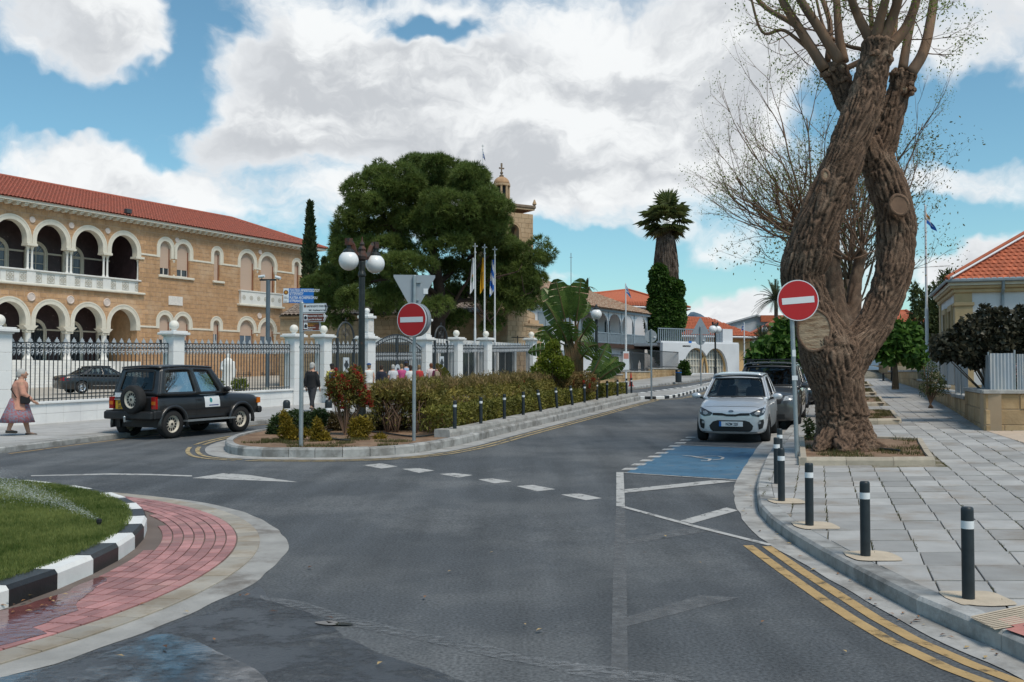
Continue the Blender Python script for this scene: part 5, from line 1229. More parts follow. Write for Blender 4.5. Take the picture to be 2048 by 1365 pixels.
# ---- bell tower
tw = empty('bell_tower', (-1.0, 88, 1.0), R(32), 'stone bell tower with arched openings and small domed lantern', 'tower')
k = 88/2000; tx = atY(1003, 700, 88).x; tw.location = (tx, 88, 1.0); h0 = atY(1003, 424, 88).z-1.0; s = 2.0
holes = [[(.55*math.cos(R(a)), 9+0) for a in ()]]
for q in range(4):
 an = q*math.pi/2; f = empty('face', (0, 0, 0), an, parent=tw)
 zs, zc, r_ = h0-3.4, h0-1.9, .55
 verts = []; faces = []; nb = 0
 for row in range(int(h0/.42)):
  x = -s-(.35 if row % 2 else 0)
  while x < s:
   x0, x1 = max(-s, x), min(s, x+.7); b = len(verts); verts += [(x0, row*.42), (x1, row*.42), (x1, row*.42+.42), (x0, row*.42+.42)];
   if x1-x0 > .05: faces.append((b, b+1, b+2, b+3))
   x += .7
 nb = len(faces); hole = [(-r_, zs), (r_, zs)]+[(r_*math.cos(R(a)), zc+r_*1.15*math.sin(R(a))) for a in range(0, 181, 12)]
 b = len(verts); verts += hole; faces.append(tuple(range(b, b+len(hole))))
 vo, eo, fo, ov, oe, of = delaunay_2d_cdt([Vector(v) for v in verts], [], faces, 4, 1e-5); mb = MB(); bk_ = MB()
 for ff, src in zip(fo, of):
  if not src or any(i >= nb for i in src): continue
  P = [vo[i] for i in ff]; cx = sum(p.x for p in P)/len(P); cz = sum(p.y for p in P)/len(P)
  bk_.add([(p.x, -s, p.y) for p in P], [tuple(range(len(P)))]); n = len(P)
  mb.add([(p.x+(cx-p.x)*.03, -s, p.y+(cz-p.y)*.04) for p in P]+[(p.x+(cx-p.x)*.06, -s-.025, p.y+(cz-p.y)*.08) for p in P], [tuple(range(n, 2*n))]+[(i, (i+1) % n, n+(i+1) % n, n+i) for i in range(n)])
 bk_.build('wall', OLDMO, f); tag(mb.build('stone_courses', OLDST, f), kind='stuff')
 t_ = arch_trim(MB(), 0, zc, r_, r_+.2, zs, din=.4, dout=.05, n=12).build('arch_trim', OLDST, f); t_.location = (0, -s, 0)
 MB().box(-.7, .7, -s-.2, -s+.02, zs-.1, zs-.005).build('balcony', BLK, f)
 for sx in (-1,): MB().lathe([(.12, 0), (.2, .1), (.05, .5)], 8, Matrix.Translation((sx*(s+.1), -s-.1, h0+.45))).build('corner_spike', OLDST, f)
MB().box(-s+.3, s-.3, -s+.3, s-.3, 0, h0-.1).build('core', DARKIN, tw) if False else None
MB().box(-s-.12, s+.12, -s-.12, s+.12, h0, h0+.14).build('cornice', OLDST, tw); MB().box(-s-.22, s+.22, -s-.22, s+.22, h0+.142, h0+.42).build('cornice', M('dark_stone', (.20, .15, .11), rough=.9, var=.3, scale=3), tw, bevel=.06)
zl = h0+.42; lr = 15.5*k
MB().lathe([(lr*1.25, zl), (lr*1.25, zl+.55), (lr*1.1, zl+.6)], 8).build('lantern_base', OLDST, tw)
for q in range(8):
 an = q*math.pi/4+.2; MB().lathe([(.13, zl+.6), (.10, zl+.7), (.10, zl+1.7), (.15, zl+1.85)], 8, Matrix.Translation((lr*.95*math.cos(an), lr*.95*math.sin(an), 0))).build('colonnette', OLDST, tw)
zd = zl+1.85; MB().lathe([(lr*.55, zl+.6), (lr*.55, zd)], 8).build('drum', DARKIN, tw); MB().lathe([(lr*1.15, zd), (lr*1.15, zd+.18), (lr*1.05, zd+.2)], 16).build('lantern_cornice', OLDST, tw)
MB().lathe([(lr*1.05*math.cos(R(a)), zd+.2+lr*.95*math.sin(R(a))) for a in range(0, 91, 10)], 20).build('dome', M('dome_stone', (.42, .26, .15), rough=.9, var=.2, scale=3), tw, smooth=True)
zt = zd+.2+lr*.95; f_ = MB(); f_.lathe([(.2, zt-.05), (.22, zt+.08), (.08, zt+.2), (.16, zt+.35), (.07, zt+.45), (.06, zt+1.0)], 8); f_.cbox((0, 0, zt+.75), (.5, .1, .12)); f_.cbox((0, 0, zt+1.05), (.14, .1, .3)); f_.build('cross', MATS['dark_stone'], tw)
# ---- grey and white house with timber balcony
hs = empty('balcony_house', (4.6, 70, 1.2), 0, 'white house with grey timber balcony and old tiled roof', 'house'); B0 = Vector((4.6, 70, 0)); C0 = Vector((10.85, 80.7, 0)); hd = (C0-B0).normalized(); hn = Vector((hd.y, -hd.x, 0)); HL = (C0-B0).length; gz = 1.2
def hp(t, off, z): p = B0+hd*t+hn*off; return (p.x, p.y, z)
def hbox(mb, t0, t1, o0, o1, z0, z1): P = [hp(t0, o0, 0), hp(t1, o0, 0), hp(t1, o1, 0), hp(t0, o1, 0)]; mb.add([(p[0], p[1], z0) for p in P]+[(p[0], p[1], z1) for p in P], [(0, 3, 2, 1), (4, 5, 6, 7), (0, 1, 5, 4), (1, 2, 6, 5), (2, 3, 7, 6), (3, 0, 4, 7)]); return mb
EZ = atY(1155, 614, 70).z; FZ = atY(1165, 684, 70).z; RZ_ = atY(1165, 662, 70).z
dp = 1.7      # balcony depth
def hwall(t0, t1, o, z0, z1, holes, nm, mat, th=.25):
 vs = [(t0, z0), (t1, z0), (t1, z1), (t0, z1)]; fs = [(0, 1, 2, 3)]
 for (tc, r, zs, zp, pt) in holes:
  P = [(tc-r, zs), (tc+r, zs)]+[(tc+r*math.cos(R(a)), zp+r*pt*math.sin(R(a))) for a in range(0, 181, 15)]; b = len(vs); vs += P; fs.append(tuple(range(b, b+len(P))))
 vo, eo, fo, ov, oe, of = delaunay_2d_cdt([Vector(v) for v in vs], [], fs, 1, 1e-5); mb = MB()
 for f, s_ in zip(fo, of):
  if s_ == [0]: mb.add([hp(vo[i].x, o, vo[i].y) for i in f], [tuple(range(len(f)))])
 ob = bw(mb, nm, mat, hs); md = ob.modifiers.new('t', 'SOLIDIFY'); md.thickness = th; md.offset = -1; return ob
hwall(0, HL, -dp, FZ, EZ+.3, [(2.0, .5, FZ+.1, FZ+1.9, .1), (5.3, .5, FZ+.1, FZ+1.9, .1), (8.6, .5, FZ+.1, FZ+1.9, .1)], 'upper_wall', PLAST)
hwall(0, HL, -.15, gz-.4, FZ-.15, [(3.2, .75, gz-.3, gz+1.0, 1.1), (6.2, .85, gz-.3, gz+1.0, 1.15), (9.2, .85, gz-.3, gz+1.0, 1.15), (11.6, .6, gz-.3, gz+1.0, 1.15)], 'lower_wall', PLAST)
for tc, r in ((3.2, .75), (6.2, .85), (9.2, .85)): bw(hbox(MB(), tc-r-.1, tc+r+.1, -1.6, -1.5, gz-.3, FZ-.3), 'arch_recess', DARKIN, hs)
for tc in (2.0, 5.3, 8.6):
 w = bw(hbox(MB(), tc-.5, tc+.5, -dp-.2, -dp-.15, FZ+.1, FZ+2.0), 'shuttered_door', BLUEGR, hs); m = MB()
 for q in range(2): hbox(m, tc-.42+q*.44, tc-.02+q*.44, -dp-.149, -dp-.14, FZ+.5, FZ+1.8)
 bw(m, 'pane', PANE, hs)
bw(hbox(MB(), -.2, HL+.2, -dp, .25, FZ-.16, FZ), 'balcony_floor', M('dark_timber', (.07, .04, .03), rough=.8), hs); bw(hbox(MB(), -.2, HL+.2, .12, .28, FZ-.3, FZ-.162), 'balcony_beam', MATS['dark_timber'], hs)
for t in (0.05, 2.4, 4.8, 7.2, 9.6, 12.2):
 m = MB(); hbox(m, t-.08, t+.08, .0, .16, FZ, EZ-.1); bw(m, 'balcony_post', BLUEGR, hs)
for a, b in ((0.13, 2.32), (2.48, 4.72), (4.88, 7.12), (7.28, 9.52), (9.68, 12.1)):
 c = (a+b)/2; r = (b-a)/2; m = MB()     # arched timber spandrel
 pts = [(c+r*math.cos(R(q)), EZ-1.05+r*.75*math.sin(R(q))) for q in range(0, 181, 12)]
 for i in range(len(pts)-1): m.add([hp(pts[i][0], .08, pts[i][1]), hp(pts[i+1][0], .08, pts[i+1][1]), hp(pts[i+1][0], .08, EZ), hp(pts[i][0], .08, EZ)], [(0, 1, 2, 3)])
 o = bw(m, 'spandrel', PLAST, hs); o.modifiers.new('t', 'SOLIDIFY').thickness = .06
 bw(hbox(MB(), a, b, .04, .12, RZ_-.03, RZ_+.05), 'handrail', BLUEGR, hs); bw(hbox(MB(), a, b, .04, .12, FZ+.04, FZ+.12), 'bottom_rail', BLUEGR, hs)
 n = int((b-a)/.17)
 for q in range(n): x = a+(q+.5)*(b-a)/n; bw(hbox(MB(), x-.05, x+.05, .06, .10, FZ+.12, RZ_-.03), 'baluster', BLUEGR, hs)
bw(hbox(MB(), -.3, HL+.4, .3, .36, EZ-.12, EZ+.05), 'valance', BLUEGR, hs)
AL = Vector((atY(1040, 700, 66.9).x, 66.9, 0)); al_d = (B0-AL).normalized(); al_n = Vector((al_d.y, -al_d.x, 0)); ALn = (B0-AL).length
def lbox(mb, t0, t1, o0, o1, z0, z1): P = [AL+al_d*t0+al_n*o0, AL+al_d*t1+al_n*o0, AL+al_d*t1+al_n*o1, AL+al_d*t0+al_n*o1]; mb.add([(p.x, p.y, z0) for p in P]+[(p.x, p.y, z1) for p in P], [(0, 3, 2, 1), (4, 5, 6, 7), (0, 1, 5, 4), (1, 2, 6, 5), (2, 3, 7, 6), (3, 0, 4, 7)]); return mb
bw(lbox(MB(), 0, ALn, -.3, 0, gz-.5, EZ+.1), 'side_wall', PLAST, hs)
for t in (ALn*.42, ALn*.78):
 if True:
  for z in (FZ+.2, gz+.4): bw(lbox(MB(), t-.62, t-.02, .002, .05, z, z+1.75), 'shutter', BLUEGR, hs); bw(lbox(MB(), t+.02, t+.62, .002, .05, z, z+1.75), 'shutter', BLUEGR, hs)
bw(lbox(MB(), -.2, ALn+.2, .3, .36, EZ-.12, EZ+.05), 'valance', BLUEGR, hs)
e_a = AL+al_n*.4; e_b = B0+hn*.42+al_n*.25; e_c = C0+hn*.42+hd*.4; R1 = atY(1079, 562, 76); R2 = atY(1160, 584, 82); zz_ = EZ+.06
bk1 = Vector((e_a.x-6, e_a.y+8, zz_));
rr = MB(); quad(rr, [(e_b.x, e_b.y, zz_), (e_c.x, e_c.y, zz_), tuple(R2), tuple(R1)]); rr.add([(e_a.x, e_a.y, zz_), (e_b.x, e_b.y, zz_), tuple(R1), (R1.x-4, R1.y-3, R1.z)], [(0, 1, 2, 3)]); rr.add([(e_c.x, e_c.y, zz_), (e_c.x-8, e_c.y+6, zz_), tuple(R2)], [(0, 1, 2)])
ro = bw(rr, 'roof', OLDTILE, hs)
tl = MB(); tiled_plane(tl, (e_b.x, e_b.y, zz_), (e_c.x, e_c.y, zz_), R2, R1, .24, .42, .07); tag(bw(tl, 'roof_tiles', OLDTILE, hs), kind='stuff')
tl = MB(); tiled_plane(tl, (e_a.x, e_a.y, zz_), (e_b.x, e_b.y, zz_), R1, (R1.x-4, R1.y-3, R1.z), .24, .42, .07); tag(bw(tl, 'roof_tiles', OLDTILE, hs), kind='stuff')
bw(MB().tube([R1+Vector((-4, -3, .05)), R1+Vector((0, 0, .05)), R2+Vector((0, 0, .05)), Vector((e_c.x, e_c.y, zz_+.08))], .13, 6), 'ridge_tiles', OLDTILE, hs)
gw = empty('garden_wall', (7.1, 64.3, 1.2), 0, 'low rubble garden wall below the balcony house', 'wall')
W0 = [(5.2, 60.5), (7.09, 64.23), (9.66, 70.07), (13.0, 76.5)]; WT = [.62, .75, .95]
for i in range(3):
 (ax, ay), (bx, by) = W0[i], W0[i+1]; z0 = gh(ax, ay)-.1; z1 = gh(bx, by)+PAVH+.42
 block_wall(gw, (ax, ay), (bx, by), z0, z1, .34, .24, WALLST, 30, irr=.3, th=.3)
 d = (Vector((bx, by))-Vector((ax, ay))).normalized(); n = Vector((d.y, -d.x)); P = [(ax+n.x*.06, ay+n.y*.06), (bx+n.x*.06, by+n.y*.06), (bx-n.x*.36, by-n.y*.36), (ax-n.x*.36, ay-n.y*.36)]; bw(MB().prism(P, z1, z1+.08), 'coping', CONC, gw)
gr = empty('garden_railing', (7.1, 64.3, 1.8), 0, 'black iron railing on the rubble garden wall', 'railing')
for i in range(3):
 (ax, ay), (bx, by) = W0[i], W0[i+1]; z1 = gh(bx, by)+PAVH+.5; L_ = math.hypot(bx-ax, by-ay); n = int(L_/.22)
 for q in range(n): t = (q+.5)/n; o = mobj('bar', BAR, None, gr, (ax+(bx-ax)*t-7.1-.1, ay+(by-ay)*t-64.3+.05, z1-1.8), None, (1.1, 1.1, 1.25))
 for z in (.1, 1.2): o = MB().tube([(ax-7.2, ay-64.25, z1+z-1.8), (bx-7.2, by-64.25, z1+z-1.8)], .025, 4).build('rail', IRON, gr)
# ---- plain houses further off
def hip_house(name, label, pts, z0, z1, roofpts, roofmat, wallmat, over=.5, tile=(.28, .45, .07), cat='house'):
 c = Vector((sum(p[0] for p in pts)/4, sum(p[1] for p in pts)/4, z0)); e = empty(name, c, 0, label, cat)
 for i in range(4):
  a, b = Vector(pts[i]), Vector(pts[(i+1) % 4]); m = MB(); quad(m, [(a.x, a.y, z0-1), (b.x, b.y, z0-1), (b.x, b.y, z1), (a.x, a.y, z1)]); bw(m, 'wall', wallmat, e)
 cc = Vector((c.x, c.y)); E = [Vector(p)+(Vector(p)-cc).normalized()*over*1.3 for p in pts]; r1, r2 = [Vector(p) for p in roofpts]
 EE = [Vector((p.x, p.y, z1+.02)) for p in E]; m = MB(); quad(m, [EE[0], EE[1], r2, r1]); quad(m, [EE[2], EE[3], r1, r2]); m.add([EE[1], EE[2], r2], [(0, 1, 2)]); m.add([EE[3], EE[0], r1], [(0, 1, 2)]); m.add([p-Vector((0, 0, .03)) for p in EE], [(3, 2, 1, 0)]); r = bw(m, 'roof', roofmat, e)
 tl = MB(); tiled_plane(tl, EE[0], EE[1], r2, r1, *tile); tiled_plane(tl, EE[3], EE[0], r1, r1+Vector((.001, 0, 0)), *tile); tiled_plane(tl, EE[1], EE[2], r2+Vector((0, .001, 0)), r2, *tile); tag(bw(tl, 'roof_tiles', roofmat, e), kind='stuff')
 rg = MB(); rg.tube([r1, r2], .12, 6)
 for a, b in ((r1, EE[0]), (r2, EE[1]), (r1, EE[3]), (r2, EE[2])): rg.tube([a+Vector((0, 0, .05)), b+Vector((0, 0, .08))], .11, 6)
 bw(rg, 'ridge_tiles', roofmat, e)
 ev = MB()
 for i in range(4): ev.tube([EE[i]-Vector((0, 0, .08)), EE[(i+1) % 4]-Vector((0, 0, .08))], .09, 4)
 bw(ev, 'gutter', PLAST, e); return e
Yb = 92; z1 = atY(1250, 612, Yb).z
hip_house('red_roof_house', 'white house with orange hipped roof behind the balcony house', [(atY(1140, 612, 90).x, 90), (atY(1365, 618, 96).x, 96), (atY(1330, 618, 108).x, 108), (atY(1100, 612, 102).x, 102)], 1.8, z1, [atY(1190, 587, 97), atY(1255, 580, 100)], ORTILE, PLAST, over=.6)
ab = empty('arched_building', (atY(1420, 757, 78).x, 78, 1.6), 0, 'white single storey building with two big arched windows', 'building')
A_ = atY(1340, 760, 76); B_ = atY(1473, 757, 80); d_ = Vector((B_.x-A_.x, 4.0, 0)).normalized(); n_ = Vector((d_.y, -d_.x, 0)); L_ = math.hypot(B_.x-A_.x, 4.0); zb_ = gh(A_.x, A_.y)+.05; zt_ = atY(1420, 688, 78.5).z
ab.location = (A_.x, A_.y, zb_); ab.rotation_euler = (0, 0, math.atan2(d_.y, d_.x)); H_b = zt_-zb_
def abt(px): k = (px-CXP)/FPX; return (k*A_.y-A_.x)/(d_.x-k*d_.y)
vs = [(-1, 0-.5), (L_, -.5), (L_, H_b), (-1, H_b)]; fs = [(0, 1, 2, 3)]; AR = []
for c, r in ((abt(1388), abt(1414)-abt(1388)), (abt(1426), abt(1450)-abt(1426))): AR.append((c, r))
for c, r in AR:
 P = [(c-r, .25), (c+r, .25)]+[(c+r*math.cos(R(a))**1, .25+ (H_b*.86-.25)*math.sin(R(a))**.9) for a in range(10, 171, 10)]; b = len(vs); vs += P; fs.append(tuple(range(b, b+len(P))))
vo, eo, fo, ov, oe, of = delaunay_2d_cdt([Vector(v) for v in vs], [], fs, 1, 1e-5); m = MB()
for f, s_ in zip(fo, of):
 if s_ == [0]: m.add([(vo[i].x, 0, vo[i].y) for i in f], [tuple(f and range(len(f)))])
o = m.build('wall', PLAST, ab); o.modifiers.new('t', 'SOLIDIFY').thickness = -.3
for c, r in AR:
 P = [(c+r, .25)]+[(c+r*math.cos(R(a)), .25+(H_b*.86-.25)*math.sin(R(a))**.9) for a in range(10, 171, 10)]+[(c-r, .25)]
 MB().tube([(p[0], -.02, p[1]) for p in P], .09, 5).build('arch_surround', YELP, ab)
 w = MB().box(c-r, c+r, .18, .22, .2, H_b*.88).build('window', M('net_curtain', (.36, .36, .33), rough=.5, var=.2, scale=3, stretch=(8, 8, .5)), ab); g = MB()
 for q in range(-4, 5):
  x = c+q*r/4.5; g.box(x-.025, x+.025, .10, .14, .25, .25+(H_b*.86-.25)*max(0, 1-(q/4.5)**2)**.45)
 for z in (.8, 1.3, 1.8, 2.3):
  hw = r*max(0, 1-((z-.25)/(H_b*.86-.25))**2.2)**.5; g.box(c-hw, c+hw, .095, .145, z-.025, z+.025)
 tag(g.build('glazing_bars', CREAM, w), kind='stuff')
MB().box(-1, L_+.15, -.12, .4, H_b, H_b+.13).build('cornice', PLAST, ab); MB().box(L_-1.4, L_-.3, .1, 1.0, H_b+.13, H_b+1.2).build('pier', PLAST, ab)
for q in range(34): x = -1+q*(L_-.4)/34; MB().box(x, x+.07, .2, .24, H_b+.13, H_b+1.05).build('baluster', BLUEGR, ab)
MB().box(-1, L_-1.4, .17, .27, H_b+1.05, H_b+1.13).build('handrail', BLUEGR, ab); MB().box(-1, L_, .4, 6, H_b-.2, H_b).build('flat_roof', PLAST, ab)
sg = MB().box(abt(1360), abt(1376), -.3, -.2, H_b*.88, H_b*.93).build('door_canopy', BLK, ab)
for px, py in ((1378, 693), ):
 MB().box(abt(px)-.15, abt(px)+.15, -.15, -.1, H_b*.93, H_b*.93+.35).build('blue_plate', BLUES, ab)
MB().tube([(abt(1467), -.1, .2), (abt(1464), -.1, H_b*.85)], .03, 5).build('parasol_pole', GALV, ab); MB().lathe([(.13, H_b*.58), (.03, H_b*.86)], 8, Matrix.Translation((abt(1464), -.12, 0))).build('folded_parasol', BLUES, ab)
hip_house('orange_roof_hall', 'long orange tiled roof behind the white arched building', [(atY(1340, 680, 88).x, 88), (atY(1500, 680, 92).x, 92), (atY(1490, 680, 104).x, 104), (atY(1330, 680, 100).x, 100)], 2.0, atY(1505, 674, 91).z, [atY(1345, 634, 94), atY(1402, 637, 97)], ORTILE, YELP, over=.7)
yh = empty('ochre_house', (atY(1560, 700, 108).x, 108, 2.2), 0, 'ochre gabled house behind the roadside trees', 'house')
xa, xm, xb = atY(1480, 700, 110).x, atY(1580, 700, 108).x, atY(1660, 700, 106).x; zg = atY(1580, 628, 108).z; zw = atY(1530, 650, 109).z
m = MB(); m.add([(xa+1.5, 109, 1), (xb, 106, 1), (xb, 106, zw), (xm, 107.6, zg), (xa+1.5, 109, zw-.8)], [(0, 1, 2, 3, 4)]); o = bw(m, 'gable_wall', YELP, yh); o.modifiers.new('t', 'SOLIDIFY').thickness = .4
m = MB(); quad(m, [(xa+1.0, 108.6, zw-.9), (xm, 107.2, zg+.12), (xm+2, 122, zg+.12), (xa+3, 124, zw-.9)]); quad(m, [(xm, 107.2, zg+.12), (xb+.5, 105.6, zw+.1), (xb+2, 120, zw+.1), (xm+2, 122, zg+.12)]); o = bw(m, 'roof', ORTILE, yh); o.modifiers.new('t', 'SOLIDIFY').thickness = .15
bw(MB().box(atY(1545, 700, 107).x, atY(1551, 700, 107).x, 107.0, 107.4, atY(1545, 664, 107).z, atY(1545, 650, 107).z), 'window', SWHITE, yh)
m = MB(); x0 = atY(1474, 700, 100).x; x1 = atY(1512, 700, 100).x; bw(m.box(x0, x1, 100, 103, 1.5, atY(1490, 690, 100).z), 'annex', YELP, yh)
bw(MB().box(atY(1472, 700, 99).x, atY(1515, 700, 99).x, 98.6, 103.5, atY(1490, 716, 99).z, atY(1490, 711, 99).z), 'annex_roof', M('felt', (.27, .25, .23), rough=.9), yh)
bw(MB().box(atY(1466, 700, 99.5).x, atY(1478, 700, 99.5).x, 99.5, 102, 1.5, atY(1470, 672, 99.5).z), 'annex_wall', YELP, yh)
gg = empty('grey_gable_hall', (atY(1500, 700, 130).x, 130, 2.2), 0, 'pale grey gabled hall with orange roof edge in the distance', 'building')
zr = atY(1512, 631, 130).z; zl_ = atY(1440, 655, 130).z; xr = atY(1512, 600, 130).x; xl = atY(1430, 600, 130).x; xrr = atY(1600, 600, 130).x
m = MB(); m.add([(xl, 130, 1), (xrr, 130, 1), (xrr, 130, zl_-.5), (xr, 130, zr), (xl, 130, zl_)], [(0, 1, 2, 3, 4)]); o = bw(m, 'gable_wall', M('pale_grey', (.46, .48, .51), rough=.7, var=.04), gg); o.modifiers.new('t', 'SOLIDIFY').thickness = .4
m = MB(); quad(m, [(xr, 129.6, zr+.1), (xrr+1, 129.6, zl_-.3), (xrr+3, 150, zl_-.3), (xr+2, 150, zr+.1)]); quad(m, [(xl-1, 129.6, zl_-.1), (xr, 129.6, zr+.1), (xr+2, 150, zr+.1), (xl+1, 150, zl_-.1)]); o = bw(m, 'roof', M('pale_grey', (1, 1, 1)), gg); o.modifiers.new('t', 'SOLIDIFY').thickness = .2
bw(MB().box(xr+.4, xrr-.5, 129.0, 129.5, zr-.9, zr-.05), 'orange_edge', ORTILE, gg)
hip_house('teal_shutter_house', 'white house with red roof and teal shutters up the street', [(atY(1780, 660, 84).x, 84), (atY(1852, 660, 82).x, 82), (atY(1870, 660, 92).x, 92), (atY(1795, 660, 95).x, 95)], 2.0, atY(1820, 648, 84).z, [atY(1795, 623, 89), atY(1812, 622, 89)], ORTILE, YELP, over=.4)
ts = empty('shutter', (0, 0, 0), parent=None) if False else None
eh = bpy.data.objects['teal_shutter_house']
for px in (1811, 1821): bw(MB().box(atY(px-3.5, 660, 82.5).x, atY(px+3.5, 660, 82.5).x, 82.2, 82.6, atY(px, 673, 82.5).z, atY(px, 656, 82.5).z), 'shutter', M('teal', (.06, .30, .33), rough=.6), eh)
hm = MB()
def hill(u, v):
 x = 200+1900*u; y = 4200+900*v; px = CXP+FPX*x/4200
 h = 215*math.exp(-((px-1462)/26)**2)+180*math.exp(-((px-1400)/40)**2)+90+40*noise.noise((x*.004, v*2, 0)); return (x, y, max(-5, (h+12*noise.noise((x*.02, y*.02, 1)))*math.sin(math.pi*min(1, v*.5+.0001+.0))))
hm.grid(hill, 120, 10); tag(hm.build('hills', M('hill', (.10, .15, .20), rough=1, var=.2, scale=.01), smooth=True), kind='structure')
# ---- right-hand house
rh = empty('corner_house', (18.7, 42, .9), math.atan2(-.3206, .9472), 'white house with stone quoins and red tiled roof behind the fence', 'house')
ez = atY(1914, 563, 42).z-.9; Wd, Dp = 14.0, 8.0
MB().box(0, Wd, 0, Dp, -.6, ez-.45).build('wall', PLAST, rh)
QS = M('quoin_stone', (.47, .35, .20), rough=.85, var=.12, scale=2, bump=.2, bscale=25)
MB().box(-.06, .62, -.06, .62, -.6, ez-1.05).build('corner_pilaster', QS, rh); MB().box(-.12, .68, -.12, .68, ez-1.05, ez-.9).build('pilaster_cap', QS, rh, bevel=.02); MB().box(-.05, .6, -.05, .6, ez-.9, ez-.5).build('pilaster_block', QS, rh)
MB().box(-.14, Wd, -.14, Dp, ez-.5, ez-.33).build('cornice', QS, rh, bevel=.03); MB().box(-.24, Wd, -.24, Dp, ez-.33, ez-.2).build('cornice', QS, rh, bevel=.03); MB().box(-.3, Wd+.3, -.3, Dp+.3, ez-.199, ez-.06).build('soffit', CREAM, rh)
MB().box(-.06, .0, Dp-.7, Dp+.05, -.6, ez-.5).build('corner_pilaster', QS, rh)
for y0 in (1.6, 4.4):
 w = MB().box(-.02, .0, y0, y0+1.1, 1.0, ez-1.15).build('window', PANE, rh); f = MB(); f.box(-.1, -.001, y0-.25, y0, .9, ez-.95); f.box(-.1, -.001, y0+1.1, y0+1.35, .9, ez-.95); f.box(-.11, -.002, y0-.3, y0+1.4, ez-1.15, ez-.9); f.build('window_surround', QS, w)
gu = MB(); gu.tube([(Wd, -.42, ez), (-.42, -.42, ez), (-.42, Dp, ez)], .085, 6); gu.build('gutter', BLUEGR, rh)
dpz = MB(); dpz.tube([(1.75, -.42, ez), (1.75, -.3, ez-.4), (1.75, -.07, ez-.6), (1.75, -.07, -.4)], .06, 6); dpz.build('downpipe', BLUEGR, rh)
ap = (Wd/2, Dp/2, ez+5.2); rf_ = MB(); c4 = [(-.42, -.42, ez), (Wd+.4, -.42, ez), (Wd+.4, Dp+.4, ez), (-.42, Dp+.4, ez)]
r1, r2 = (4.2, 4.0, ez+2.9), (Wd-4.2, 4.0, ez+2.9)
quad(rf_, [c4[0], c4[1], r2, r1]); rf_.add([c4[3], c4[0], r1], [(0, 1, 2)]); quad(rf_, [c4[2], c4[3], r1, r2]); rfo = rf_.build('roof', REDTILE, rh)
tm = MB(); tm.add([(-.115, 0, .0), (.115, 0, .0), (.115, .36, -.0), (-.115, .36, -.0), (-.115, 0, .045), (-.04, 0, .075), (.06, 0, .04), (.115, 0, .05), (-.115, .38, .015), (-.04, .38, .04), (.06, .38, .01), (.115, .38, .02)], [(4, 5, 9, 8), (5, 6, 10, 9), (6, 7, 11, 10), (0, 1, 7, 6, 5, 4), (0, 4, 8, 3), (1, 2, 11, 7)]); TILE = tm.mesh('roof_tile', False, [REDTILE])
fx = frame(Vector(c4[0]), (1, 0, 0), Vector(r1)-Vector(c4[0])); yl_ = (Vector(r1)-Vector(c4[0])); ex_ = Vector((1, 0, 0)); slope_l = math.hypot(4.42, 2.9); far = MB(); cnt = 0
up = Vector((0, 4.42, 2.9)).normalized(); nr = Vector((1, 0, 0)).cross(up)
for row in range(int(slope_l/.33)):
 y = row*.33; xmin = -.42+4.62*y/slope_l; x = -.42+.115+(.115 if row % 2 else 0)
 while x < Wd*.75:
  if x > xmin+.1:
   o = Vector((x, -.42, ez))+up*y+nr*.01; mt = Matrix(((1, up.x, nr.x, o.x), (0, up.y, nr.y, o.y), (0, up.z, nr.z, o.z), (0, 0, 0, 1)))
   wpos = Vector(rh.location)+Matrix.Rotation(rh.rotation_euler.z, 3, 'Z') @ o; q = proj(wpos)
   if q[0] < 2060 and cnt < 300: t_ = mobj('roof_tile', TILE, None, rfo); t_.matrix_local = mt; cnt += 1
   elif q[0] < 2400: far.add(tm.v, tm.f, mt)
  x += .232
tag(far.build('roof_tiles_far', REDTILE, rfo), kind='stuff')
hpz = MB(); hpz.tube([Vector(c4[0])+Vector((0, 0, .06)), Vector(r1)+Vector((0, 0, .08)), Vector(r2)+Vector((0, 0, .08))], .13, 6); hpz.build('hip_tiles', REDTILE, rfo); MB().tube([Vector(c4[0])+Vector((.16, -.16, .1)), Vector(r1)+Vector((.2, -.14, .1))], .05, 4).build('mortar_line', PLAST, rfo)
# ---- stone boundary wall on the right
sw = empty('boundary_wall', (11.05, 23.4, .3), 0, 'stepped ochre stone boundary wall with concrete coping along the pavement', 'wall')
secs = [((11.05, 23.4), (12.55, 27.7), .86), ((12.55, 27.7), (13.8, 31.3), .60), ((13.8, 31.3), (15.6, 36.6), .52), ((15.6, 36.6), (17.5, 42.2), .55), ((17.5, 42.2), (19.4, 47.8), .55), ((19.4, 47.8), (22.9, 60.8), .6), ((22.9, 60.8), (29.5, 80.4), .8)]
for i, (a, b, h) in enumerate(secs):
 zb0 = min(gh(*a), gh(*b))+PAVH-.25; zt0 = (gh(*a)+PAVH+h) if i == 0 else (gh(*b)+PAVH+h*.72)
 block_wall(sw, a, b, zb0, zt0, .55, .33, WALLST, 45 if i < 3 else 8, irr=.25, th=.35); d = (Vector(b)-Vector(a)).normalized(); n = Vector((d.y, -d.x))
for ob in [c for c in list(sw.children)]:
 me = ob.data; bpy.data.objects.remove(ob); bpy.data.meshes.remove(me)
for i, (a, b, h) in enumerate(secs):
 zb0 = min(gh(*a), gh(*b))+PAVH-.25; zt0 = (gh(*a)+PAVH+h) if i == 0 else (gh(*b)+PAVH+h*.72)
 block_wall(sw, b, a, zb0, zt0, .55, .33, WALLST, 45 if i < 3 else 10, irr=.25, th=.35); d = (Vector(b)-Vector(a)).normalized(); n = Vector((-d.y, d.x))
 P = [Vector(a)+n*.07, Vector(b)+n*.07, Vector(b)-n*.42, Vector(a)-n*.42]; bw(MB().prism([tuple(p) for p in reversed(P)], zt0, zt0+.09), 'coping', CONC, sw, bevel=.01)
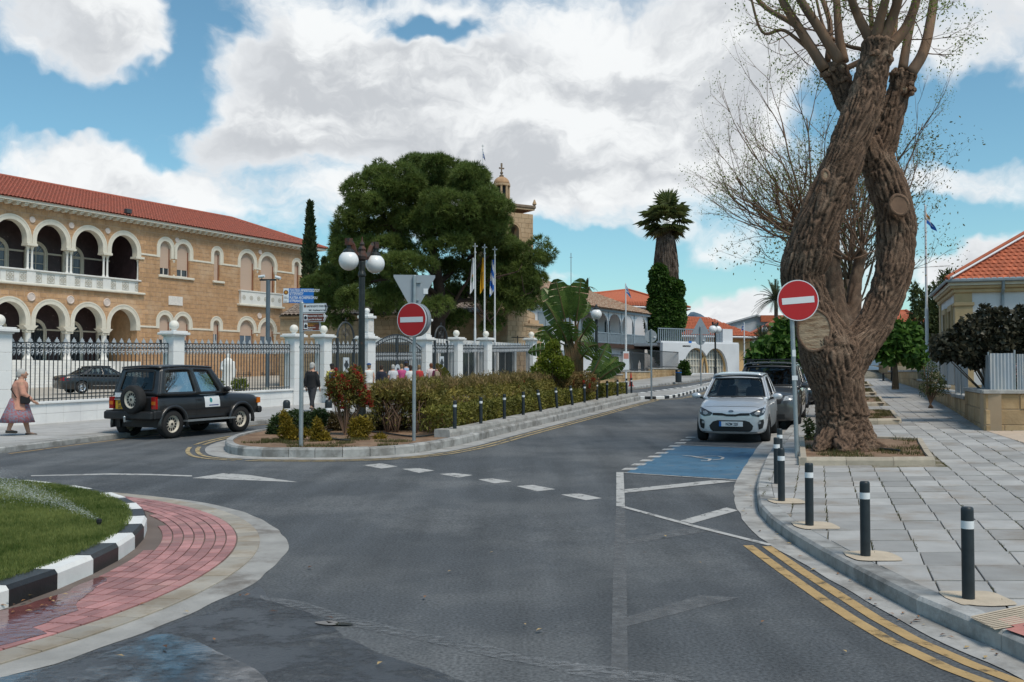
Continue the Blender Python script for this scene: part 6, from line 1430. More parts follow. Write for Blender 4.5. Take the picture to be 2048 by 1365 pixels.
a, b = (11.05, 23.4), (16.5, 22.6); zc0 = gh(*a)+PAVH+.86
block_wall(sw, a, b, gh(*a)-.1, zc0, .6, .36, WALLST, 60, irr=.2, th=.35); P = [(a[0]-.07, a[1]-.07), (b[0], b[1]-.07), (b[0], b[1]+.42), (a[0]+.3, a[1]+.45)]; bw(MB().prism(P, zc0+.001, zc0+.091), 'coping', CONC, sw, bevel=.01)
sheet('garden', [(11.4, 23.8), (16.5, 23), (40, 20), (60, 90), (32, 90), (23.3, 61), (15.9, 36.6)], .55, M('garden_soil', (.16, .13, .08), rough=.95, var=.3, scale=2), kind='structure')
sheet('forecourt', [(9.2, 15.5), (20, 13), (24, 20), (16.5, 22.5), (11.0, 23.2)], PAVH+.004, M('beige_paving', (.50, .40, .31), rough=.85, var=.08, scale=2, bump=.2, bscale=30), kind='structure')
SHM = M('grey_sheet', (.36, .41, .46), rough=.55, metal=.2, var=.14, scale=2.5, stretch=(1, 1, .3), col2=(.45, .46, .46), c2scale=3)
ms = empty('sheet_fence', (11.3, 23.8, zc0), 0, 'weathered grey metal sheet fence on the stone wall corner', 'fence')
def sheetp(A, B, z0, z1, nm='metal_sheet'):
 A = Vector(A); B = Vector(B); d = (B-A); L_ = d.length; d.normalize(); n = Vector((-d.y, d.x)); m = MB(); N = 14
 V = []
 for i in range(N+1):
  t = L_*i/N; w = (.012 if i % 2 else -.012)+.02*noise.noise((t*1.5, z0, A.x)); p = A+d*t+n*w; V += [(p.x, p.y, z0), (p.x+n.x*.02*noise.noise((t, 3, 1)), p.y, z1+.03*noise.noise((t*3, 1, 5)))]
 m.add(V, [(2*i, 2*i+2, 2*i+3, 2*i+1) for i in range(N)]); o = bw(m, nm, SHM, ms); o.modifiers.new('t', 'SOLIDIFY').thickness = .006
 bw(MB().tube([(B.x, B.y, z0-.05), (B.x, B.y, z1+.08)], .025, 5), 'sheet_post', GALV, ms)
sheetp((11.35, 23.75), (11.9, 23.68), zc0+.09, zc0+.95); sheetp((11.95, 23.68), (12.35, 23.6), zc0+.09, zc0+.93)
for i, (a, b, z) in enumerate((((11.35, 23.9), (11.85, 25.3), zc0+.09), ((11.87, 25.35), (12.4, 26.8), zc0+.09), ((12.5, 27.9), (13.0, 29.4), zc0-.1), ((13.0, 29.5), (13.55, 31.0), zc0-.1), ((14.0, 31.6), (14.6, 33.4), zc0+.1), ((14.6, 33.5), (15.3, 35.6), zc0+.1), ((16, 37), (17.6, 41.6), zc0+.3), ((17.7, 42), (19.4, 46.9), zc0+.55))): sheetp((a[0]+.2, a[1]), (b[0]+.2, b[1]), z, z+.85)
wf = empty('spear_fence', (12.4, 23.6, zc0+.09), 0, 'white spear topped iron fence on the stone wall', 'fence'); WI = M('white_iron', (.62, .64, .66), rough=.5, var=.08)
sp = MB().lathe([(.011, 0), (.011, .84), (.024, .87), (.022, .93), (.002, 1.0)], 6).mesh('spear_bar', False, [WI])
for q in range(34): x = 12.42+q*.115; mobj('spear_bar', sp, None, wf, (x-12.4, (23.6-(x-12.4)*.147)-23.6, 0))
for z in (.12, .70): MB().tube([(0, 0, z), (4.1, -.6, z)], .016, 5).build('rail', WI, wf)
p = gnd(1774, 762, PAVH); be = empty('bench', p, math.atan2(RD.y, RD.x), 'dark timber bench on the upper pavement by the stone wall', 'bench'); DT = MATS['dark_timber']
for q in range(4): MB().box(-.7, .7, -.22+q*.12, -.12+q*.12, .42, .46).build('seat_slat', DT, be)
for q in range(3): MB().box(-.7, .7, -.30, -.27, .55+q*.13, .64+q*.13).build('back_slat', DT, be)
for x in (-.55, .55): MB().box(x-.04, x+.04, -.3, -.22, 0, .95).build('rear_leg', BLK, be); MB().box(x-.04, x+.04, .16, .24, 0, .42).build('front_leg', BLK, be)
# ================================================================ VEGETATION
BARK = M('bark', (.115, .078, .055), rough=.95, var=.35, scale=6, bump=1.0, bscale=22, stretch=(1, 1, .22), col2=(.20, .15, .11), c2scale=3)
BARK_P = M('pine_bark', (.055, .035, .026), rough=.95, var=.3, scale=4)
TWIG = M('twig', (.17, .105, .07), rough=.9, var=.3, scale=3)
TWIGD = M('twig_dark', (.10, .075, .05), rough=.9, var=.3, scale=3)
def np_obj(name, VF, mat, e, smooth=False):
 V, F = VF; V = V-np.array(e.location)[None, :]; return mobj(name, np_mesh(name, V, F, mat, smooth), None, e)
def ellip_pts(c, r, n, shell=.55):
 d = rand_unit(n); k = RNG.uniform(shell**3, 1, n)**(1/3); return np.array(c)[None, :]+d*k[:, None]*np.array(r)[None, :], d
def tubes(e, name, paths, mat, n=6):
 mb = MB()
 for P, r in paths: mb.tube(P, r, n)
 o = mb.build(name, mat, e, smooth=True); o.location = -Vector(e.location); return o
def px_blob(x, y, rx, ry, Y, rd=None): c = atY(x, y, Y); k = Y/FPX; return (tuple(c), (rx*k, (rd if rd else (rx+ry)/2*k), ry*k))
# ---------------- stone pine
def pine():
 Y = 58.0; base = atY(878, 748, Y); base.z = gh(base.x, base.y)+.1
 e = empty('pine_tree', base, 0, 'huge dark green pine tree rising behind the gate', 'tree')
 G = leaf_mat('pine_green', (.075, .125, .027), col2=(.20, .26, .065), var=.35, transl=.38, scale=.7)
 top = [(850, 345, 60, 36), (790, 365, 55, 36), (905, 355, 55, 34), (745, 390, 55, 42), (950, 385, 50, 42), (720, 430, 44, 44), (970, 425, 45, 44), (850, 390, 70, 40), (800, 415, 70, 40), (910, 415, 70, 42), (855, 440, 60, 36), (735, 470, 50, 36), (968, 470, 48, 40), (770, 505, 55, 30), (880, 480, 58, 30), (960, 515, 55, 34), (1020, 520, 45, 40), (820, 535, 60, 26), (700, 510, 36, 32), (1055, 545, 34, 44), (1035, 580, 46, 36), (985, 565, 56, 32), (915, 545, 52, 24), (745, 550, 62, 28), (690, 560, 50, 30), (645, 580, 36, 22), (680, 600, 56, 24), (735, 600, 58, 26), (800, 590, 48, 22), (640, 606, 32, 18), (1000, 610, 48, 22), (1050, 600, 32, 32), (870, 580, 50, 18), (790, 460, 40, 22), (930, 460, 40, 22), (1010, 495, 28, 22),
  (985, 450, 34, 30), (700, 470, 34, 30), (938, 362, 40, 26), (830, 330, 34, 18), (760, 345, 24, 18), (880, 330, 28, 16), (975, 398, 26, 24), (660, 640, 36, 12), (1075, 510, 22, 28), (905, 640, 24, 14), (985, 650, 14, 10), (850, 612, 46, 16), (925, 600, 46, 18), (790, 622, 44, 12)]
 P_ = []; D_ = []
 for i, (x, y, rx, ry) in enumerate(top):
  prof = max(.0, 1-((x-860)/250)**2)
  dep = random.uniform(-1, 1)*4.5*prof**.5; dep = max(dep, 1.5) if x > 880 and y > 470 else dep; inner = max(.25, prof)
  (c, r) = px_blob(x, y, rx, ry, Y+dep)
  nsub = max(5, int(rx*ry/95))
  for _ in range(nsub):
   d = Vector(rand_unit(1)[0]); cc = Vector(c)+Vector((d.x*r[0]*.8, d.y*r[1]*.8, d.z*r[2]*.75)); s = random.uniform(.42, .72)
   n = int(95*s/.55); dd = rand_unit(n); dd[:, 2] = dd[:, 2]*.7+.35; dd /= np.linalg.norm(dd, axis=1, keepdims=True)
   P_.append(np.array(cc)[None, :]+dd*np.array([s, s, s*.72])[None, :]*RNG.uniform(.65, 1.0, (n, 1))); D_.append(dd)
  if i < 25: # far side of the crown
   cb = atY(x, y, Y+2+3*prof)
 P = np.concatenate(P_); D = np.concatenate(D_); k = 9
 PP = np.repeat(P, k, 0); DD = np.repeat(D, k, 0)*.75+rand_unit(len(PP))*.65; DD /= np.linalg.norm(DD, axis=1, keepdims=True)
 np_obj('crown', blades(PP, DD, .27, .017), G, e)
 paths = []
 def pxp(pts, Yo=0): return [tuple(atY(x, y, Y+Yo+(o if len(q) == 0 else 0))) for (x, y, o, *q) in [(p[0], p[1], p[2] if len(p) > 2 else 0) for p in pts]]
 tr = [(886, 770), (878, 700), (876, 650), (880, 600), (872, 540), (862, 480), (850, 420), (848, 370)]; T = pxp(tr); T[0] = tuple(base-Vector((0, 0, .2))); paths.append((cr(T, 3), list(np.linspace(.55, .10, (len(T)-1)*3+1))))
 for pts, r in (([(880, 640), (905, 610), (935, 585), (980, 560), (1030, 545)], .24), ([(876, 620), (850, 590), (800, 580), (740, 600), (680, 620)], .2), ([(874, 570), (920, 530), (960, 500), (1000, 450)], .17), ([(870, 550), (820, 500), (780, 450), (745, 410)], .17), ([(866, 500), (910, 450), (940, 400)], .13), ([(860, 480), (830, 430), (800, 380)], .13), ([(880, 600), (820, 560), (760, 540), (700, 520)], .15), ([(880, 610), (940, 600), (1000, 600), (1050, 590)], .14), ([(876, 590), (840, 560), (810, 520), (790, 480)], .12), ([(935, 585), (960, 620), (985, 650)], .06), ([(800, 580), (760, 610), (720, 640), (650, 640)], .08), ([(905, 610), (950, 540), (990, 500)], .1), ([(850, 590), (790, 560), (720, 570), (640, 600)], .1)):
  Q = pxp([(x, y, random.uniform(-2, 2) if i else 0) for i, (x, y) in enumerate(pts)]); Q = cr(Q, 4); paths.append((Q, list(np.linspace(r, .03, len(Q)))))
  for _ in range(9):
   s = Vector(Q[random.randrange(3, len(Q))]); d = Vector((random.uniform(-1, 1), random.uniform(-1, 1), random.uniform(-.1, .9))); paths.append(([s, s+d*.6, s+d*1.1+Vector((0, 0, .3))], [.04, .03, .012]))
 tubes(e, 'trunk', paths, BARK_P, 7)
pine()
# ---------------- cypresses
def cypress(x, yt, yb, w, Y, lb):
 b = atY(x, 748, Y); b.z = gh(b.x, Y)+.1; e = empty('cypress_tree', b, 0, lb, 'tree', 'slim cypresses behind the palace'); k = Y/FPX; zt = atY(x, yt, Y).z; R_ = w*k/2; H = zt-b.z; n = 5200
 t = RNG.uniform(.12, 1, n)**.8; a = RNG.uniform(0, 6.283, n); rr = R_*np.minimum(1, (1-t)*2.6+.06)*np.minimum(1, t*5)*(.82+.2*np.sin(a*3+t*22))*RNG.uniform(.75, 1.08, n)
 P = np.stack([b.x+rr*np.cos(a), b.y+rr*np.sin(a), b.z+t*H], 1); D = np.stack([np.cos(a)*.4, np.sin(a)*.4, np.ones(n)], 1)
 V1 = leaves(P, .42, .42, D/np.linalg.norm(D, axis=1, keepdims=True), .35); np_obj('crown', V1, leaf_mat('cypress_green', (.022, .045, .017), col2=(.055, .085, .03), transl=.1), e)
 tubes(e, 'trunk', [([(b.x, b.y, b.z-.2), (b.x, b.y, b.z+H*.5), (b.x, b.y, b.z+H*.95)], [.22, .14, .03])], BARK_P)
cypress(618, 408, 600, 30, 92, 'tall slim cypress beside the palace roof end'); cypress(672, 456, 620, 34, 74, 'broader cypress tucked behind the pine'); cypress(648, 520, 600, 26, 100, 'thin cypress half hidden by the palace corner')
# ---------------- hedges on the island
def along(path, t):
 L = [0]
 for i in range(1, len(path)): L.append(L[-1]+math.dist(path[i], path[i-1]))
 d = t*L[-1]
 for i in range(1, len(path)):
  if d <= L[i]: k = (d-L[i-1])/(L[i]-L[i-1]); return (path[i-1][0]+(path[i][0]-path[i-1][0])*k, path[i-1][1]+(path[i][1]-path[i-1][1])*k)
 return path[-1]
def hedge(name, lb, path, w, h, n, size, mat, aspect, boxy, tips=None, stems=0, hvar=.12, base=.30, flowers=None):
 o0 = along(path, .5); e = empty(name, (o0[0], o0[1], gh(*o0)+base), 0, lb, 'hedge')
 P = np.zeros((n, 3)); D = np.zeros((n, 3))
 for i in range(n):
  t = random.random(); x, y = along(path, t); x2, y2 = along(path, min(1, t+.01)); d = Vector((x2-x, y2-y)); d = d.normalized() if d.length > 0 else Vector((0, 1)); nn = Vector((d.y, -d.x))
  hh = h*(1+hvar*noise.noise((t*34, 0, 3))+hvar*.8*noise.noise((t*90, 2, 0)))
  u = random.random()
  if u < .42: o = random.uniform(-1, 1)*w; z = hh*random.uniform(.86, 1.06); dr = (0, 0, 1)
  elif u < .86: o = w*random.uniform(.78, 1.05)*(1 if random.random() < .75 else -1); z = hh*random.uniform(.04, 1); dr = (nn.x*(1 if o > 0 else -1), nn.y*(1 if o > 0 else -1), .4)
  else: o = random.uniform(-1, 1)*w*.8; z = hh*random.uniform(.1, .95); dr = (0, 0, 1)
  o *= 1+.22*noise.noise((t*26, z*2.5, 7))
  if not boxy: o *= (1-.35*(z/hh)**3)
  P[i] = (x+nn.x*o, y+nn.y*o, gh(x, y)+base+z); D[i] = dr
 np_obj('foliage', leaves(P, size, aspect, D, .7), mat, e)
 if tips:
  m = int(n*tips[1]); idx = np.argsort(-(P[:, 2]-np.array([gh(p[0], p[1]) for p in P])))[:int(n*.3)]; idx = RNG.choice(idx, m); Q = P[idx]+RNG.normal(0, .04, (m, 3)); Q[:, 2] += RNG.uniform(0, tips[2], m); np_obj('new_shoots', leaves(Q, size*1.1, aspect*.8, np.tile([0, 0, 1.], (m, 1)), .45), tips[0], e)
 if flowers:
  m = flowers[1]; idx = RNG.choice(len(P), m); FL = []
  for q in P[idx]:
   dd = rand_unit(60)*np.array([1, 1, .4]); pp = np.array(q)+np.stack([np.zeros(60), np.zeros(60), RNG.uniform(-.06, .07, 60)], 1)+np.array([0, 0, .04]); FL.append(blades(pp, dd, .045, .006))
  np_obj('flowers', merge(FL), flowers[0], e)
 if stems:
  pt = []
  for k in range(stems):
   t = random.random(); x, y = along(path, t); z = gh(x, y)+base-.15; a = Vector((x+random.uniform(-w, w)*.7, y+random.uniform(-w, w)*.7, z))
   for _ in range(4): pt.append(([a, a+Vector((random.uniform(-.15, .15), random.uniform(-.15, .15), h*.5)), a+Vector((random.uniform(-.3, .3), random.uniform(-.3, .3), h*.95))], [.018, .012, .005]))
  tubes(e, 'stems', pt, TWIG, 4)
 return e
OLIVE = leaf_mat('hedge_olive', (.13, .16, .032), col2=(.38, .31, .08), var=.45, scale=1.4, transl=.3); OLIVE2 = leaf_mat('box_hedge', (.10, .12, .02), col2=(.26, .24, .045), var=.5, scale=1.6, transl=.25)
TIPY = leaf_mat('young_shoots', (.22, .19, .05), col2=(.30, .20, .09), var=.3, scale=3); REDF = leaf_mat('red_bottlebrush', (.42, .018, .02), col2=(.55, .05, .04), var=.3, scale=4, transl=.2)
KB = lambda off, t0, t1, n=14: [tuple(offs([(-1.2+6.8*t, 22.5+21.1*t) for t in np.linspace(t0, t1, n)], off)[i]) for i in range(n)]
hedge('low_hedge', 'low clipped olive hedge behind the row of bollards', KB(.92, .03, .99), .34, .52, 26000, .075, OLIVE2, .55, True, stems=40, base=.22)
hedge('bottlebrush_hedge', 'tall straggly olive bottlebrush hedge with pale shoots', [(-2.7, 24.4)]+KB(2.3, .14, .82), .95, .98, 46000, .11, OLIVE, .28, False, tips=(TIPY, .3, .16), stems=90, hvar=.16, base=.15, flowers=(REDF, 22))
# ---------------- shrubs
def shrub(name, lb, blobs, n, size, aspect, mat, cat='shrub', stems=6, base=None, droop=0, jit=.7, flowers=None, up=.4, group=None, foliage='foliage', twig=None, shell=.45, fork=.02):
 c0 = blobs[0][0]; z = base if base is not None else gh(c0[0], c0[1])+.12; e = empty(name, (c0[0], c0[1], z), 0, lb, cat, group); PS = []; DS = []; tot = sum(b[1][0]*b[1][2] for b in blobs)
 for c, r in blobs:
  m = max(20, int(n*r[0]*r[2]/tot)); P, D = ellip_pts(c, r, m, shell); D[:, 2] += up; D /= np.linalg.norm(D, axis=1, keepdims=True); k = P[:, 2] > z; PS.append(P[k]); DS.append(D[k])
 P = np.concatenate(PS); D = np.concatenate(DS); np_obj(foliage, leaves(P, size, aspect, D, jit, droop), mat, e)
 if flowers:
  idx = RNG.choice(len(P), flowers[1]); FL = []
  for q in P[idx]:
   dd = rand_unit(70)*np.array([1, 1, .35]); pp = np.array(q)+np.stack([RNG.normal(0, .004, 70), RNG.normal(0, .004, 70), RNG.uniform(-.08, .09, 70)], 1); FL.append(blades(pp, dd, .07, .009))
  np_obj('flowers', merge(FL), flowers[0], e)
 pt = []
 for c, r in blobs:
  for _ in range(max(1, stems//len(blobs))):
   a = Vector((c0[0]+random.uniform(-.08, .08), c0[1]+random.uniform(-.08, .08), z-.1)); b = Vector(c)+Vector((random.uniform(-.6, .6)*r[0], random.uniform(-.6, .6)*r[1], random.uniform(0, .6)*r[2])); f = Vector((c0[0], c0[1], z+(c0[2]-z)*fork)); m = (f+b)/2+Vector((random.uniform(-.1, .1), 0, .05)); pt.append(([a, f, m, b], [.025 if fork < .1 else .07, .022 if fork < .1 else .05, .016, .006]))
 if pt: tubes(e, 'stems', pt, twig or TWIG, 5)
 return e
def pb(L, Y): return [px_blob(x, y, rx, ry, Y) for x, y, rx, ry in L]
GOLDC = leaf_mat('golden_conifer', (.20, .15, .012), col2=(.34, .25, .03), var=.5, scale=5); DKG = leaf_mat('dark_conifer', (.03, .06, .018), col2=(.065, .105, .03), var=.4, scale=4)
shrub('golden_conifer', 'golden conifer beside the street name post', pb([(577, 868, 18, 18), (572, 848, 11, 16), (566, 832, 5, 12), (596, 872, 14, 12), (610, 866, 12, 7)], 22.6), 2600, .085, .3, GOLDC, group='golden conifers in the island'); shrub('golden_conifer', 'golden conifer between the street name post and the lamp', pb([(640, 876, 20, 12), (636, 860, 9, 14), (634, 846, 5, 9)], 22.3), 2000, .085, .3, GOLDC, group='golden conifers in the island')
shrub('golden_conifer', 'golden conifer spreading at the foot of the double lamp', pb([(716, 868, 20, 16), (708, 850, 8, 14), (732, 852, 12, 10), (724, 842, 8, 10), (760, 876, 12, 7)], 22.8), 2600, .085, .3, GOLDC, group='golden conifers in the island')
shrub('dark_shrub', 'dark green rounded shrub behind the street name post', pb([(560, 852, 22, 24), (590, 842, 26, 22), (622, 846, 28, 22), (545, 866, 12, 12), (640, 832, 16, 14)], 24.6), 6500, .08, .35, DKG)
shrub('brown_shrub', 'brownish clipped shrub behind the golden conifers', pb([(660, 842, 26, 18), (690, 848, 30, 24), (745, 850, 30, 24), (790, 850, 30, 20)], 25.6), 7000, .07, .4, leaf_mat('brown_foliage', (.06, .05, .018), col2=(.13, .095, .035), var=.4, scale=3))
shrub('bottlebrush_shrub', 'bottlebrush shrub covered in red flowers in front of lamp', pb([(690, 775, 30, 24), (672, 765, 20, 22), (705, 760, 24, 20), (720, 790, 18, 20), (690, 800, 22, 18), (668, 785, 16, 14), (710, 742, 12, 10), (732, 800, 14, 16)], 24.0), 4200, .10, .26, leaf_mat('bottlebrush_leaf', (.11, .115, .022), col2=(.24, .21, .05), var=.4, scale=4), flowers=(REDF, 120), stems=16)
shrub('bottlebrush_shrub', 'olive bottlebrush shrub right of the double lamp', pb([(770, 785, 30, 24), (755, 800, 18, 26), (800, 780, 26, 22), (850, 775, 40, 18), (830, 800, 40, 26)], 25.4), 9000, .10, .26, OLIVE, flowers=(REDF, 8), stems=30)
shrub('yellow_green_bush', 'bright yellow green bush in front of the banana plant', pb([(1100, 722, 24, 20), (1105, 700, 16, 16), (1085, 740, 22, 16), (1125, 735, 22, 22), (1108, 688, 10, 8)], 36.0), 5200, .11, .4, leaf_mat('lime_leaf', (.12, .17, .012), col2=(.22, .26, .03), var=.3, scale=2), base=.6)
shrub('yellow_shrub', 'yellowish flowering shrub beneath the banana leaves', pb([(1140, 768, 36, 24), (1170, 765, 26, 22), (1105, 770, 30, 20), (1060, 765, 40, 14)], 36.4), 8000, .10, .32, TIPY, flowers=(REDF, 14), base=.6)
# ---------------- banana-like plant
def big_leaf(mb, p, d, L_, W_, bend, tear=True, roll=0.0):
 d = Vector(d).normalized(); side = d.cross(Vector((.25, 1, 0))); side.normalize(); side = Matrix.Rotation(roll, 3, d) @ side; up = side.cross(d); N = 18; pts = []
 for i in range(N+1):
  t = i/N; pts.append(Vector(p)+d*L_*t*(1-.12*t)-Vector((0, 0, 1))*bend*L_*t**2.2)
 for sd in (-1, 1):
  i = 0
  while i < N:
   j = i+(1 if (tear and random.random() < .15) else 3); j = min(j, N); V = []
   sag = random.uniform(.0, .18)
   for q in (i, j):
    t = q/N; w = W_*.5*max(0.02, math.sin(math.pi*min(1, t*.93+.05))**.6); a = pts[q]; o = a+side*sd*w+up*w*(.35-sag)-d*w*.1*(1 if q == j else 0); V += [a, a.lerp(o, .5)+up*w*.12, o]
   mb.add(V, [(0, 3, 4, 1), (1, 4, 5, 2)] if sd > 0 else [(0, 1, 4, 3), (1, 2, 5, 4)]); i = j
 return pts
def banana():
 Y = 38.0; b = atY(1150, 748, Y); b.z = gh(b.x, Y)+.15; e = empty('banana_plant', b, 0, 'large banana plant with torn dark green leaves by the hedge end', 'plant')
 LG = leaf_mat('banana_leaf', (.05, .105, .02), col2=(.14, .21, .05), var=.4, scale=1.5, transl=.3, rough=.35)
 spec = [((1135, 660), (1112, 562), 52, .05), ((1150, 640), (1163, 558), 46, .1), ((1140, 650), (1138, 575), 40, .0), ((1135, 660), (1085, 575), 34, .2), ((1130, 680), (1088, 600), 40, .25), ((1150, 660), (1160, 590), 44, .15), ((1120, 700), (1085, 655), 52, .15), ((1120, 700), (1060, 705), 30, .15), ((1160, 680), (1188, 640), 38, .3), ((1150, 690), (1175, 660), 50, .3), ((1165, 700), (1195, 690), 60, .25), ((1150, 700), (1130, 640), 40, .3), ((1160, 720), (1182, 700), 60, .35), ((1180, 760), (1215, 690), 42, .05), ((1190, 770), (1235, 715), 30, .12), ((1185, 770), (1250, 728), 26, .2), ((1180, 770), (1195, 720), 44, .1), ((1140, 700), (1110, 640), 44, .35), ((1128, 690), (1070, 670), 26, .2), ((1155, 650), (1176, 600), 30, .3), ((1200, 760), (1222, 745), 36, .3), ((1150, 720), (1120, 735), 30, .3)]
 stems = []
 for i, ((x0, y0), (x1, y1), w, bend) in enumerate(spec):
  yo = Y+random.uniform(-.8, .8); p = atY(x0, y0, Y); q = atY(x1, y1, yo); d = q-p; L_ = d.length; bend *= .6; d.z += bend*L_; mb = MB(); m = big_leaf(mb, p+d*.22, d, L_*.95, w*Y/FPX*.95, bend, roll=random.uniform(-.6, .6))
  o = mb.build('leaf', LG, e, smooth=False); o.location = -Vector(b)
  bx = 1150 if x0 < 1172 else 1185; s0 = atY(bx+random.uniform(-8, 8), 795, Y); s0.z = gh(s0.x, s0.y)+.1; stems.append(([s0, s0.lerp(p, .6)+Vector((random.uniform(-.1, .1), 0, 0)), p, m[4], m[10], m[17]], [.11, .07, .035, .022, .014, .006]))
 tubes(e, 'stalks', stems, leaf_mat('banana_stalk', (.10, .085, .03), col2=(.16, .09, .045), var=.3, scale=2, transl=.05), 7)
 mb = MB(); p = atY(868, 724, 30); d = atY(905, 765, 30)-p; big_leaf(mb, p+d*.1, d, d.length, 22*30/FPX, .05, roll=.5); z0 = gh(p.x, 30)+.15
 e2 = empty('banana_sprout', (p.x+.4, 30, z0), 0, 'single yellowing banana leaf sticking out of the hedge', 'plant'); o = mb.build('leaf', leaf_mat('yellow_leaf', (.22, .19, .02), col2=(.16, .15, .03)), e2); o.location = -Vector(e2.location); tubes(e2, 'stalk', [([(p.x+.4, 30, z0), p+Vector((.2, 0, -.3)), p+d*.1, p+d*.5, p+d], [.03, .02, .016, .01, .004])], MATS['banana_stalk'], 5)
banana()
# ---------------- fan palm with ivy
def fan_leaf(mb, p, d, Rr, seg=18, droop=.3, spread=250):
 d = Vector(d).normalized(); s = d.cross(Vector((0, 0, 1))); s = s.normalized() if s.length > .1 else Vector((1, 0, 0)); u = s.cross(d)
 st = Vector(p)+d*Rr*.8
 mb.tube([p, Vector(p)+d*Rr*.4, st], .02, 3)
 for k in range(seg):
  a = R(-spread/2+spread*(k+.5)/seg); dr = d*math.cos(a)+s*math.sin(a); w = Rr*.055; pv = (d*-math.sin(a)+s*math.cos(a))*w; L_ = Rr*random.uniform(.8, 1.05)*(1-.25*abs(a)/math.pi)
  m = st+dr*L_*.55+u*.05*Rr; t = st+dr*L_-Vector((0, 0, droop*Rr*random.uniform(.6, 1.3))); mb.add([st, m+pv, t, m-pv], [(0, 1, 2), (0, 2, 3)])
def palm():
 Y = 82.0; k = Y/FPX; b = atY(1333, 748, Y); b.z = gh(b.x, Y)+.3; e = empty('fan_palm', b, 0, 'tall fan palm with shaggy skirt and ivy covered base', 'palm'); tp = atY(1334, 452, Y)
 tubes(e, 'trunk', [([tuple(b), tuple(atY(1332, 600, Y)), tuple(tp)], [.5, .45, .4])], BARK, 10)
 n = 9000; t = RNG.uniform(0, 1, n); a = RNG.uniform(0, 6.283, n); y0, y1 = 472, 650; py = y0+(y1-y0)*t; rr = (15+4*np.sin(t*3.1)+2*np.sin(a*4+t*9))*k*RNG.uniform(.85, 1.12, n); cx = np.array([atY(1332+ (3 if q > .6 else 0), 500, Y).x for q in t])
 Z = np.array([atY(1332, p, Y).z for p in py]); P = np.stack([cx+rr*np.cos(a), Y+rr*np.sin(a), Z], 1); D = np.stack([np.cos(a)*.18, np.sin(a)*.18, -np.ones(n)], 1); np_obj('dead_leaf_skirt', blades(P, D/np.linalg.norm(D, axis=1, keepdims=True), .95, .05), leaf_mat('dead_palm', (.13, .095, .07), col2=(.24, .18, .14), var=.5, scale=3, transl=.1), e)
 mb = MB(); mbb = MB()
 for i in range(50):
  el = random.uniform(-55, 88); az = random.uniform(0, 6.283); d = Vector((math.cos(az)*math.cos(R(el)), math.sin(az)*math.cos(R(el)), math.sin(R(el)))); fan_leaf(mb if el > -30 else mbb, tp+Vector((0, 0, .2+max(0, el)*.008)), d, random.uniform(1.05, 1.5)*(1.1 if el > 0 else .85), droop=.22 if el < 50 else .05)
 o = mb.build('crown', leaf_mat('palm_green', (.075, .11, .03), col2=(.19, .22, .075), var=.4, scale=1.5), e); o.location = -Vector(b); o = mbb.build('browning_leaves', leaf_mat('palm_brown', (.13, .10, .04), col2=(.17, .14, .05)), e); o.location = -Vector(b)
 blobs = pb([(1330, 690, 34, 26), (1328, 650, 36, 28), (1332, 610, 36, 26), (1326, 575, 28, 24), (1318, 548, 16, 18), (1345, 630, 26, 40), (1312, 640, 20, 40), (1352, 580, 14, 18), (1340, 715, 26, 14)], Y-.6); PS = []; DS = []
 for c, r in blobs: P, D = ellip_pts(c, (r[0], .9, r[2]), 2300, .8); PS.append(P); DS.append(D)
 P = np.concatenate(PS); D = np.concatenate(DS); D[:, 2] -= .3; np_obj('ivy', leaves(P, .30, .8, D, .5, .4), leaf_mat('ivy_green', (.03, .075, .012), col2=(.075, .15, .025), var=.4, scale=1.2), e)
palm()
def date_palm(x, y, Y, s, lb, n=46, trunkpx=None, g=None):
 c = atY(x, y, Y); b = Vector((c.x, Y, gh(c.x, Y))); e = empty('date_palm', b, 0, lb, 'palm'); mb = MB(); k = Y/FPX
 for i in range(n):
  el = R(random.uniform(-15, 85)); az = random.uniform(0, 6.283); d = Vector((math.cos(az)*math.cos(el), math.sin(az)*math.cos(el), math.sin(el))); L_ = s*k*random.uniform(.8, 1.1); pts = [c+d*L_*t-Vector((0, 0, 1))*L_*.55*t**2.2*math.cos(el) for t in np.linspace(0, 1, 9)]; mb.tube(pts, [.03, .028, .025, .022, .018, .014, .01, .007, .004], 3)
  sd = d.cross(Vector((0, 0, 1))); sd = sd.normalized() if sd.length > .05 else Vector((1, 0, 0))
  for j in range(2, 9):
   for q in range(3):
    p = pts[j-1].lerp(pts[j], q/3); dr = (pts[j]-pts[j-1]).normalized()
    for sg in (-1, 1): t_ = p+(sd*sg*.8+dr*.7-Vector((0, 0, .25)))*L_*.2*(1-.5*j/9); w = dr*.03*Y/80; mb.add([p-w, p+w, t_], [(0, 1, 2)])
 o = mb.build('crown', leaf_mat('date_palm_green', (.045, .065, .03), col2=(.10, .12, .06), var=.35, scale=1.5), e); o.location = -b; tubes(e, 'trunk', [([b, b.lerp(c, .5), c], [.3, .25, .25])], BARK, 8)
date_palm(1175, 574, 100, 20, 'tuft of a date palm showing above the old tiled roof', 20); date_palm(1552, 600, 125, 50, 'grey green date palm behind the no entry sign'); date_palm(1524, 690, 72, 46, 'young date palm growing beside the ochre house', 30)
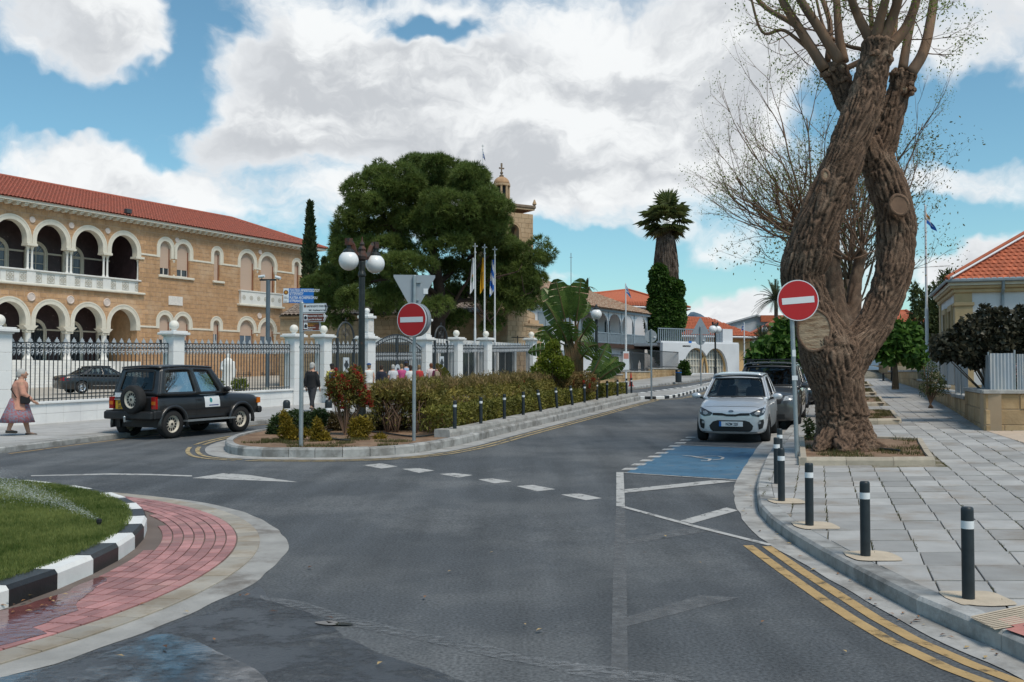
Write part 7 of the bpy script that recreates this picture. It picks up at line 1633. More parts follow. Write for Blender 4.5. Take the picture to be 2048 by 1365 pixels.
# ================================================================ STREET TREES ON THE RIGHT
def limb_union(name, limbs, e, mat, voxel=.03, bark=.035, fr=(11.0, 1.3)):
 mb = MB(); SP = []; ST = []; SU = []; SA = []
 for L in limbs:
  Q = cr(L, 8); P = [Vector(q[:3]) for q in Q]; mb.tube(P, [max(.01, q[3]) for q in Q], 14); u = Vector((1, 0, 0)); al = random.uniform(0, 9)
  for i in range(len(P)): t = (P[min(i+1, len(P)-1)]-P[max(0, i-1)]).normalized(); u = (u-t*u.dot(t)).normalized(); al += (P[i]-P[i-1]).length if i else 0; SP.append(P[i]); ST.append(t); SU.append(u.copy()); SA.append(al)
 o = mb.build(name, mat, e); o.location = -Vector(e.location)
 md = o.modifiers.new('r', 'REMESH'); md.mode = 'VOXEL'; md.voxel_size = voxel; sm = o.modifiers.new('s', 'SMOOTH'); sm.iterations = 6; sm.factor = .5
 apply_mods(o); me = o.data; n = len(me.vertices); co = np.empty(n*3, np.float32); me.vertices.foreach_get('co', co); co = co.reshape(-1, 3).astype(float); no = np.empty(n*3, np.float32); me.vertices.foreach_get('normal', no); no = no.reshape(-1, 3)
 SPa, STa, SUa = [np.array([list(p) for p in q]) for q in (SP, ST, SU)]; SAa = np.array(SA); idx = np.empty(n, int)
 for i in range(0, n, 4000): idx[i:i+4000] = np.argmin(((co[i:i+4000, None, :]-SPa[None])**2).sum(2), 1)
 T = STa[idx]; U = SUa[idx]; W = np.cross(T, U); rel = co-SPa[idx]; al = SAa[idx]+(rel*T).sum(1); pu = (rel*U).sum(1); pw = (rel*W).sum(1)
 for i in range(n):
  a = al[i]; w = noise.noise(Vector((pu[i]*2.2, pw[i]*2.2, a*.9))); v = Vector((pu[i]*fr[0]+w*1.5, pw[i]*fr[0]+w, a*fr[1]))
  r1 = 1-abs(noise.noise(v)*2.0); r2 = 1-abs(noise.noise(Vector((v.x*2.1, v.y*2.1, v.z*2.6+5)))*2)
  vd_ = noise.voronoi(Vector((v.x*.8+.5*r2, v.y*.8+.4*r1, a*2.1+w*1.2)))[0]; co[i] += no[i]*(bark*.75*(r1-.6)+bark*.35*(r2-.5)+bark*1.4*w+bark*1.0*(min(1, (vd_[1]-vd_[0])*3.2)-.6))
 me.vertices.foreach_set('co', co.astype(np.float32).ravel()); me.update(); me.shade_smooth()
 if not me.materials: me.materials.append(mat)
 return o
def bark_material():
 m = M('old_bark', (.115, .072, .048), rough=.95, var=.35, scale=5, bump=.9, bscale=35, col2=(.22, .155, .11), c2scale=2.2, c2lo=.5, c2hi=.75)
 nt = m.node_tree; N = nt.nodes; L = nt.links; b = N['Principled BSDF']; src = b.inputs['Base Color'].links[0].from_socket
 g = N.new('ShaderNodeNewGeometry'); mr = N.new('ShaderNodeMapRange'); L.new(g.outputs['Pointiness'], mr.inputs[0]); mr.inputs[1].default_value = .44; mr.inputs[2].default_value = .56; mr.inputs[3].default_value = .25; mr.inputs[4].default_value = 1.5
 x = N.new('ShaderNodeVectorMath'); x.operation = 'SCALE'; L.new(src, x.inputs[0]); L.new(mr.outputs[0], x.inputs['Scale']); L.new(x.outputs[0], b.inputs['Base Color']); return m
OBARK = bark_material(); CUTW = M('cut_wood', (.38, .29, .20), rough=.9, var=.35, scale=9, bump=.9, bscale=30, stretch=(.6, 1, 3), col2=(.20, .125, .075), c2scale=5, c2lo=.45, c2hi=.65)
SMOOTHB = M('smooth_bark', (.22, .135, .085), rough=.85, var=.25, scale=4, bump=.4, bscale=30, stretch=(1, 1, .3), col2=(.15, .10, .07), c2scale=3)
def leaflets(e, tips, n_per, mat, size=.05, sp=.18, name='young_leaves'):
 P = []
 for t in tips:
  q = np.array(t)[None, :]+RNG.normal(0, sp, (n_per, 3)); P.append(q)
 P = np.concatenate(P); np_obj(name, leaves(P, size, .45, None, 1, .3), mat, e)
def twigs(start, d, L_, r, depth, paths, tips, up=.25, spread=.7):
 pts = [Vector(start)]; d = Vector(d).normalized(); N = 6
 for i in range(N):
  d = (d+Vector((random.uniform(-1, 1), random.uniform(-1, 1), random.uniform(-1, 1)))*.13+Vector((0, 0, up*.1))).normalized(); pts.append(pts[-1]+d*L_/N)
 paths.append((pts, list(np.linspace(r, r*.35, N+1)), depth))
 if depth == 0: tips.append(pts[-1]); tips.append(pts[-3]); return
 for k in range(random.choice((2, 3, 3))):
  i = random.randrange(2, N+1); dd = (d+Vector((random.uniform(-1, 1), random.uniform(-1, 1), random.uniform(-.6, 1)))*spread).normalized(); twigs(pts[i], dd, L_*random.uniform(.5, .75), r*.5, depth-1, paths, tips, up, spread)
def big_tree():
 Y = 19.3; k = Y/FPX; b = gnd(1690, 897, PAVH+.1); Y = b.y; k = Y/FPX; e = empty('forked_tree', b, 0, 'massive gnarled tree with crossing forks and sawn limb scar', 'tree')
 def L(pts): return [(*atY(x, y, Y+o), w*k*.47) for x, y, w, o in pts]
 trunk = L([(1693, 905, 150, 0), (1690, 880, 128, 0), (1685, 840, 108, 0), (1680, 800, 104, 0), (1674, 760, 112, 0), (1664, 720, 124, 0), (1650, 685, 116, 0), (1632, 645, 92, 0)])
 left = L([(1655, 690, 105, 0), (1632, 640, 92, 0), (1612, 590, 88, -.1), (1603, 545, 90, -.15), (1618, 500, 92, -.25), (1640, 440, 86, -.35), (1668, 370, 82, -.4), (1695, 300, 80, -.45), (1722, 230, 76, -.45), (1742, 160, 66, -.4), (1755, 105, 60, -.4), (1758, 85, 68, -.4)])
 right = L([(1676, 750, 96, 0), (1706, 705, 84, .1), (1742, 655, 72, .2), (1770, 600, 76, .3), (1788, 540, 80, .35), (1791, 480, 80, .4), (1788, 420, 78, .4), (1770, 360, 76, .4), (1748, 310, 66, .4), (1738, 285, 56, .45)])
 r2 = L([(1752, 330, 52, .4), (1772, 270, 56, .45), (1786, 220, 54, .5), (1800, 175, 50, .5), (1806, 150, 62, .5)])
 l2 = L([(1722, 240, 44, -.1), (1700, 210, 48, .1), (1684, 175, 50, .2), (1673, 150, 52, .2), (1668, 138, 56, .2)])
 roots = [L([(1680, 850, 60, 0), (1725, 885, 46, -.2), (1765, 898, 26, -.35), (1800, 905, 10, -.4)]), L([(1680, 850, 60, 0), (1650, 888, 40, -.35), (1632, 903, 18, -.5)]), L([(1685, 850, 60, 0), (1690, 890, 50, -.5), (1694, 908, 20, -.8)])]
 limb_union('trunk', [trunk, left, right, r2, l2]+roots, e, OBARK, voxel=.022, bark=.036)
 def scar(x, y, rx, ry, off, nm='saw_cut', rot=0, mat=None):
  c = atY(x, y, Y+off); pts = [(rx*k*math.cos(a)*(1+.10*noise.noise((math.cos(a)*1.5, math.sin(a)*1.5, x))), ry*k*math.sin(a)*(1+.12*noise.noise((math.cos(a), math.sin(a), y)))) for a in [q*math.pi/20 for q in range(40)]]
  o = MB().prism(pts, 0, .05, Matrix.Translation(c) @ Matrix.Rotation(R(rot), 4, 'Z') @ Matrix.Rotation(R(90), 4, 'X')).build(nm, mat or CUTW, e); o.location = -Vector(e.location)
  rm = MB(); rm.tube([Matrix.Translation(c) @ Matrix.Rotation(R(rot), 4, 'Z') @ Matrix.Rotation(R(90), 4, 'X') @ Vector((p[0]*1.08, p[1]*1.06, .03)) for p in pts+[pts[0]]], .035, 6, cap=False); o2 = rm.build('callus_rim', OBARK, e, smooth=True); o2.location = -Vector(e.location)
 scar(1628, 660, 29, 38, -.40, rot=-14); scar(1796, 411, 18, 18, -.10, rot=10, mat=TWIG); scar(1649, 352, 6, 9, -.92, 'knot_hole')
 stubs = []
 for (x, y, s, o) in ((1758, 95, 40, -.4), (1745, 110, 24, -.6), (1772, 118, 22, -.6), (1672, 142, 34, .1), (1655, 150, 22, .1), (1688, 160, 20, .05), (1806, 160, 30, .45), (1815, 180, 28, .3), (1795, 150, 24, .4), (1760, 225, 10, .3)):
  mb = MB(); c = atY(x, y, Y+o)
  for _ in range(7): q = c+Vector(rand_unit(1)[0])*s*k*.45; mb.sphere(tuple(q), s*k*random.uniform(.18, .32), 7, 5)
  ob = mb.build('knuckle', OBARK, e); ob.location = -Vector(e.location)
  for _ in range(3):
   d = Vector((random.uniform(-1, 1), -1, random.uniform(-.3, .6))).normalized(); q = c+d*s*k*.55; t = MB(); t.tube([c, q], s*k*.16, 8); ob = t.build('stub', CUTW if random.random() < .2 else OBARK, e); ob.location = -Vector(e.location)
 sh = [((1650, 140), (1600, 60), (1560, -10), 22, .1), ((1680, 125), (1640, 60), (1590, -20), 22, 0), ((1688, 125), (1678, 70), (1672, -20), 20, .2), ((1740, 80), (1715, 30), (1700, -15), 20, -.3), ((1752, 75), (1760, 40), (1775, -20), 22, -.4), ((1765, 80), (1785, 35), (1800, -20), 24, -.4), ((1780, 95), (1815, 50), (1838, -20), 22, -.2), ((1805, 140), (1815, 80), (1835, -20), 20, .4), ((1820, 150), (1850, 95), (1870, -15), 24, .4), ((1660, 150), (1600, 60), (1520, 5), 14, .5), ((1640, 120), (1570, 62), (1524, 64), 8, .2), ((1690, 140), (1740, 100), (1740, -10), 12, .4), ((1770, 130), (1788, 60), (1790, -20), 16, .3), ((1655, 125), (1660, 50), (1640, -20), 13, .6), ((1730, 100), (1690, 90), (1650, 60), 9, .4)]
 paths = []; tips = []; main = []
 for a, m, c, w, o in sh:
  P = cr([atY(*a, Y+o), atY(*m, Y+o*1.3), atY(*c, Y+o*2), atY(c[0]+(c[0]-m[0])*.6, c[1]-90, Y+o*2.4)], 6); main.append((P, list(np.linspace(w*k/2*1.05, w*k/2*.55, len(P)))))
  for _ in range(4):
   s = Vector(P[random.randrange(4, len(P))]); d = Vector((random.uniform(-1, 1), random.uniform(-.8, .8), random.uniform(-.25, .7))); twigs(s, d, random.uniform(.5, 1.1), .014, 2, paths, tips, .1)
 for P, r in main: ob = MB(); ob.tube(P, r, 10); q = ob.build('shoot', SMOOTHB, e, smooth=True); q.location = -Vector(e.location)
 tag(tubes(e, 'twigs', [(p, r) for p, r, d in paths], TWIG, 4), kind='stuff')
 leaflets(e, tips, 7, leaf_mat('young_leaf', (.14, .22, .025), col2=(.25, .32, .06), scale=3, transl=.4), .055, .10)
big_tree()
def second_tree():
 Y = 28.6; k = Y/FPX; b = atY(1690, 748, Y); b.z = gh(b.x, Y)+PAVH+.05; e = empty('pollarded_tree', b, 0, 'thin twiggy pollarded tree standing behind the forked trunk', 'tree')
 def L(pts): return [(*atY(x, y, Y+o), w*k/2) for x, y, w, o in pts]
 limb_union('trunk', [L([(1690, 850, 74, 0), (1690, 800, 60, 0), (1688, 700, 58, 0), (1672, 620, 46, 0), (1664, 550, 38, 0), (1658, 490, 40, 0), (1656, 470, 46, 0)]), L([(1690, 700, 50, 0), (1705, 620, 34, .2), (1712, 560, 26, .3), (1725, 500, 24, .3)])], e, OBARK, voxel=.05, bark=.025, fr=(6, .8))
 paths = []; tips = []
 heads = [(1658, 475), (1640, 490), (1725, 505), (1610, 480), (1580, 470), (1700, 520)]
 for i in range(46):
  hx, hy = random.choice(heads); s = atY(hx, hy, Y+random.uniform(-.4, .4)); az = random.uniform(0, 6.283); el = R(random.uniform(5, 80)); d = Vector((math.cos(az)*math.cos(el)*1.5-.35, math.sin(az)*math.cos(el)*.7, math.sin(el))); twigs(s, d, random.uniform(1.5, 2.6), random.uniform(.022, .05), 3, paths, tips, .25, .6)
 for (x0, y0, x1, y1, r) in ((1600, 455, 1480, 395, .07), (1600, 480, 1470, 410, .06), (1605, 440, 1480, 300, .07), (1610, 430, 1545, 210, .07), (1600, 500, 1490, 450, .05), (1620, 420, 1600, 190, .06), (1790, 330, 1850, 250, .05), (1800, 420, 1860, 310, .05), (1790, 400, 1830, 200, .05)):
  a = atY(x0, y0, Y-1); q = atY(x1, y1, Y-1+random.uniform(-1, 1)); twigs(a, q-a, (q-a).length*.8, r*.6, 3, paths, tips, .2, .55)
 big = [(p, r) for p, r, d in paths if d == 3]; tag(tubes(e, 'branches', big, TWIG, 5), kind='stuff'); tag(tubes(e, 'twigs', [(p, r) for p, r, d in paths if d < 3], TWIG, 3), kind='stuff')
 leaflets(e, tips, 5, MATS['young_leaf'], .05, .12)
second_tree()
def third_tree():
 Y = 37.0; k = Y/FPX; b = atY(1700, 748, Y); b.z = gh(b.x, Y)+PAVH+.05; e = empty('pollarded_tree', b, 0, 'dense twiggy tree seen through the fork of the big tree', 'tree')
 paths = []; tips = []
 tubes(e, 'trunk', [([tuple(b), tuple(atY(1698, 700, Y)), tuple(atY(1700, 560, Y))], [.4, .34, .28])], BARK, 9)
 for i in range(40):
  s = atY(1700+random.uniform(-14, 14), random.uniform(540, 640), Y); az = random.uniform(0, 6.283); el = R(random.uniform(25, 85)); twigs(s, Vector((math.cos(az)*math.cos(el), math.sin(az)*math.cos(el), math.sin(el)*1.2)), random.uniform(1.8, 3.4), random.uniform(.03, .06), 3, paths, tips, .2, .55)
 tag(tubes(e, 'twigs', [(p, r) for p, r, d in paths], TWIGD, 3), kind='stuff'); leaflets(e, tips, 6, leaf_mat('olive_young_leaf', (.10, .11, .02), col2=(.2, .18, .05), scale=3), .11, .3)
third_tree()
MULB = leaf_mat('mulberry_leaf', (.05, .12, .016), col2=(.11, .22, .04), var=.35, scale=1.5, transl=.35)
shrub('mulberry_tree', 'leafy green mulberry branches hanging over the parked cars', pb([(1545, 690, 30, 22), (1575, 668, 26, 22), (1520, 706, 22, 12), (1560, 710, 34, 20), (1590, 700, 24, 26), (1580, 740, 20, 18), (1540, 735, 16, 14), (1570, 650, 20, 16), (1600, 650, 16, 22), (1505, 715, 12, 8), (1590, 765, 14, 14)], 33), 2300, .24, .75, MULB, 'tree', stems=14, droop=.5, up=-.2, base=.7, twig=TWIGD, fork=.75)
shrub('mulberry_tree', 'leafy green mulberry branches left of the flagpole', pb([(1790, 680, 30, 28), (1815, 695, 26, 30), (1775, 705, 20, 22), (1835, 712, 16, 24), (1800, 655, 22, 16), (1760, 690, 18, 24), (1825, 665, 18, 18)], 40), 2100, .28, .75, MULB, 'tree', stems=14, droop=.5, up=-.2, base=1.2, twig=TWIGD, fork=.75)
shrub('dark_tree', 'feathery dark tree between the flagpole and the corner house', pb([(1880, 600, 26, 40), (1850, 640, 30, 40), (1885, 660, 36, 40), (1895, 560, 14, 20), (1838, 600, 16, 20), (1870, 690, 36, 30), (1830, 580, 8, 14), (1905, 585, 12, 14), (1840, 680, 24, 30)], 62), 9500, .28, .3, leaf_mat('feathery_green', (.05, .075, .022), col2=(.10, .13, .045), var=.4, scale=.8), 'tree', stems=20, base=1.5, twig=TWIGD, fork=.5)
PURP = leaf_mat('purple_leaf', (.032, .036, .022), col2=(.075, .07, .045), var=.4, scale=2, transl=.15, rough=.4)
shrub('purple_leaved_bush', 'large dark purple leaved bush overhanging the sheet fence', pb([(1990, 690, 46, 34), (1905, 690, 40, 30), (1950, 665, 40, 36), (1995, 650, 40, 34), (2040, 680, 40, 40), (1980, 690, 50, 34), (1935, 700, 36, 24), (2060, 640, 36, 34), (1975, 625, 22, 14), (2020, 715, 50, 22), (1885, 705, 22, 16), (1960, 720, 40, 16)], 26.2), 8200, .15, .75, PURP, stems=26, base=.9, droop=.3, up=0, twig=TWIGD)
shrub('flower_bush', 'white and pink flowering bush behind the spear fence', pb([(2020, 765, 24, 24), (2045, 755, 24, 30), (2000, 775, 14, 14)], 25.0), 2600, .09, .4, leaf_mat('flower_leaf', (.035, .06, .02), col2=(.10, .12, .06), scale=3), base=.8)
fe = bpy.data.objects['flower_bush']; bl_ = pb([(2025, 760, 22, 20), (2045, 750, 20, 26)], 24.7); PT = np.concatenate([ellip_pts(c, r, 130, .8)[0] for c, r in bl_]); np_obj('flowers', leaves(PT, .05, .9, None, 1), leaf_mat('white_petal', (.6, .58, .56), col2=(.65, .3, .32), scale=5), fe)
shrub('wall_weed', 'wispy green weed trailing over the low stone wall', pb([(1860, 745, 16, 24), (1870, 765, 20, 20), (1880, 780, 16, 12), (1850, 780, 12, 14)], 30.2), 1500, .09, .25, leaf_mat('weed_green', (.05, .08, .02), col2=(.11, .14, .04), scale=3), base=.8, stems=12)
shrub('sapling', 'small leafy sapling at the foot of the forked tree', pb([(1618, 855, 9, 14), (1624, 870, 9, 14), (1612, 842, 5, 6)], 20.4), 300, .09, .35, leaf_mat('weed_green', (1, 1, 1)), base=.35, stems=5)
shrub('wall_creeper', 'green creeper at the end of the garden wall', pb([(1368, 735, 9, 12), (1372, 748, 7, 6)], 74), 700, .25, .6, MATS['ivy_green'], base=1.5, stems=2)
# -------- grass
def grass(name, poly, n, h, dz, mat, parent, dens=None, w=.004):
 xs = [p[0] for p in poly]; ys = [p[1] for p in poly]; P = []
 while len(P) < n:
  x, y = random.uniform(min(xs), max(xs)), random.uniform(min(ys), max(ys))
  if in_poly((x, y), poly) and (dens is None or dens(x, y)): P.append((x, y, gh(x, y)+dz))
 P = np.array(P); D = rand_unit(n)*.55; D[:, 2] = 1; D /= np.linalg.norm(D, axis=1, keepdims=True); V, F = blades(P, D, h, w); o = mobj(name, np_mesh(name, V, F, mat), None, parent); return tag(o, kind='stuff')
GRS = leaf_mat('grass_blade', (.11, .19, .03), col2=(.30, .33, .10), var=.4, scale=1.3, transl=.5)
vis_lawn = [p for p in arc(KC, KR-.16, -45, 65, 50)]+[(-9.2, 15.2), (-9.2, 6.0)]
def vd(x, y):
 if y < 1: return False
 q = proj((x, y, .15)); return -30 < q[0] < 600 and q[1] < 1400
tag(grass('grass', vis_lawn, 65000, .055, .15, GRS, None, vd, .0045), 'short green grass on the roundabout', 'grass')
tag(grass('grass', [tuple(fpt(t, -.5))[:2] for t in (-8, 12)]+[tuple(fpt(t, -6))[:2] for t in (12, -8)], 9000, .10, .16, GRS, None, None, .012), 'grass strip behind the iron fence', 'grass')
DRYG = leaf_mat('dry_grass', (.10, .11, .03), col2=(.17, .15, .06), scale=2)
for P in (PL1, PL2, PL3, PL4, PL5):
 c = Vector((sum(p[0] for p in P)/4, sum(p[1] for p in P)/4)); PP = [tuple(Vector(p).lerp(c, .12)) for p in P]
 g_ = grass('weeds', PP, 2600 if P is not PL1 else 2200, .09, PAVH+.085, DRYG, None, lambda x, y: noise.noise((x*1.3, y*1.3, 4)) > .05, .007); tag(g_, 'patchy dry grass in a tree planter', 'grass')
g_ = grass('weeds', [(-6.2, 22.5), (-5.2, 20.6), (-3, 20.3), (-1.9, 21.6), (-3.0, 22.6), (-5, 23)], 2600, .07, .15, DRYG, None, lambda x, y: noise.noise((x*1.8, y*1.8, 9)) > .12, .007); tag(g_, 'patchy weeds along the island edge', 'grass')
tag(grass('joint_weeds', [(3.2, 7), (9, 7), (13, 24), (6, 22), (3.2, 13)], 5200, .03, PAVH-.015, DRYG, None, lambda x, y: abs(((x-3-math.tan(R(17))*(y-3))/SW+.5) % 1-.5) < .035 and noise.noise((x*2.2, y*2.2, 2)) > .12, .006), 'dry moss and weeds in the paving joints', 'weeds')
# -------- fallen leaves
LM = [M('dead_leaf', (.28, .13, .05), rough=.8, var=.3, scale=20), M('dead_leaf_dark', (.10, .05, .03), rough=.8, var=.3, scale=20), M('dead_leaf_pale', (.42, .30, .14), rough=.8, var=.2, scale=20)]
lfm = [MB().add([(-.03, 0, .004), (0, .012, .012), (.035, 0, .006), (0, -.013, .010), (.02, .004, .02)], [(0, 3, 1), (1, 3, 2)]).mesh('fallen_leaf', False, [m]) for m in LM]
lit = [(1680+random.uniform(-170, 330), 0) for _ in range(0)]
spots = []
for i in range(46):
 t = random.uniform(0, 1); j = random.randrange(6, 52); a = RK[j]; spots.append((a[0]-random.uniform(.02, .22), a[1]+random.uniform(-.2, .2), .012))
for i in range(26): q = gnd(random.uniform(0, 130), random.uniform(1195, 1235)); spots.append((q.x, q.y, .035))
for x, y in ((660, 1243), (480, 1197), (495, 1196), (760, 1335), (428, 1286), (330, 1301), (240, 1320), (900, 1148), (1080, 1267), (1525, 1250), (1690, 1310), (1050, 1255), (1440, 1075), (1330, 1077), (285, 1214), (425, 1028), (372, 1230), (545, 1230), (620, 1140), (850, 1200), (1180, 1110), (985, 1110), (1290, 1110), (1400, 1130)): q = gnd(x, y); spots.append((q.x, q.y, .02))
lr = empty('leaf_litter', (0, 0, 0)) if False else None
for i, (x, y, z) in enumerate(spots):
 o = mobj('fallen_leaf', random.choice(lfm), None, road if z < .03 else rb, (x, y, gh(x, y)+z)); s = random.uniform(.6, 1.25); o.scale = (s, s, s); o.rotation_euler = (0, 0, random.uniform(0, 6.28))
p_ = [gnd(x, y, PAVH+.1) for x, y in ((1800, 905), (1770, 902), (1740, 899), (1700, 900), (1672, 899))]; hz = MB(); hz.tube([p+Vector((0, 0, .03)) for p in cr([tuple(p) for p in p_], 5) for p in [Vector(p)]], .022, 6); tag(hz.build('hose', BLK), 'black irrigation hose lying in front of the forked tree', 'hose')
p_ = [gnd(x, y, .15) for x, y in ((700, 884), (660, 880), (645, 874), (665, 862), (690, 862), (760, 868), (830, 876), (880, 870))]; hz = MB(); hz.tube([Vector(p)+Vector((0, 0, .03)) for p in cr([tuple(p) for p in p_], 5)], .02, 6); tag(hz.build('hose', BLK), 'black irrigation hose looping through the flower island', 'hose')
# ================================================================ CARS
from mathutils.bvhtree import BVHTree
def paint(name, col, flake=0.0, rough=.32): return M(name, col, rough=rough, var=.03, scale=3, metal=flake, spec=.5, coat=.8)
BLKP = M('black_plastic', (.015, .016, .018), rough=.55, var=.2, scale=6); TYRE = M('tyre', (.018, .018, .019), rough=.85, var=.25, scale=9, bump=.2, bscale=50); CGLASS = glass_mat('car_glass', (.46, .52, .53), .12)
LAMP = M('lamp_lens', (.32, .34, .36), rough=.12, var=.35, scale=14, spec=.8); LAMPD = M('lamp_dark', (.03, .032, .036), rough=.15, var=.3, scale=9, spec=.8); TAIL = M('tail_lamp', (.30, .012, .012), rough=.2, var=.2, scale=10); AMBER = M('amber_lens', (.55, .14, .012), rough=.2); CHROME = M('chrome', (.7, .7, .72), rough=.15, metal=1.0, var=.05); SEAT = M('seat_cloth', (.05, .052, .056), rough=.8)
def wheel_parts(r, w, rim, holes, rr):
 t = MB(); t.lathe([(rr*r, -w/2), (r*.93, -w/2), (r, -w*.32), (r, w*.32), (r*.93, w/2), (rr*r, w/2)], 32, cap=False); tm_ = t.mesh('tyre', True, [TYRE])
 k = MB(); k.lathe([(0.0, w*.30), (.16*r, w*.32), (.2*r, w*.26), (rr*r*.8, w*.18), (rr*r*.9, w*.36), (rr*r, w*.42), (rr*r*1.02, w*.1)], 28, cap=False); km = k.mesh('rim', True, [rim])
 h = MB()
 for q in range(holes):
  a = 2*math.pi*q/holes; m = Matrix.Rotation(a, 4, 'Z') @ Matrix.Translation((rr*r*.58, 0, w*.235)); h.add([(-.13*r*rr*1.4, -.055*r, .0), (.12*r*rr*1.4, -.085*r, .002), (.12*r*rr*1.4, .085*r, .002), (-.13*r*rr*1.4, .055*r, 0)], [(0, 1, 2, 3)], m)
 h.lathe([(.10*r, w*.325), (.0, w*.34)], 10, cap=False); hm_ = h.mesh('rim_holes', False, [BLKP]); return tm_, km, hm_
def add_wheel(e, ms, x, y, r, name='wheel', rot=None):
 wh = empty(name, (x, y, r), 0, parent=e); wh.rotation_euler = rot or ((R(-90) if y > 0 else R(90)), 0, 0)
 for m in ms: o = mobj(m.name, m, None, wh)
 if len(ms) > 2: o['kind'] = 'stuff'
 return wh
class Car:
 def __init__(s, name, label, p, head, group, st, cab, wheels, col, cat='car', rim=None, holes=5, rr=.66, tw=.2, zoff=0, sub=2):
  s.e = e = empty(name, p, head, label, cat, group); s.cab = cab; s.col = col; mb = MB(); n = len(st); V = []
  for (x, zb, zt, w, *o) in st:
   zm = zb+(zt-zb)*.58; c = o[0] if o else .03; half = [(0, zt+c), (.5*w, zt+c*.8), (.82*w, zt+c*.2), (.955*w, zt-.05), (w, zm), (.99*w, zb+.16), (.93*w, zb+.02), (.6*w, zb), (0, zb)]
   V += [(x, y, z) for y, z in half]+[(x, -y, z) for y, z in reversed(half[1:-1])]
  m = 16; F = [(i*m+k, i*m+(k+1) % m, (i+1)*m+(k+1) % m, (i+1)*m+k) for i in range(n-1) for k in range(m)]; F += [tuple(reversed(range(m))), tuple(range((n-1)*m, n*m))]
  mb.add(V, F); s.body = b = mb.build('body', col, e, smooth=True); md = b.modifiers.new('s', 'SUBSURF'); md.levels = md.render_levels = sub
  bpy.context.view_layer.update(); apply_mods(b); r, wx = wheels['r'], wheels['x']; yw = wheels['y']; cut = []
  for x in wx:
   c = MB(); c.lathe([(r*1.13, -2), (r*1.13, 2)], 30, Matrix.Rotation(R(90), 4, 'X')); o = c.build('cut', None); o.location = (x, 0, r*1.02); o.parent = e; cut.append(o)
  bpy.context.view_layer.update(); boolean_cut(b, cut); b.data.shade_smooth()
  try: b.data.set_sharp_from_angle(angle=R(38))
  except Exception: pass
  b.data.materials.clear(); b.data.materials.append(col); s.bvh = BVHTree.FromPolygons([v.co[:] for v in b.data.vertices], [p.vertices[:] for p in b.data.polygons])
  MB().box(min(wx)-r, max(wx)+r, -yw+tw*.6, yw-tw*.6, r*.8, r*1.9).build('underbody', BLKP, e)
  ms = wheel_parts(r, tw, rim or M('alloy', (.42, .43, .45), rough=.3, metal=.8, var=.1), holes, rr)
  for x in wx:
   for sy in (-1, 1): add_wheel(e, ms, x, sy*yw, r)
  s.cabin(); s.top = BVHTree.FromPolygons([v.co[:] for v in s.roof.data.vertices], [p.vertices[:] for p in s.roof.data.polygons])
 def cabin(s):
  c = s.cab; e = s.e; xb, xt, xrt, xrb, zb, zt, wb, wt = [c[k] for k in ('xb', 'xt', 'xrt', 'xrb', 'zb', 'zt', 'wb', 'wt')]; zr = c.get('zr', zt); bl = c.get('bulge', .1); sp = c.get('pil', .07)
  L = lambda a, b, t: a+(b-a)*t; ww = lambda v: L(wb, wt, v**1.1)
  def front(u, v, o=0): y = L(-ww(v), ww(v), u); return (L(xb, xt, v)-bl*(2*u-1)**2*(1-.4*v)+o, y, L(zb, zt, v)+.02*math.sin(math.pi*u)*v+o*.5)
  def rear(u, v, o=0): y = L(ww(v), -ww(v), u); return (L(xrb, xrt, v)+bl*.6*(2*u-1)**2-o, y, L(c.get('zbr', zb), zr, v)+.02*math.sin(math.pi*u)*v+o*.3)
  def side(sg): return lambda u, v, o=0: (L(L(xb, xt, v)-bl*(1-.4*v), L(xrb, xrt, v)+bl*.6, u), sg*(ww(v)+.025*math.sin(math.pi*u)+o), L(L(zb, c.get('zbr', zb), u), L(zt, zr, u)+.03*math.sin(math.pi*u), v))
  NU, NV = 24, 10
  def patch(fn, wins, nm, flip):
   def sk(i, j): return any(a <= i/NU < b-1e-6 and d <= j/NV < f-1e-6 for a, b, d, f in wins)
   m = MB(); m.grid(fn, NU, NV, None, sk);
   if flip: m.f = [list(reversed(f)) for f in m.f]
   o = m.build(nm, s.col, e, smooth=True); o.modifiers.new('t', 'SOLIDIFY').thickness = .03
   for a, b, d, f in wins:
    g = MB(); g.grid(lambda u, v: fn(L(a, b, u), L(d, f, v), -.012), 8, 5); gl = g.build('windscreen' if nm == 'front_frame' else ('rear_window' if nm == 'rear_frame' else 'side_window'), CGLASS, e, smooth=True)
    t = MB(); ed = [fn(L(a, b, q/8), d, .004) for q in range(9)]+[fn(b, L(d, f, q/5), .004) for q in range(1, 6)]+[fn(L(b, a, q/8), f, .004) for q in range(1, 9)]+[fn(a, L(f, d, q/5), .004) for q in range(1, 6)]; t.tube(ed, .014, 4, cap=False); t.build('seal', BLKP, gl)
  patch(front, [(1/24, 23/24, .1, .9)], 'front_frame', False); patch(rear, c.get('rw', [(2/24, 22/24, .2, .9)]), 'rear_frame', False)
  for sg in (-1, 1): patch(side(sg), c['sw'], 'side_frame', sg > 0)
  rf = MB(); rf.grid(lambda u, v: (L(xt, xrt, u)+.03*(1-2*u)*(1-(2*v-1)**2), L(-wt, wt, v)*(1+.03*math.sin(math.pi*u)), L(zt, zr, u)+.03*math.sin(math.pi*u)+.035*(1-(2*v-1)**2)**.6+.008), 12, 12); s.roof = rf.build('roof', s.col, e, smooth=True); s.roof.modifiers.new('t', 'SOLIDIFY').thickness = .04
  MB().box(xrb+.15, xb-.2, -wb+.08, wb-.08, zb-.06, zb-.02).build('parcel_floor', BLKP, e)
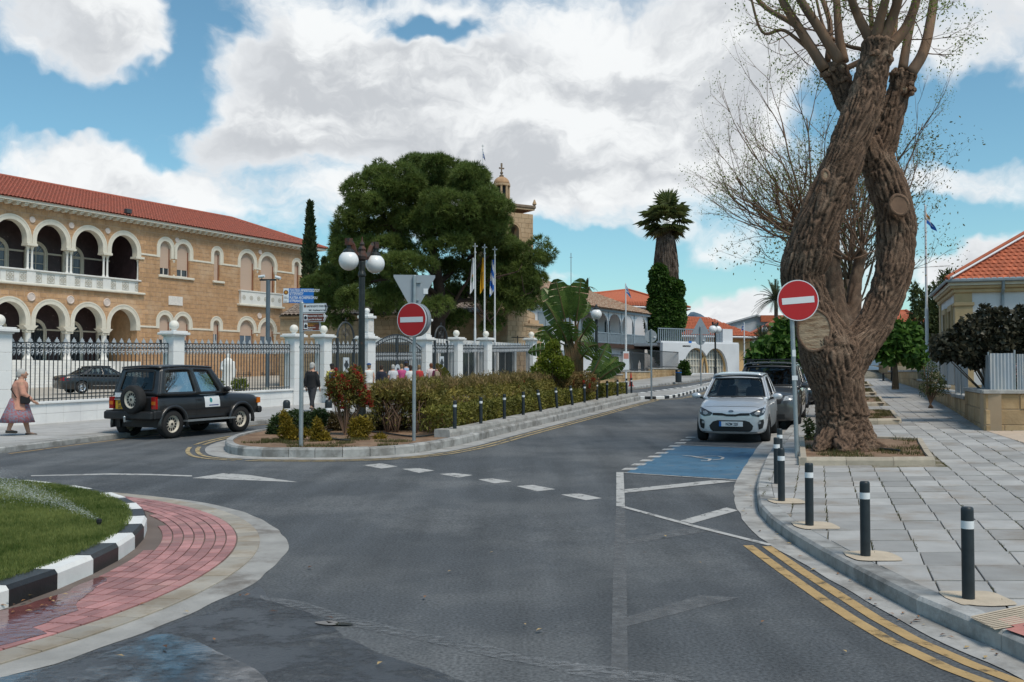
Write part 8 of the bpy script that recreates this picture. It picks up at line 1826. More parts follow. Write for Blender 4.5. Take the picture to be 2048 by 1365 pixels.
  for x in c.get('seats', (xt-.45, xt-1.35)):
   for y in (-wb*.48, wb*.48): m = MB(); m.cbox((x, y, zb+.0), (.16, .42, .5)); m.cbox((x-.04, y, zb+.36), (.1, .24, .2)); m.build('seat', SEAT, e, bevel=.05)
  mb = MB(); mb.tube([(xb-.72, wb*.48+.17*math.cos(q*math.pi/6), zb+.08+.17*math.sin(q*math.pi/6)) for q in range(13)], .014, 5, cap=False); mb.build('steering_wheel', BLKP, e); MB().box(xb-.55, xb-.12, -wb+.1, wb-.1, zb-.05, zb+.03).build('dashboard', SEAT, e)
 def decal(s, nm, poly, axis, mat, sg=1, off=.006, step=.05, par=None, bvh=None):
  P = []
  for i in range(len(poly)):
   a, b = Vector(poly[i]), Vector(poly[(i+1) % len(poly)]); n = max(1, int((b-a).length/step)); P += [a.lerp(b, q/n) for q in range(n)]
  if sum(P[i].x*P[(i+1) % len(P)].y-P[(i+1) % len(P)].x*P[i].y for i in range(len(P))) < 0: P.reverse()
  G = [p.copy() for p in P]; x0, x1 = min(p.x for p in P), max(p.x for p in P); y0, y1 = min(p.y for p in P), max(p.y for p in P); pl = [tuple(p) for p in P]; x = x0+step
  while x < x1:
   y = y0+step
   while y < y1:
    if in_poly((x, y), pl): G.append(Vector((x, y)))
    y += step
   x += step
  vo, eo, fo, *_ = delaunay_2d_cdt(G, [], [tuple(range(len(P)))], 1, 1e-5); V = []; last = None
  for p in vo:
   if axis == 'x': o, d = Vector((sg*5, p.x, p.y)), Vector((-sg, 0, 0))
   elif axis == 'y': o, d = Vector((p.x, sg*3, p.y)), Vector((0, -sg, 0))
   else: o, d = Vector((p.x, p.y, 4)), Vector((0, 0, -1))
   h = (bvh or s.bvh).ray_cast(o, d)
   if h[0] is None: h = (last or o+d*3, -d)
   last = h[0]; V.append(h[0]-d*off)
  return MB().add([tuple(v) for v in V], [tuple(f) for f in fo]).build(nm, mat, par or s.e, smooth=True)
 def mirror(s, x, y, z, sz=.12, mat=None):
  for sg in (-1, 1): o = MB().sphere((x, sg*(y+.13), z), (sz*.55, sz, sz*.62), 14, 10).build('door_mirror', mat or s.col, s.e, smooth=True); MB().tube([(x+.02, sg*(y-.06), z-.06), (x, sg*(y+.06), z-.03)], .025, 6).build('mirror_stalk', BLKP, o)
 def plate(s, x, z, sg, text, w=.52, h=.11, bg=None, blue=False, y=0, size=.085):
  m = Matrix.Translation((x, y, z)) @ Matrix.Rotation(R(90 if sg > 0 else -90), 4, 'Z'); o = MB().box(-w/2, w/2, -.012, 0, -h/2, h/2, m).build('number_plate', bg or SWHITE, s.e)
  if blue: MB().box(-w/2, -w/2+.05, -.0135, -.0121, -h/2, h/2, m).build('blue_strip', BLUES, o)
  ls = text.split('|')
  for i, t in enumerate(ls): text_mesh('plate_lettering', t, size, INK, o, m @ Matrix.Translation((.02 if blue else 0, -.014, -size*.36+(len(ls)-1-2*i)*h*.23)) @ Matrix.Rotation(R(90), 4, 'X'), 'CENTER', .8, bold=.002)
def heading(d): return math.atan2(d[1], d[0])
toCam = (-RD.x, -RD.y); slopeR = math.atan2(gh(8, 32)-gh(4.9, 22.5), math.hypot(3.1, 9.5))
# --- silver hatchback
SIL = paint('silver_paint', (.60, .62, .65), .35)
pk = gnd(1463, 886); ck = pk+Vector((RD.x*1.75, RD.y*1.75, 0)); ck.z = gh(ck.x, ck.y)
kia = Car('silver_hatchback', 'small silver hatchback with front plate parked beside blue bay', ck, heading(toCam), 'cars parked along the kerb',
 [(1.80, .24, .60, .44), (1.78, .20, .70, .66), (1.66, .18, .78, .755), (1.40, .18, .86, .79), (.95, .18, .94, .795, .05), (.72, .18, .95, .80, .01), (.0, .17, .96, .80, .0), (-.9, .17, .98, .80, 0), (-1.5, .18, 1.0, .79, 0), (-1.72, .22, .98, .76, 0), (-1.79, .28, .90, .68, 0)],
 dict(xb=.90, xt=.22, xrt=-1.30, xrb=-1.70, zb=.94, zbr=.98, zt=1.44, zr=1.43, wb=.735, wt=.56, bulge=.14, sw=[(3/24, 11/24, .1, .88), (12/24, 20/24, .12, .86)]), dict(r=.29, x=(1.20, -1.20), y=.70), SIL, holes=8)
K = kia; K.e.rotation_euler = (0, slopeR*.9, heading(toCam)); K.mirror(.62, .80, 1.0, .115)
for sg in (-1, 1):
 hl = K.decal('headlight', [(sg*.40, .66), (sg*.46, .60), (sg*.60, .58), (sg*.70, .63), (sg*.735, .72), (sg*.73, .80), (sg*.62, .76), (sg*.48, .70)], 'x', LAMPD, step=.03); K.decal('lens', [(sg*.50, .655), (sg*.56, .62), (sg*.62, .64), (sg*.63, .70), (sg*.56, .71)], 'x', LAMP, off=.011, step=.02, par=hl); K.decal('lens', [(sg*.66, .67), (sg*.70, .67), (sg*.715, .75), (sg*.68, .74)], 'x', LAMP, off=.011, step=.02, par=hl)
 fg = K.decal('fog_light_recess', [(sg*.60, .30), (sg*.68, .33), (sg*.71, .45), (sg*.70, .53), (sg*.60, .50), (sg*.585, .40)], 'x', BLKP, step=.03); K.decal('fog_light', [(sg*.615+.035*math.cos(q), .455+.032*math.sin(q)) for q in [i*math.pi/6 for i in range(12)]], 'x', LAMP, off=.012, step=.02, par=fg)
 K.decal('door_seam', [(.70, .35), (.715, .35), (.715, .93), (.70, .93)], 'y', BLKP, sg, .003); K.decal('door_seam', [(-.28, .3), (-.265, .3), (-.265, .95), (-.28, .95)], 'y', BLKP, sg, .003); K.decal('door_handle', [(-.16, .80), (-.02, .80), (-.02, .83), (-.16, .83)], 'y', CHROME, sg, .02)
gr = K.decal('grille', [(-.40, .665), (-.20, .66), (-.10, .635), (.10, .635), (.20, .66), (.40, .665), (.41, .61), (.16, .60), (.10, .585), (-.10, .585), (-.16, .60), (-.41, .61)], 'x', BLKP, step=.03)
K.decal('lower_intake', [(-.46, .30), (-.40, .25), (.40, .25), (.46, .30), (.48, .38), (.40, .47), (.30, .50), (-.30, .50), (-.40, .47), (-.48, .38)], 'x', BLKP, step=.04); K.decal('bumper_lip', [(-.62, .225), (.62, .225), (.66, .245), (.44, .242), (-.44, .242), (-.66, .245)], 'x', CHROME, off=.012)
K.decal('badge', [(.06*math.cos(q), .705+.022*math.sin(q)) for q in [i*math.pi/8 for i in range(16)]], 'x', CHROME, off=.012, step=.02); K.decal('badge_field', [(.052*math.cos(q), .705+.016*math.sin(q)) for q in [i*math.pi/8 for i in range(16)]], 'x', BLKP, off=.015, step=.02)
text_mesh('badge_lettering', 'KIA', .03, CHROME, K.e, Matrix.Translation((1.815, 0, .694)) @ Matrix.Rotation(R(90), 4, 'Z') @ Matrix.Rotation(R(78), 4, 'X'), 'CENTER')
K.plate(1.825, .42, 1, 'NZM 225', blue=True); K.decal('bonnet_seam', [(1.62, -.6), (1.63, -.6), (1.66, 0), (1.63, .6), (1.62, .6), (1.645, 0)], 'z', BLKP, off=.002)
for sg in (0, 1): MB().tube([(.86, -.1-.45*sg, .985), (.80, .42-.45*sg, 1.0)], .010, 4).build('wiper', BLKP, K.e)
# --- grey people carrier and cars behind
def parked(name, label, dist, lat, col, st, cab, wheels, rim=None, detail=True, holes=5):
 c = pk+RD*dist+RN*lat; c.z = gh(c.x, c.y); k = Car(name, label, c, heading(toCam), 'cars parked along the kerb', st, cab, wheels, col, rim=rim, holes=holes, sub=1); k.e.rotation_euler = (0, slopeR*.9, heading(toCam)); L = st[0][0]; z = st[2][2]; w = st[2][3]
 k.mirror(cab['xb']-.22, wheels['y']+.1, cab['zb']+.06, .125)
 for sg in (-1, 1): h = k.decal('headlight', [(sg*w*.55, z-.16), (sg*w*.95, z-.12), (sg*w*.96, z+.0), (sg*w*.6, z-.04)], 'x', LAMP, step=.04)
 k.decal('grille', [(-.4, z-.24), (.4, z-.24), (.44, z-.12), (-.44, z-.12)], 'x', BLKP); k.decal('lower_intake', [(-.5, .28), (.5, .28), (.5, .42), (-.5, .42)], 'x', BLKP); k.plate(L+.03, .5, 1, '', size=.08) if False else None
 return k
GREYC = paint('grey_paint', (.075, .078, .082), .5); g = parked('grey_estate', 'dark grey tall estate car with roof bars behind silver hatchback', 6.1, .42, GREYC, [(2.25, .28, .70, .50), (2.22, .24, .82, .74), (2.05, .22, .92, .84), (1.5, .22, 1.02, .88), (1.0, .22, 1.08, .89, .04), (.0, .22, 1.10, .89, 0), (-1.6, .22, 1.12, .88, 0), (-2.15, .25, 1.1, .85, 0), (-2.22, .3, 1.0, .78, 0)],
 dict(xb=1.15, xt=.35, xrt=-1.95, xrb=-2.15, zb=1.07, zbr=1.1, zt=1.66, zr=1.64, wb=.83, wt=.66, bulge=.16, sw=[(3/24, 9/24, .1, .88), (10/24, 15/24, .1, .88), (16/24, 21/24, .1, .86)]), dict(r=.34, x=(1.40, -1.35), y=.76))
for sg in (-1, 1): MB().tube([(.2, sg*.62, 1.74), (-1.7, sg*.62, 1.74)], .02, 6).build('roof_rail', BLKP, g.e)
for x in (-.1, -1.2): MB().box(x-.04, x+.04, -.78, .78, 1.80, 1.83).build('roof_bar', BLKP, g.e); [MB().box(x-.05, x+.05, sg*.62-.04, sg*.62+.04, 1.70, 1.80).build('bar_foot', BLKP, g.e) for sg in (-1, 1)]
SM = ([(2.0, .26, .62, .46), (1.97, .22, .72, .70), (1.8, .2, .80, .80), (1.3, .2, .90, .83), (.85, .2, .95, .84, .03), (-.9, .2, .97, .84, 0), (-1.6, .2, .98, .83, 0), (-1.95, .25, .95, .79, 0), (-2.02, .3, .85, .7, 0)], dict(xb=.95, xt=.2, xrt=-1.35, xrb=-1.85, zb=.95, zbr=.98, zt=1.45, zr=1.43, wb=.78, wt=.6, bulge=.15, sw=[(3/24, 11/24, .1, .88), (12/24, 20/24, .12, .86)]), dict(r=.31, x=(1.3, -1.25), y=.73))
parked('blue_car', 'pale blue car squeezed behind the grey estate', 11.2, .35, paint('pale_blue_paint', (.22, .33, .48), .3), *SM); parked('black_car', 'black car parked behind the pale blue one', 16.0, .55, paint('black_paint_car', (.012, .013, .016), .2), *SM); parked('white_car', 'white car parked beyond the black one', 21.4, .85, paint('white_car_paint', (.62, .63, .64)), *SM); parked('red_car', 'dark car at the far end of the parked row', 27, 1.0, paint('navy_paint', (.03, .035, .06), .2), *SM)
# --- dark three-door jeep
JP = M('jeep_paint', (.020, .021, .023), rough=.34, var=.25, scale=2.5, coat=.25, spec=.5); wr, wf_ = gnd(352, 876), gnd(469, 864.5); jd = Vector((wf_.x-wr.x, wf_.y-wr.y, 0)).normalized(); nl = Vector((-jd.y, jd.x, 0)); jc = wr+jd*1.0+nl*.72; jc.z = (wr.z+wf_.z)/2+.0
CR = M('cream_rim', (.55, .50, .42), rough=.5, var=.12, scale=9)
J = Car('dark_jeep', 'dark three door off-road jeep with rear spare wheel', jc, heading(jd), 'jeep', [(1.98, .52, .80, .70), (1.96, .46, .98, .80), (1.80, .44, 1.03, .83), (1.2, .42, 1.07, .84, .03), (.78, .42, 1.09, .845, .02), (.0, .42, 1.10, .85, 0), (-1.3, .42, 1.10, .85, 0), (-1.66, .46, 1.09, .84, 0), (-1.73, .52, 1.06, .80, 0)],
 dict(xb=.86, xt=.30, xrt=-1.50, xrb=-1.70, zb=1.08, zbr=1.09, zt=1.75, zr=1.76, wb=.80, wt=.67, bulge=.08, sw=[(3/24, 10/24, .08, .86), (12/24, 22/24, .1, .86)], rw=[(3/24, 21/24, .2, .88)], seats=(.0, -.9)), dict(r=.36, x=(1.21, -1.21), y=.73), JP, cat='car', rim=CR, holes=12, rr=.62, tw=.24)
J.e.rotation_euler = (0, -math.atan2(wf_.z-wr.z, 2.4), heading(jd)); J.mirror(.62, .78, 1.2, .12, BLKP)
tm3 = wheel_parts(.36, .23, CR, 12, .62); add_wheel(J.e, tm3, -1.90, -.22, .36, 'spare_wheel', (0, R(-90), 0)).location = (-1.90, -.20, 1.0)
bm_ = MB(); bm_.box(-1.93, -1.72, -.86, .86, .50, .70); bm_.box(-1.85, -1.60, -.90, -.80, .50, .72); bm_.box(-1.85, -1.6, .80, .90, .50, .72); bm_.build('rear_bumper', BLKP, J.e, bevel=.03); MB().box(1.92, 2.08, -.84, .84, .50, .68).build('front_bumper', BLKP, J.e, bevel=.04)
tb = MB(); tb.tube([(-1.75, 0, .46), (-2.0, 0, .46), (-2.0, 0, .54)], .03, 7); tb.sphere((-2.0, 0, .56), .035, 10, 8); tb.build('tow_bar', GALV, J.e)
for sg in (-1, 1):
 t = MB().box(-1.765, -1.70, sg*.76-.075, sg*.76+.075, .76, 1.06).build('tail_lamp', TAIL, J.e); MB().box(-1.770, -1.766, sg*.76-.07, sg*.76+.07, .86, .95).build('indicator', AMBER, t); MB().box(-1.62, -1.60, sg*.74-.14, sg*.74+.14, .28, .58).build('mud_flap', BLKP, J.e); MB().box(.88, -.84, sg*.86-.1 if sg > 0 else -.97, .97 if sg > 0 else -.76, .40, .44).build('side_step', GALV, J.e)
 for wx in (1.21, -1.21): a = MB(); a.tube([(wx+.44*math.cos(q), sg*.86, .37+.44*math.sin(q)) for q in [math.pi*i/14 for i in range(-1, 16)]], .05, 6, sq=(1, 1.1)); a.build('wheel_arch_flare', JP, J.e, smooth=True)
 J.decal('door_seam', [(.80, .46), (.812, .46), (.812, 1.08), (.80, 1.08)], 'y', BLKP, sg, .003); J.decal('door_seam', [(-.42, .46), (-.408, .46), (-.408, 1.08), (-.42, 1.08)], 'y', BLKP, sg, .003); J.decal('door_handle', [(-.36, .93), (-.2, .93), (-.2, .97), (-.36, .97)], 'y', BLKP, sg, .02); J.decal('side_moulding', [(-.8, .70), (.8, .70), (.8, .73), (-.8, .73)], 'y', BLKP, sg, .012)
 MB().box(1.93, 2.0, sg*.66-.1, sg*.66+.1, .76, .94).build('headlight', LAMP, J.e); MB().box(1.84, 1.97, sg*.83-.02, sg*.83+.015, .78, .93).build('indicator', AMBER, J.e)
ds = J.decal('door_sticker', [(-.12, .74), (.42, .74), (.42, 1.03), (-.12, 1.03)], 'y', SWHITE, -1, .008); J.decal('sticker_emblem', [(.10+.05*math.cos(q), .92+.065*math.sin(q)) for q in [i*math.pi/8 for i in range(16)]], 'y', M('emblem_teal', (.04, .24, .26)), -1, .012, .02, ds); J.decal('sticker_text', [(.02, .775), (.36, .775), (.36, .80), (.02, .80)], 'y', M('emblem_navy', (.04, .05, .2)), -1, .012, .02, ds); J.decal('belt_strip', [(-.22, 1.055), (.36, 1.055), (.36, 1.08), (-.22, 1.08)], 'y', GALV, -1, .008)
J.plate(-1.775, .86, -1, 'EPT|223', .30, .22, M('plate_yellow', (.55, .33, .02), rough=.5), y=.42, size=.10); MB().box(-1.80, -1.76, .26, .60, .985, 1.01).build('plate_light', GALV, J.e); MB().box(-1.765, -1.72, .42, .62, 1.05, 1.16).build('rear_sticker', SWHITE, J.e)
MB().tube([(-1.72, -.1, 1.12), (-1.62, -.30, 1.42)], .012, 4).build('rear_wiper', BLKP, J.e); MB().box(1.97, 2.0, -.5, .5, .76, .93).build('grille', BLKP, J.e); MB().sphere((.98, -.3, 1.1), (.02, .02, .3), 8, 6).build('aerial', BLKP, J.e) if False else None
# --- black saloon in the forecourt
sd = atY(205, 790, 57.0); sd.z = gh(sd.x, sd.y)+.14; S_ = Car('black_saloon', 'black saloon parked by the palace steps behind the fence', sd, heading((PD.x*.75+.3, PD.y*.75)), 'saloon', [(2.55, .26, .62, .5), (2.5, .22, .74, .78), (2.3, .2, .82, .87), (1.6, .2, .92, .92), (1.0, .2, .97, .93, .03), (.0, .2, .98, .93, 0), (-1.4, .2, 1.0, .92, .02), (-2.0, .2, 1.02, .90, .03), (-2.45, .25, .98, .85, .02), (-2.58, .32, .85, .7)],
 dict(xb=1.1, xt=.2, xrt=-1.0, xrb=-1.75, zb=.97, zbr=1.02, zt=1.46, zr=1.43, wb=.86, wt=.63, bulge=.15, sw=[(3/24, 11/24, .12, .88), (12/24, 20/24, .14, .86)]), dict(r=.34, x=(1.6, -1.5), y=.82), paint('saloon_black', (.010, .011, .013), .1), sub=1)
for sg in (-1, 1):
 S_.decal('tail_lamp', [(sg*.5, .72), (sg*.86, .70), (sg*.88, .90), (sg*.6, .88)], 'x', TAIL, -1); S_.decal('chrome_strip', [(-.9, .42), (1.1, .42), (1.1, .44), (-.9, .44)], 'y', CHROME, sg); S_.decal('door_seam', [(.0, .35), (.012, .35), (.012, .97), (.0, .97)], 'y', BLKP, sg, .003)
# ================================================================ PEOPLE
SKIN = M('skin', (.48, .27, .19), rough=.6, var=.06, scale=6)
def cloth(n, c, c2=None): return M('cloth_'+n, c, rough=.85, var=.12, scale=9, col2=c2, c2scale=26, bump=.2, bscale=60)
def remeshed(mb, name, mat, e, vox):
 o = mb.build(name, mat, e); o.modifiers.new('r', 'REMESH').mode = 'VOXEL'; o.modifiers['r'].voxel_size = vox; s = o.modifiers.new('s', 'SMOOTH'); s.iterations = 3; apply_mods(o); o.data.shade_smooth(); return o
def person(p, face, H, label, top, legs, hair, stride=.0, skirt=None, sleeve=1.0, cap=None, bag=None, fine=False, arm=(0, 0), long=0.0, hairlen=.0, lean=0.0, group=None, bald=0):
 e = empty('person', p, face, label, 'person', group); S = lambda x, y, z: Vector((x*H, y*H, z*H)); b = MB(); sh = MB(); tr = MB(); r_ = lambda *a: [q*H for q in a]
 hip, chest, neck = S(0, 0, .51), S(lean*.5, 0, .74), S(lean, 0, .845); hd = S(lean+.012, 0, .925)
 b.tube([hip, S(lean*.3, 0, .60), chest, S(lean*.9, 0, .81), neck, S(lean, 0, .89)], r_(.075, .07, .082, .07, .034, .034), 10, sq=(1, 1.25)); b.sphere(tuple(hd), tuple(r_(.057, .047, .070)), 14, 10)
 b.sphere(tuple(hd+S(.058, 0, -.008)), tuple(r_(.014, .009, .016)), 8, 6); b.sphere(tuple(hd+S(.035, 0, -.05)), tuple(r_(.022, .02, .016)), 8, 6)
 for sg in (-1, 1):
  b.sphere(tuple(hd+S(-.004, sg*.047, -.005)), tuple(r_(.013, .008, .02)), 6, 5)
  st = stride*sg; kn = S(st*.55, sg*.048, .285); an = S(st*1.0, sg*.045, .045 + (.05 if st < 0 else 0)); hp = S(0, sg*.048, .50); b.tube([hp, kn, an], r_(.058, .040, .024), 9); b.tube([an+S(-.025, 0, -.025), an+S(.04, 0, -.028), an+S(.09, 0, -.036)], r_(.024, .026, .016), 7)
  tr.tube([hp+S(0, 0, .01), kn, an.lerp(kn, .1)], r_(.068, .052, .040), 10)
  a = arm[0 if sg < 0 else 1]; sd = S(lean*.9, sg*.103, .805); el = S(lean*.7-.02+a*.06-stride*sg*.25, sg*.135, .625); wr = S(lean*.6+.02+a*.15-stride*sg*.4, sg*(.135-.06*max(0, a)), .485+a*.10); b.tube([sd, el, wr], r_(.034, .027, .019), 8)
  d = (wr-el).normalized(); pm = wr+d*.045*H; b.tube([wr, pm], r_(.019, .023), 7, sq=(1, .6))
  for q in range(4): f = pm+Vector((0, 0, 0))+S((q-1.5)*.011, 0, 0); b.tube([f, f+d*.03*H, f+d*(.052-.006*abs(q-1.4))*H+S(.006, -sg*.008, 0)], r_(.0062, .0058, .0045), 5)
  b.tube([wr+d*.015*H+S(.018, 0, 0), wr+d*.04*H+S(.032, -sg*.004, 0), wr+d*.06*H+S(.03, -sg*.012, 0)], r_(.007, .0065, .005), 5)
  sh.tube([sd+S(-.005, -sg*.02, .006), el.lerp(sd, 1-min(1, sleeve*1.6)) if sleeve < .6 else el]+([wr.lerp(el, .15)] if sleeve >= .6 else []), r_(.046, .042)+(r_(.034) if sleeve >= .6 else []), 9)
  sho = MB(); sho.tube([an+S(-.035, 0, -.028), an+S(.03, 0, -.03), an+S(.085, 0, -.036), an+S(.10, 0, -.04)], r_(.028, .031, .026, .012), 8, sq=(.75, 1.0)); sho.build('shoe', M('shoe', (.10, .08, .065), rough=.7), e, smooth=True)
  MB().sphere(tuple(hd+S(.052, sg*.019, .008)), H*.006, 6, 5).build('eye', INK, e)
 remeshed(b, 'body', SKIN, e, .011 if fine else .017)
 sh.tube([S(0, 0, .47-long), S(0, 0, .54), S(lean*.3, 0, .62), chest, S(lean*.85, 0, .80), S(lean*.95, 0, .838)], r_(.098+long*.25, .090, .088, .096, .080, .042), 12, sq=(1, 1.2)); remeshed(sh, 'top', top, e, .02 if fine else .026)
 if skirt:
  N = 26; V = []; F = []; rows = [(.56, .085), (.45, .11), (.33, .14), (.20, .175)]
  for z, r in rows:
   for k in range(N): a = 2*math.pi*k/N; q = r*(1+.07*math.cos(k*3.0+z*4)*(1-z)); V.append(S(q*math.cos(a)*1.1-stride*(.56-z)*.55, q*math.sin(a), z))
  MB().add(V, [(i*N+k, i*N+(k+1) % N, (i+1)*N+(k+1) % N, (i+1)*N+k) for i in range(3) for k in range(N)]).build('skirt', skirt, e, smooth=True).modifiers.new('t', 'SOLIDIFY').thickness = .01
 else: tr.tube([S(0, 0, .45), S(0, 0, .55)], r_(.088, .085), 10, sq=(1, 1.15)); remeshed(tr, 'trousers', legs, e, .02 if fine else .026)
 h = MB(); h.sphere(tuple(hd+S(-.012, 0, .018)), tuple(r_(.060, .055, .064)), 14, 10); h.sphere(tuple(hd+S(-.03, 0, -.015-hairlen*.4)), tuple(r_(.042, .05, .05+hairlen)), 12, 8); remeshed(h, 'hair', hair, e, .016)
 if cap: c = MB(); c.lathe([(H*.064, 0), (H*.062, H*.025), (H*.03, H*.05), (0, H*.053)], 16, Matrix.Translation(hd+S(-.006, 0, .034)), cap=False); c.cbox(tuple(hd+S(.07, 0, .036)), (H*.05, H*.07, H*.006)); c.build('cap', cap, e)
 if bag: m = MB(); m.cbox(tuple(S(lean-.125, 0, .70)), (H*.07, H*.15, H*.19)); m.build('backpack', bag, e, bevel=.03); [MB().tube([S(-.10+lean, sg*.06, .62), S(.09+lean, sg*.075, .72), S(.05+lean, sg*.065, .81), S(-.10+lean, sg*.06, .80)], .014, 5).build('strap', bag, e) for sg in (-1, 1)]
 return e
GH = M('grey_hair', (.42, .41, .39), rough=.9, var=.15, scale=20); DH = M('dark_hair', (.035, .02, .014), rough=.8, var=.2); RH = M('red_hair', (.13, .045, .018), rough=.8, var=.2); BH = M('fair_hair', (.20, .13, .07), rough=.8, var=.2)
DKC = cloth('black', (.014, .014, .016)); GRC = cloth('charcoal', (.035, .035, .04)); BEI = cloth('beige', (.35, .28, .2))
wp = gnd(37, 872, PAVH); W_p = person(wp, math.atan2(.45, .9), 1.66, 'grey haired person in pink cardigan and patterned skirt walking', cloth('pink', (.52, .26, .19)), DKC, GH, stride=.11, skirt=cloth('floral', (.20, .23, .30), (.36, .10, .10)), arm=(.45, .1), fine=True, long=.09, lean=.02)
W_p.scale = (1.22, 1.22, 1); sb_ = MB(); sb_.tube([(.06, .14, 1.36), (.12, -.02, 1.2), (.16, -.16, .98)], .012, 5); sb_.tube([(-.07, .10, 1.40), (-.15, -.08, 1.15), (-.05, -.2, .95)], .012, 5); sb_.build('bag_strap', DKC, W_p); MB().box(.02, .2, -.26, -.17, .80, 1.0).build('shoulder_bag', DKC, W_p, bevel=.02)
mp = gnd(624, 823, PAVH); person(mp, math.atan2(.9, .35), 1.72, 'person in black shirt and dark trousers walking along the fence', DKC, GRC, GH, stride=.10, fine=True)
hv = atY(413, 748, 34.3); hv.z = gh(hv.x, hv.y)+PAVH; person(hv, 1.2, 1.66, 'person with red hair and yellow safety vest behind the jeep', cloth('hivis', (.45, .62, .03)), DKC, RH)
for x, Y, ht, tp, lg, hr, kw, lb in ((664, 41.0, 1.62, 'yellow', (.52, .48, .12), DH, dict(cap=DKC, bag=cloth('blue', (.03, .08, .22)), sleeve=.4), 'person in yellow shirt with blue backpack and dark cap'), (738, 43.4, 1.6, 'white', (.66, .66, .64), BH, dict(cap=cloth('blue', (1, 1, 1)), sleeve=.2), 'person in white sleeveless top and blue cap'), (763, 43.6, 1.52, 'navy', (.016, .02, .035), DH, dict(), 'dark haired person in navy top at the gate'), (786, 44.6, 1.53, 'print', (.55, .56, .6), GH, dict(sleeve=.4), 'grey haired person in pale printed top at the gate'), (803, 45.6, 1.55, 'rose', (.5, .08, .22), BH, dict(sleeve=.4), 'person in bright pink top among the group'), (821, 44.2, 1.50, 'white', (1, 1, 1), DH, dict(sleeve=.4, hairlen=.03), 'dark haired person in white top among the group'), (812, 47.2, 1.64, 'sky', (.3, .42, .6), DH, dict(cap=M('navy_cap', (.02, .03, .06))), 'person in pale blue shirt with navy cap'), (838, 45.2, 1.5, 'red', (.42, .04, .04), BH, dict(), 'person in red top half hidden by the sign post'), (862, 46.5, 1.56, 'pale_pink', (.62, .52, .52), RH, dict(sleeve=.4), 'short haired person in pale pink shirt by the tall pillar'), (874, 46.0, 1.5, 'maroon', (.12, .02, .055), BH, dict(bag=BEI), 'person in maroon jacket with beige backpack')):
 q = atY(x, 748, Y); q.z = gh(q.x, Y)+PAVH; person(q, math.atan2(.9, -.3+random.uniform(-.3, .5)), ht, lb, cloth(tp, lg), BEI, hr, stride=random.uniform(-.04, .04), group='tour group by the gate', **kw)
# ================================================================ FLAGS, POLES, SMALL THINGS
FW = M('flag_white', (.66, .67, .69), rough=.8); FY = M('flag_yellow', (.62, .33, .01), rough=.8); FB = M('flag_blue', (.02, .13, .48), rough=.8); FO = M('flag_orange', (.6, .24, .04), rough=.8); FG = M('flag_green', (.06, .2, .1), rough=.8); POLE = M('pole_white', (.62, .64, .66), rough=.45, var=.05)
def flagpole(x, Y, ytop, ybase, lb, mats, idx, yf0, yf1, wpx, sgn=-1, cross=True, r=.05, base=None, skew=0.0):
 q = atY(x, 748, Y); q.z = gh(q.x, Y) if base is None else base; e = empty('flagpole', q, 0, lb, 'flagpole'); zt = atY(x, ytop, Y).z-q.z
 MB().lathe([(r*1.3, -.1), (r*1.3, zt*.45), (r, zt*.46), (r*.7, zt), (r*.2, zt+.05)], 12).build('pole', POLE, e)
 if cross: m = MB(); m.cbox((0, 0, zt+.28), (.06, .04, .5)); m.cbox((0, 0, zt+.36), (.28, .04, .06)); m.sphere((0, 0, zt+.02), .07, 8, 6); m.build('cross_finial', POLE, e)
 z0, z1 = atY(x, yf0, Y).z-q.z, atY(x, yf1, Y).z-q.z; w = wpx*Y/FPX; m = MB(); nu, nv = 12, 14
 def P(u, v): t = v**.8; return (sgn*(r*.8+w*u*(.45+.55*t)), .10*math.sin(u*9+v*3)*(.3+u), z0+(z1-z0)*(v*(1-.18*(1-u)))-skew*u*(z0-z1)*(1-v*.3))
 V = [P(i/nu, j/nv) for j in range(nv+1) for i in range(nu+1)]
 for j in range(nv):
  for i in range(nu): m.cur = idx(i/nu, j/nv); b = j*(nu+1)+i; m.f.append([b, b+1, b+nu+2, b+nu+1]); m.mi.append(m.cur)
 m.v = V; o = m.build('flag', mats, e, smooth=True); return e
gk = lambda u, v: int((u*1.6+v*5.2)*1.0) % 2
flagpole(950, 54.0, 506, 0, 'white flagpole with limp white flag with green emblem', [FW, FG, FO], lambda u, v: 1 if .3 < u < .75 and .52 < v < .68 else (2 if .3 < u < .6 and .46 < v < .52 else 0), 516, 590, 9); flagpole(969, 54.9, 508, 0, 'white flagpole with limp yellow flag', [FY, DKC], lambda u, v: 1 if .3 < u < .7 and .38 < v < .6 and (int(u*12)+int(v*14)) % 3 else 0, 516, 590, 8); flagpole(989.5, 56.0, 512, 0, 'white flagpole with limp blue and white striped flag', [FB, FW], gk, 520, 596, 9.5)
flagpole(1855, 46, 412, 0, 'tall white flagpole with blowing flag beside the corner house', [FO, FW, FB], lambda u, v: 0 if v < .3 and u < .5 else (2 if v > .62 or u > .8 else 1), 424, 452, 20, 1, False, .06, skew=.7); fg = flagpole(1252, 62.5, 568, 0, 'white flagpole with small striped flag and poster by railing', [FB, FW], gk, 570, 590, 10, 1, False, .05, skew=.6); z = atY(1252, 715, 62.3).z-fg.location.z; k = 62.3/FPX; MB().box(-6*k, 6*k, -.12, -.08, z-25*k, z+0*k+12*k).build('poster', SWHITE, fg); MB().box(-5*k, 5*k, -.124, -.121, z-3*k, z+8*k).build('poster_print', M('poster_pink', (.5, .22, .18)), fg)
flagpole(965, 96, 300, 0, 'thin pole with small striped flag high above church', [FB, FW], gk, 302, 318, 5, 1, True, .04, skew=.5); flagpole(1489, 86, 646, 0, 'distant flagpole with small striped flag by ochre house', [FB, FW], gk, 648, 662, 6, -1, False, .06, skew=.3)
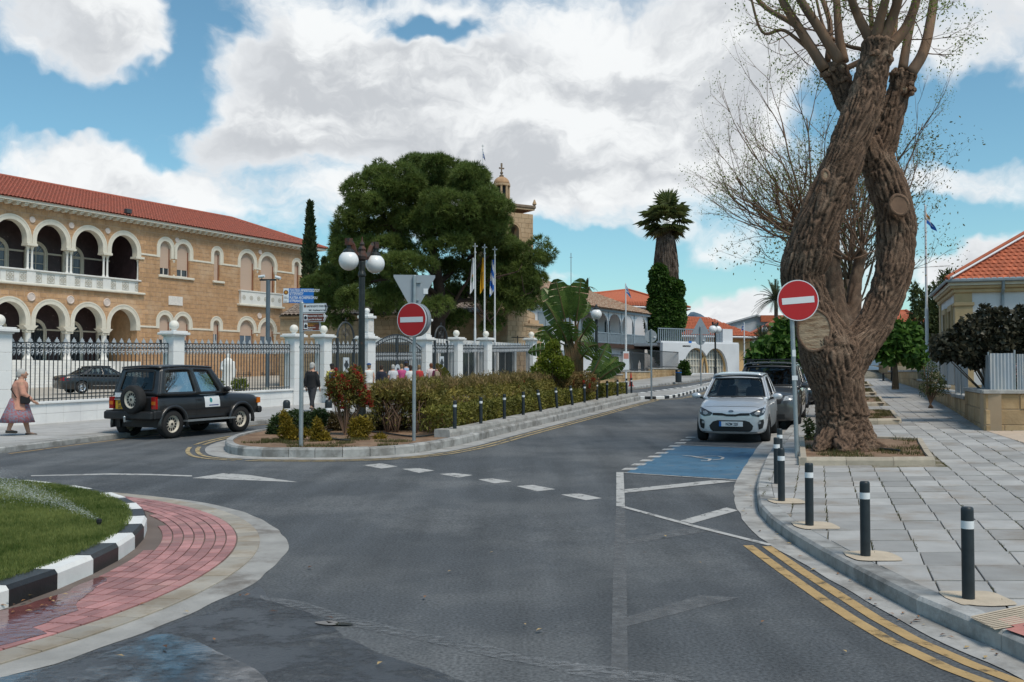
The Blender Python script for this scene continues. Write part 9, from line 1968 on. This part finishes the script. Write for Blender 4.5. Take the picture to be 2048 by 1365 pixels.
cq = atY(535, 748, 42); cq.z = gh(cq.x, 42); ce = empty('camera_pole', cq, 0, 'grey surveillance pole with two white cameras behind the fence', 'camera pole'); zt = atY(535, 561, 42).z-cq.z; MB().lathe([(.09, -.1), (.09, zt)], 12).build('pole', M('pole_grey', (.10, .13, .16), rough=.5), ce); MB().box(-.36, .34, -.04, .04, zt-.02, zt+.05).build('arm', BLK, ce)
for x, a in ((-.27, .2), (.42, -.5)): m = MB(); m.tube([(x-.12*math.cos(a), -.05, zt+.14), (x+.14*math.cos(a), -.1, zt+.14+.14*math.sin(a))], .06, 10); m.build('camera', SWHITE, ce); MB().tube([(x, 0, zt), (x, 0, zt+.12)], .02, 5).build('bracket', BLK, ce)
MB().box(-.16, .12, -.16, -.09, .45, .8).build('control_box', CREAM, ce)
sq = atY(456, 748, 52); sq.z = gh(sq.x, 52)+.1; se = empty('statue', sq, 0, 'white marble statue of a robed figure on pedestal', 'statue'); zt = atY(456, 706, 52).z-sq.z; MB().box(-.4, .4, -.4, .4, 0, .5).build('pedestal', MARBLE, se, bevel=.03); m = MB(); m.tube([(0, 0, .45), (0, 0, 1.2), (0, 0, zt*.72), (0, 0, zt*.84), (0, 0, zt*.88)], [.36, .30, .30, .22, .10], 12); m.sphere((0, 0, zt*.93), (.13, .14, .17), 12, 8); m.tube([(-.26, 0, zt*.8), (-.34, -.1, zt*.6), (-.2, -.25, zt*.62)], .09, 8); m.tube([(.26, 0, zt*.8), (.36, -.05, zt*.58), (.34, -.12, zt*.4)], .09, 8); remeshed(m, 'figure', MARBLE, se, .04)
for x, Y, lb in ((430, 50, 'just before'), (480, 50.5, 'just beyond'), (395, 50, 'between the jeep and')): shrub('garden_shrub', 'low yellow green shrub '+lb+' the white statue', [px_blob(x, 770, 16, 12, Y)], 500, .16, .4, MATS['lime_leaf'], base=.5, group='low shrubs by the statue', stems=3)
aq = atY(1142, 560, 79); ae = empty('antenna', aq, 0, 'thin antenna mast on the old tiled roof', 'antenna'); MB().tube([(0, 0, -1.5), (0, 0, (560-506)*79/FPX)], .03, 5).build('mast', GALV, ae); MB().box(-.12, .12, -.01, .01, 1.75, 1.78).build('cross_bar', GALV, ae)
np_ = gnd(198, 1057, .15); ne = empty('sprinkler', np_, 0, 'small black lawn sprinkler on the roundabout grass', 'sprinkler'); MB().lathe([(.02, -.05), (.02, .05), (.028, .06), (.028, .09), (.01, .1)], 10).build('nozzle', BLKP, ne)
n = 16000; t = RNG.uniform(0, 1, n)**.6; sp_ = RNG.normal(0, 1, (n, 3))*(.02+.22*t[:, None])*np.array([.5, 1, .5]); D0 = np.array([-2.3, 1.6, 0]); P = np.array(np_)[None, :]+np.array([0, 0, .09])+D0[None, :]*t[:, None]*1.3+np.stack([0*t, 0*t, .75*t-.62*t*t], 1)+sp_; P[:, 2] = np.maximum(P[:, 2], .18)
tag(mobj('water_spray', np_mesh('water_spray', *leaves(P, .009, .5), M('spray', (.85, .88, .9), rough=.2, var=0, alpha=.4))), 'fine water spray from lawn sprinkler', 'spray', kind='stuff')
bpy.data.scenes.remove(TMP)
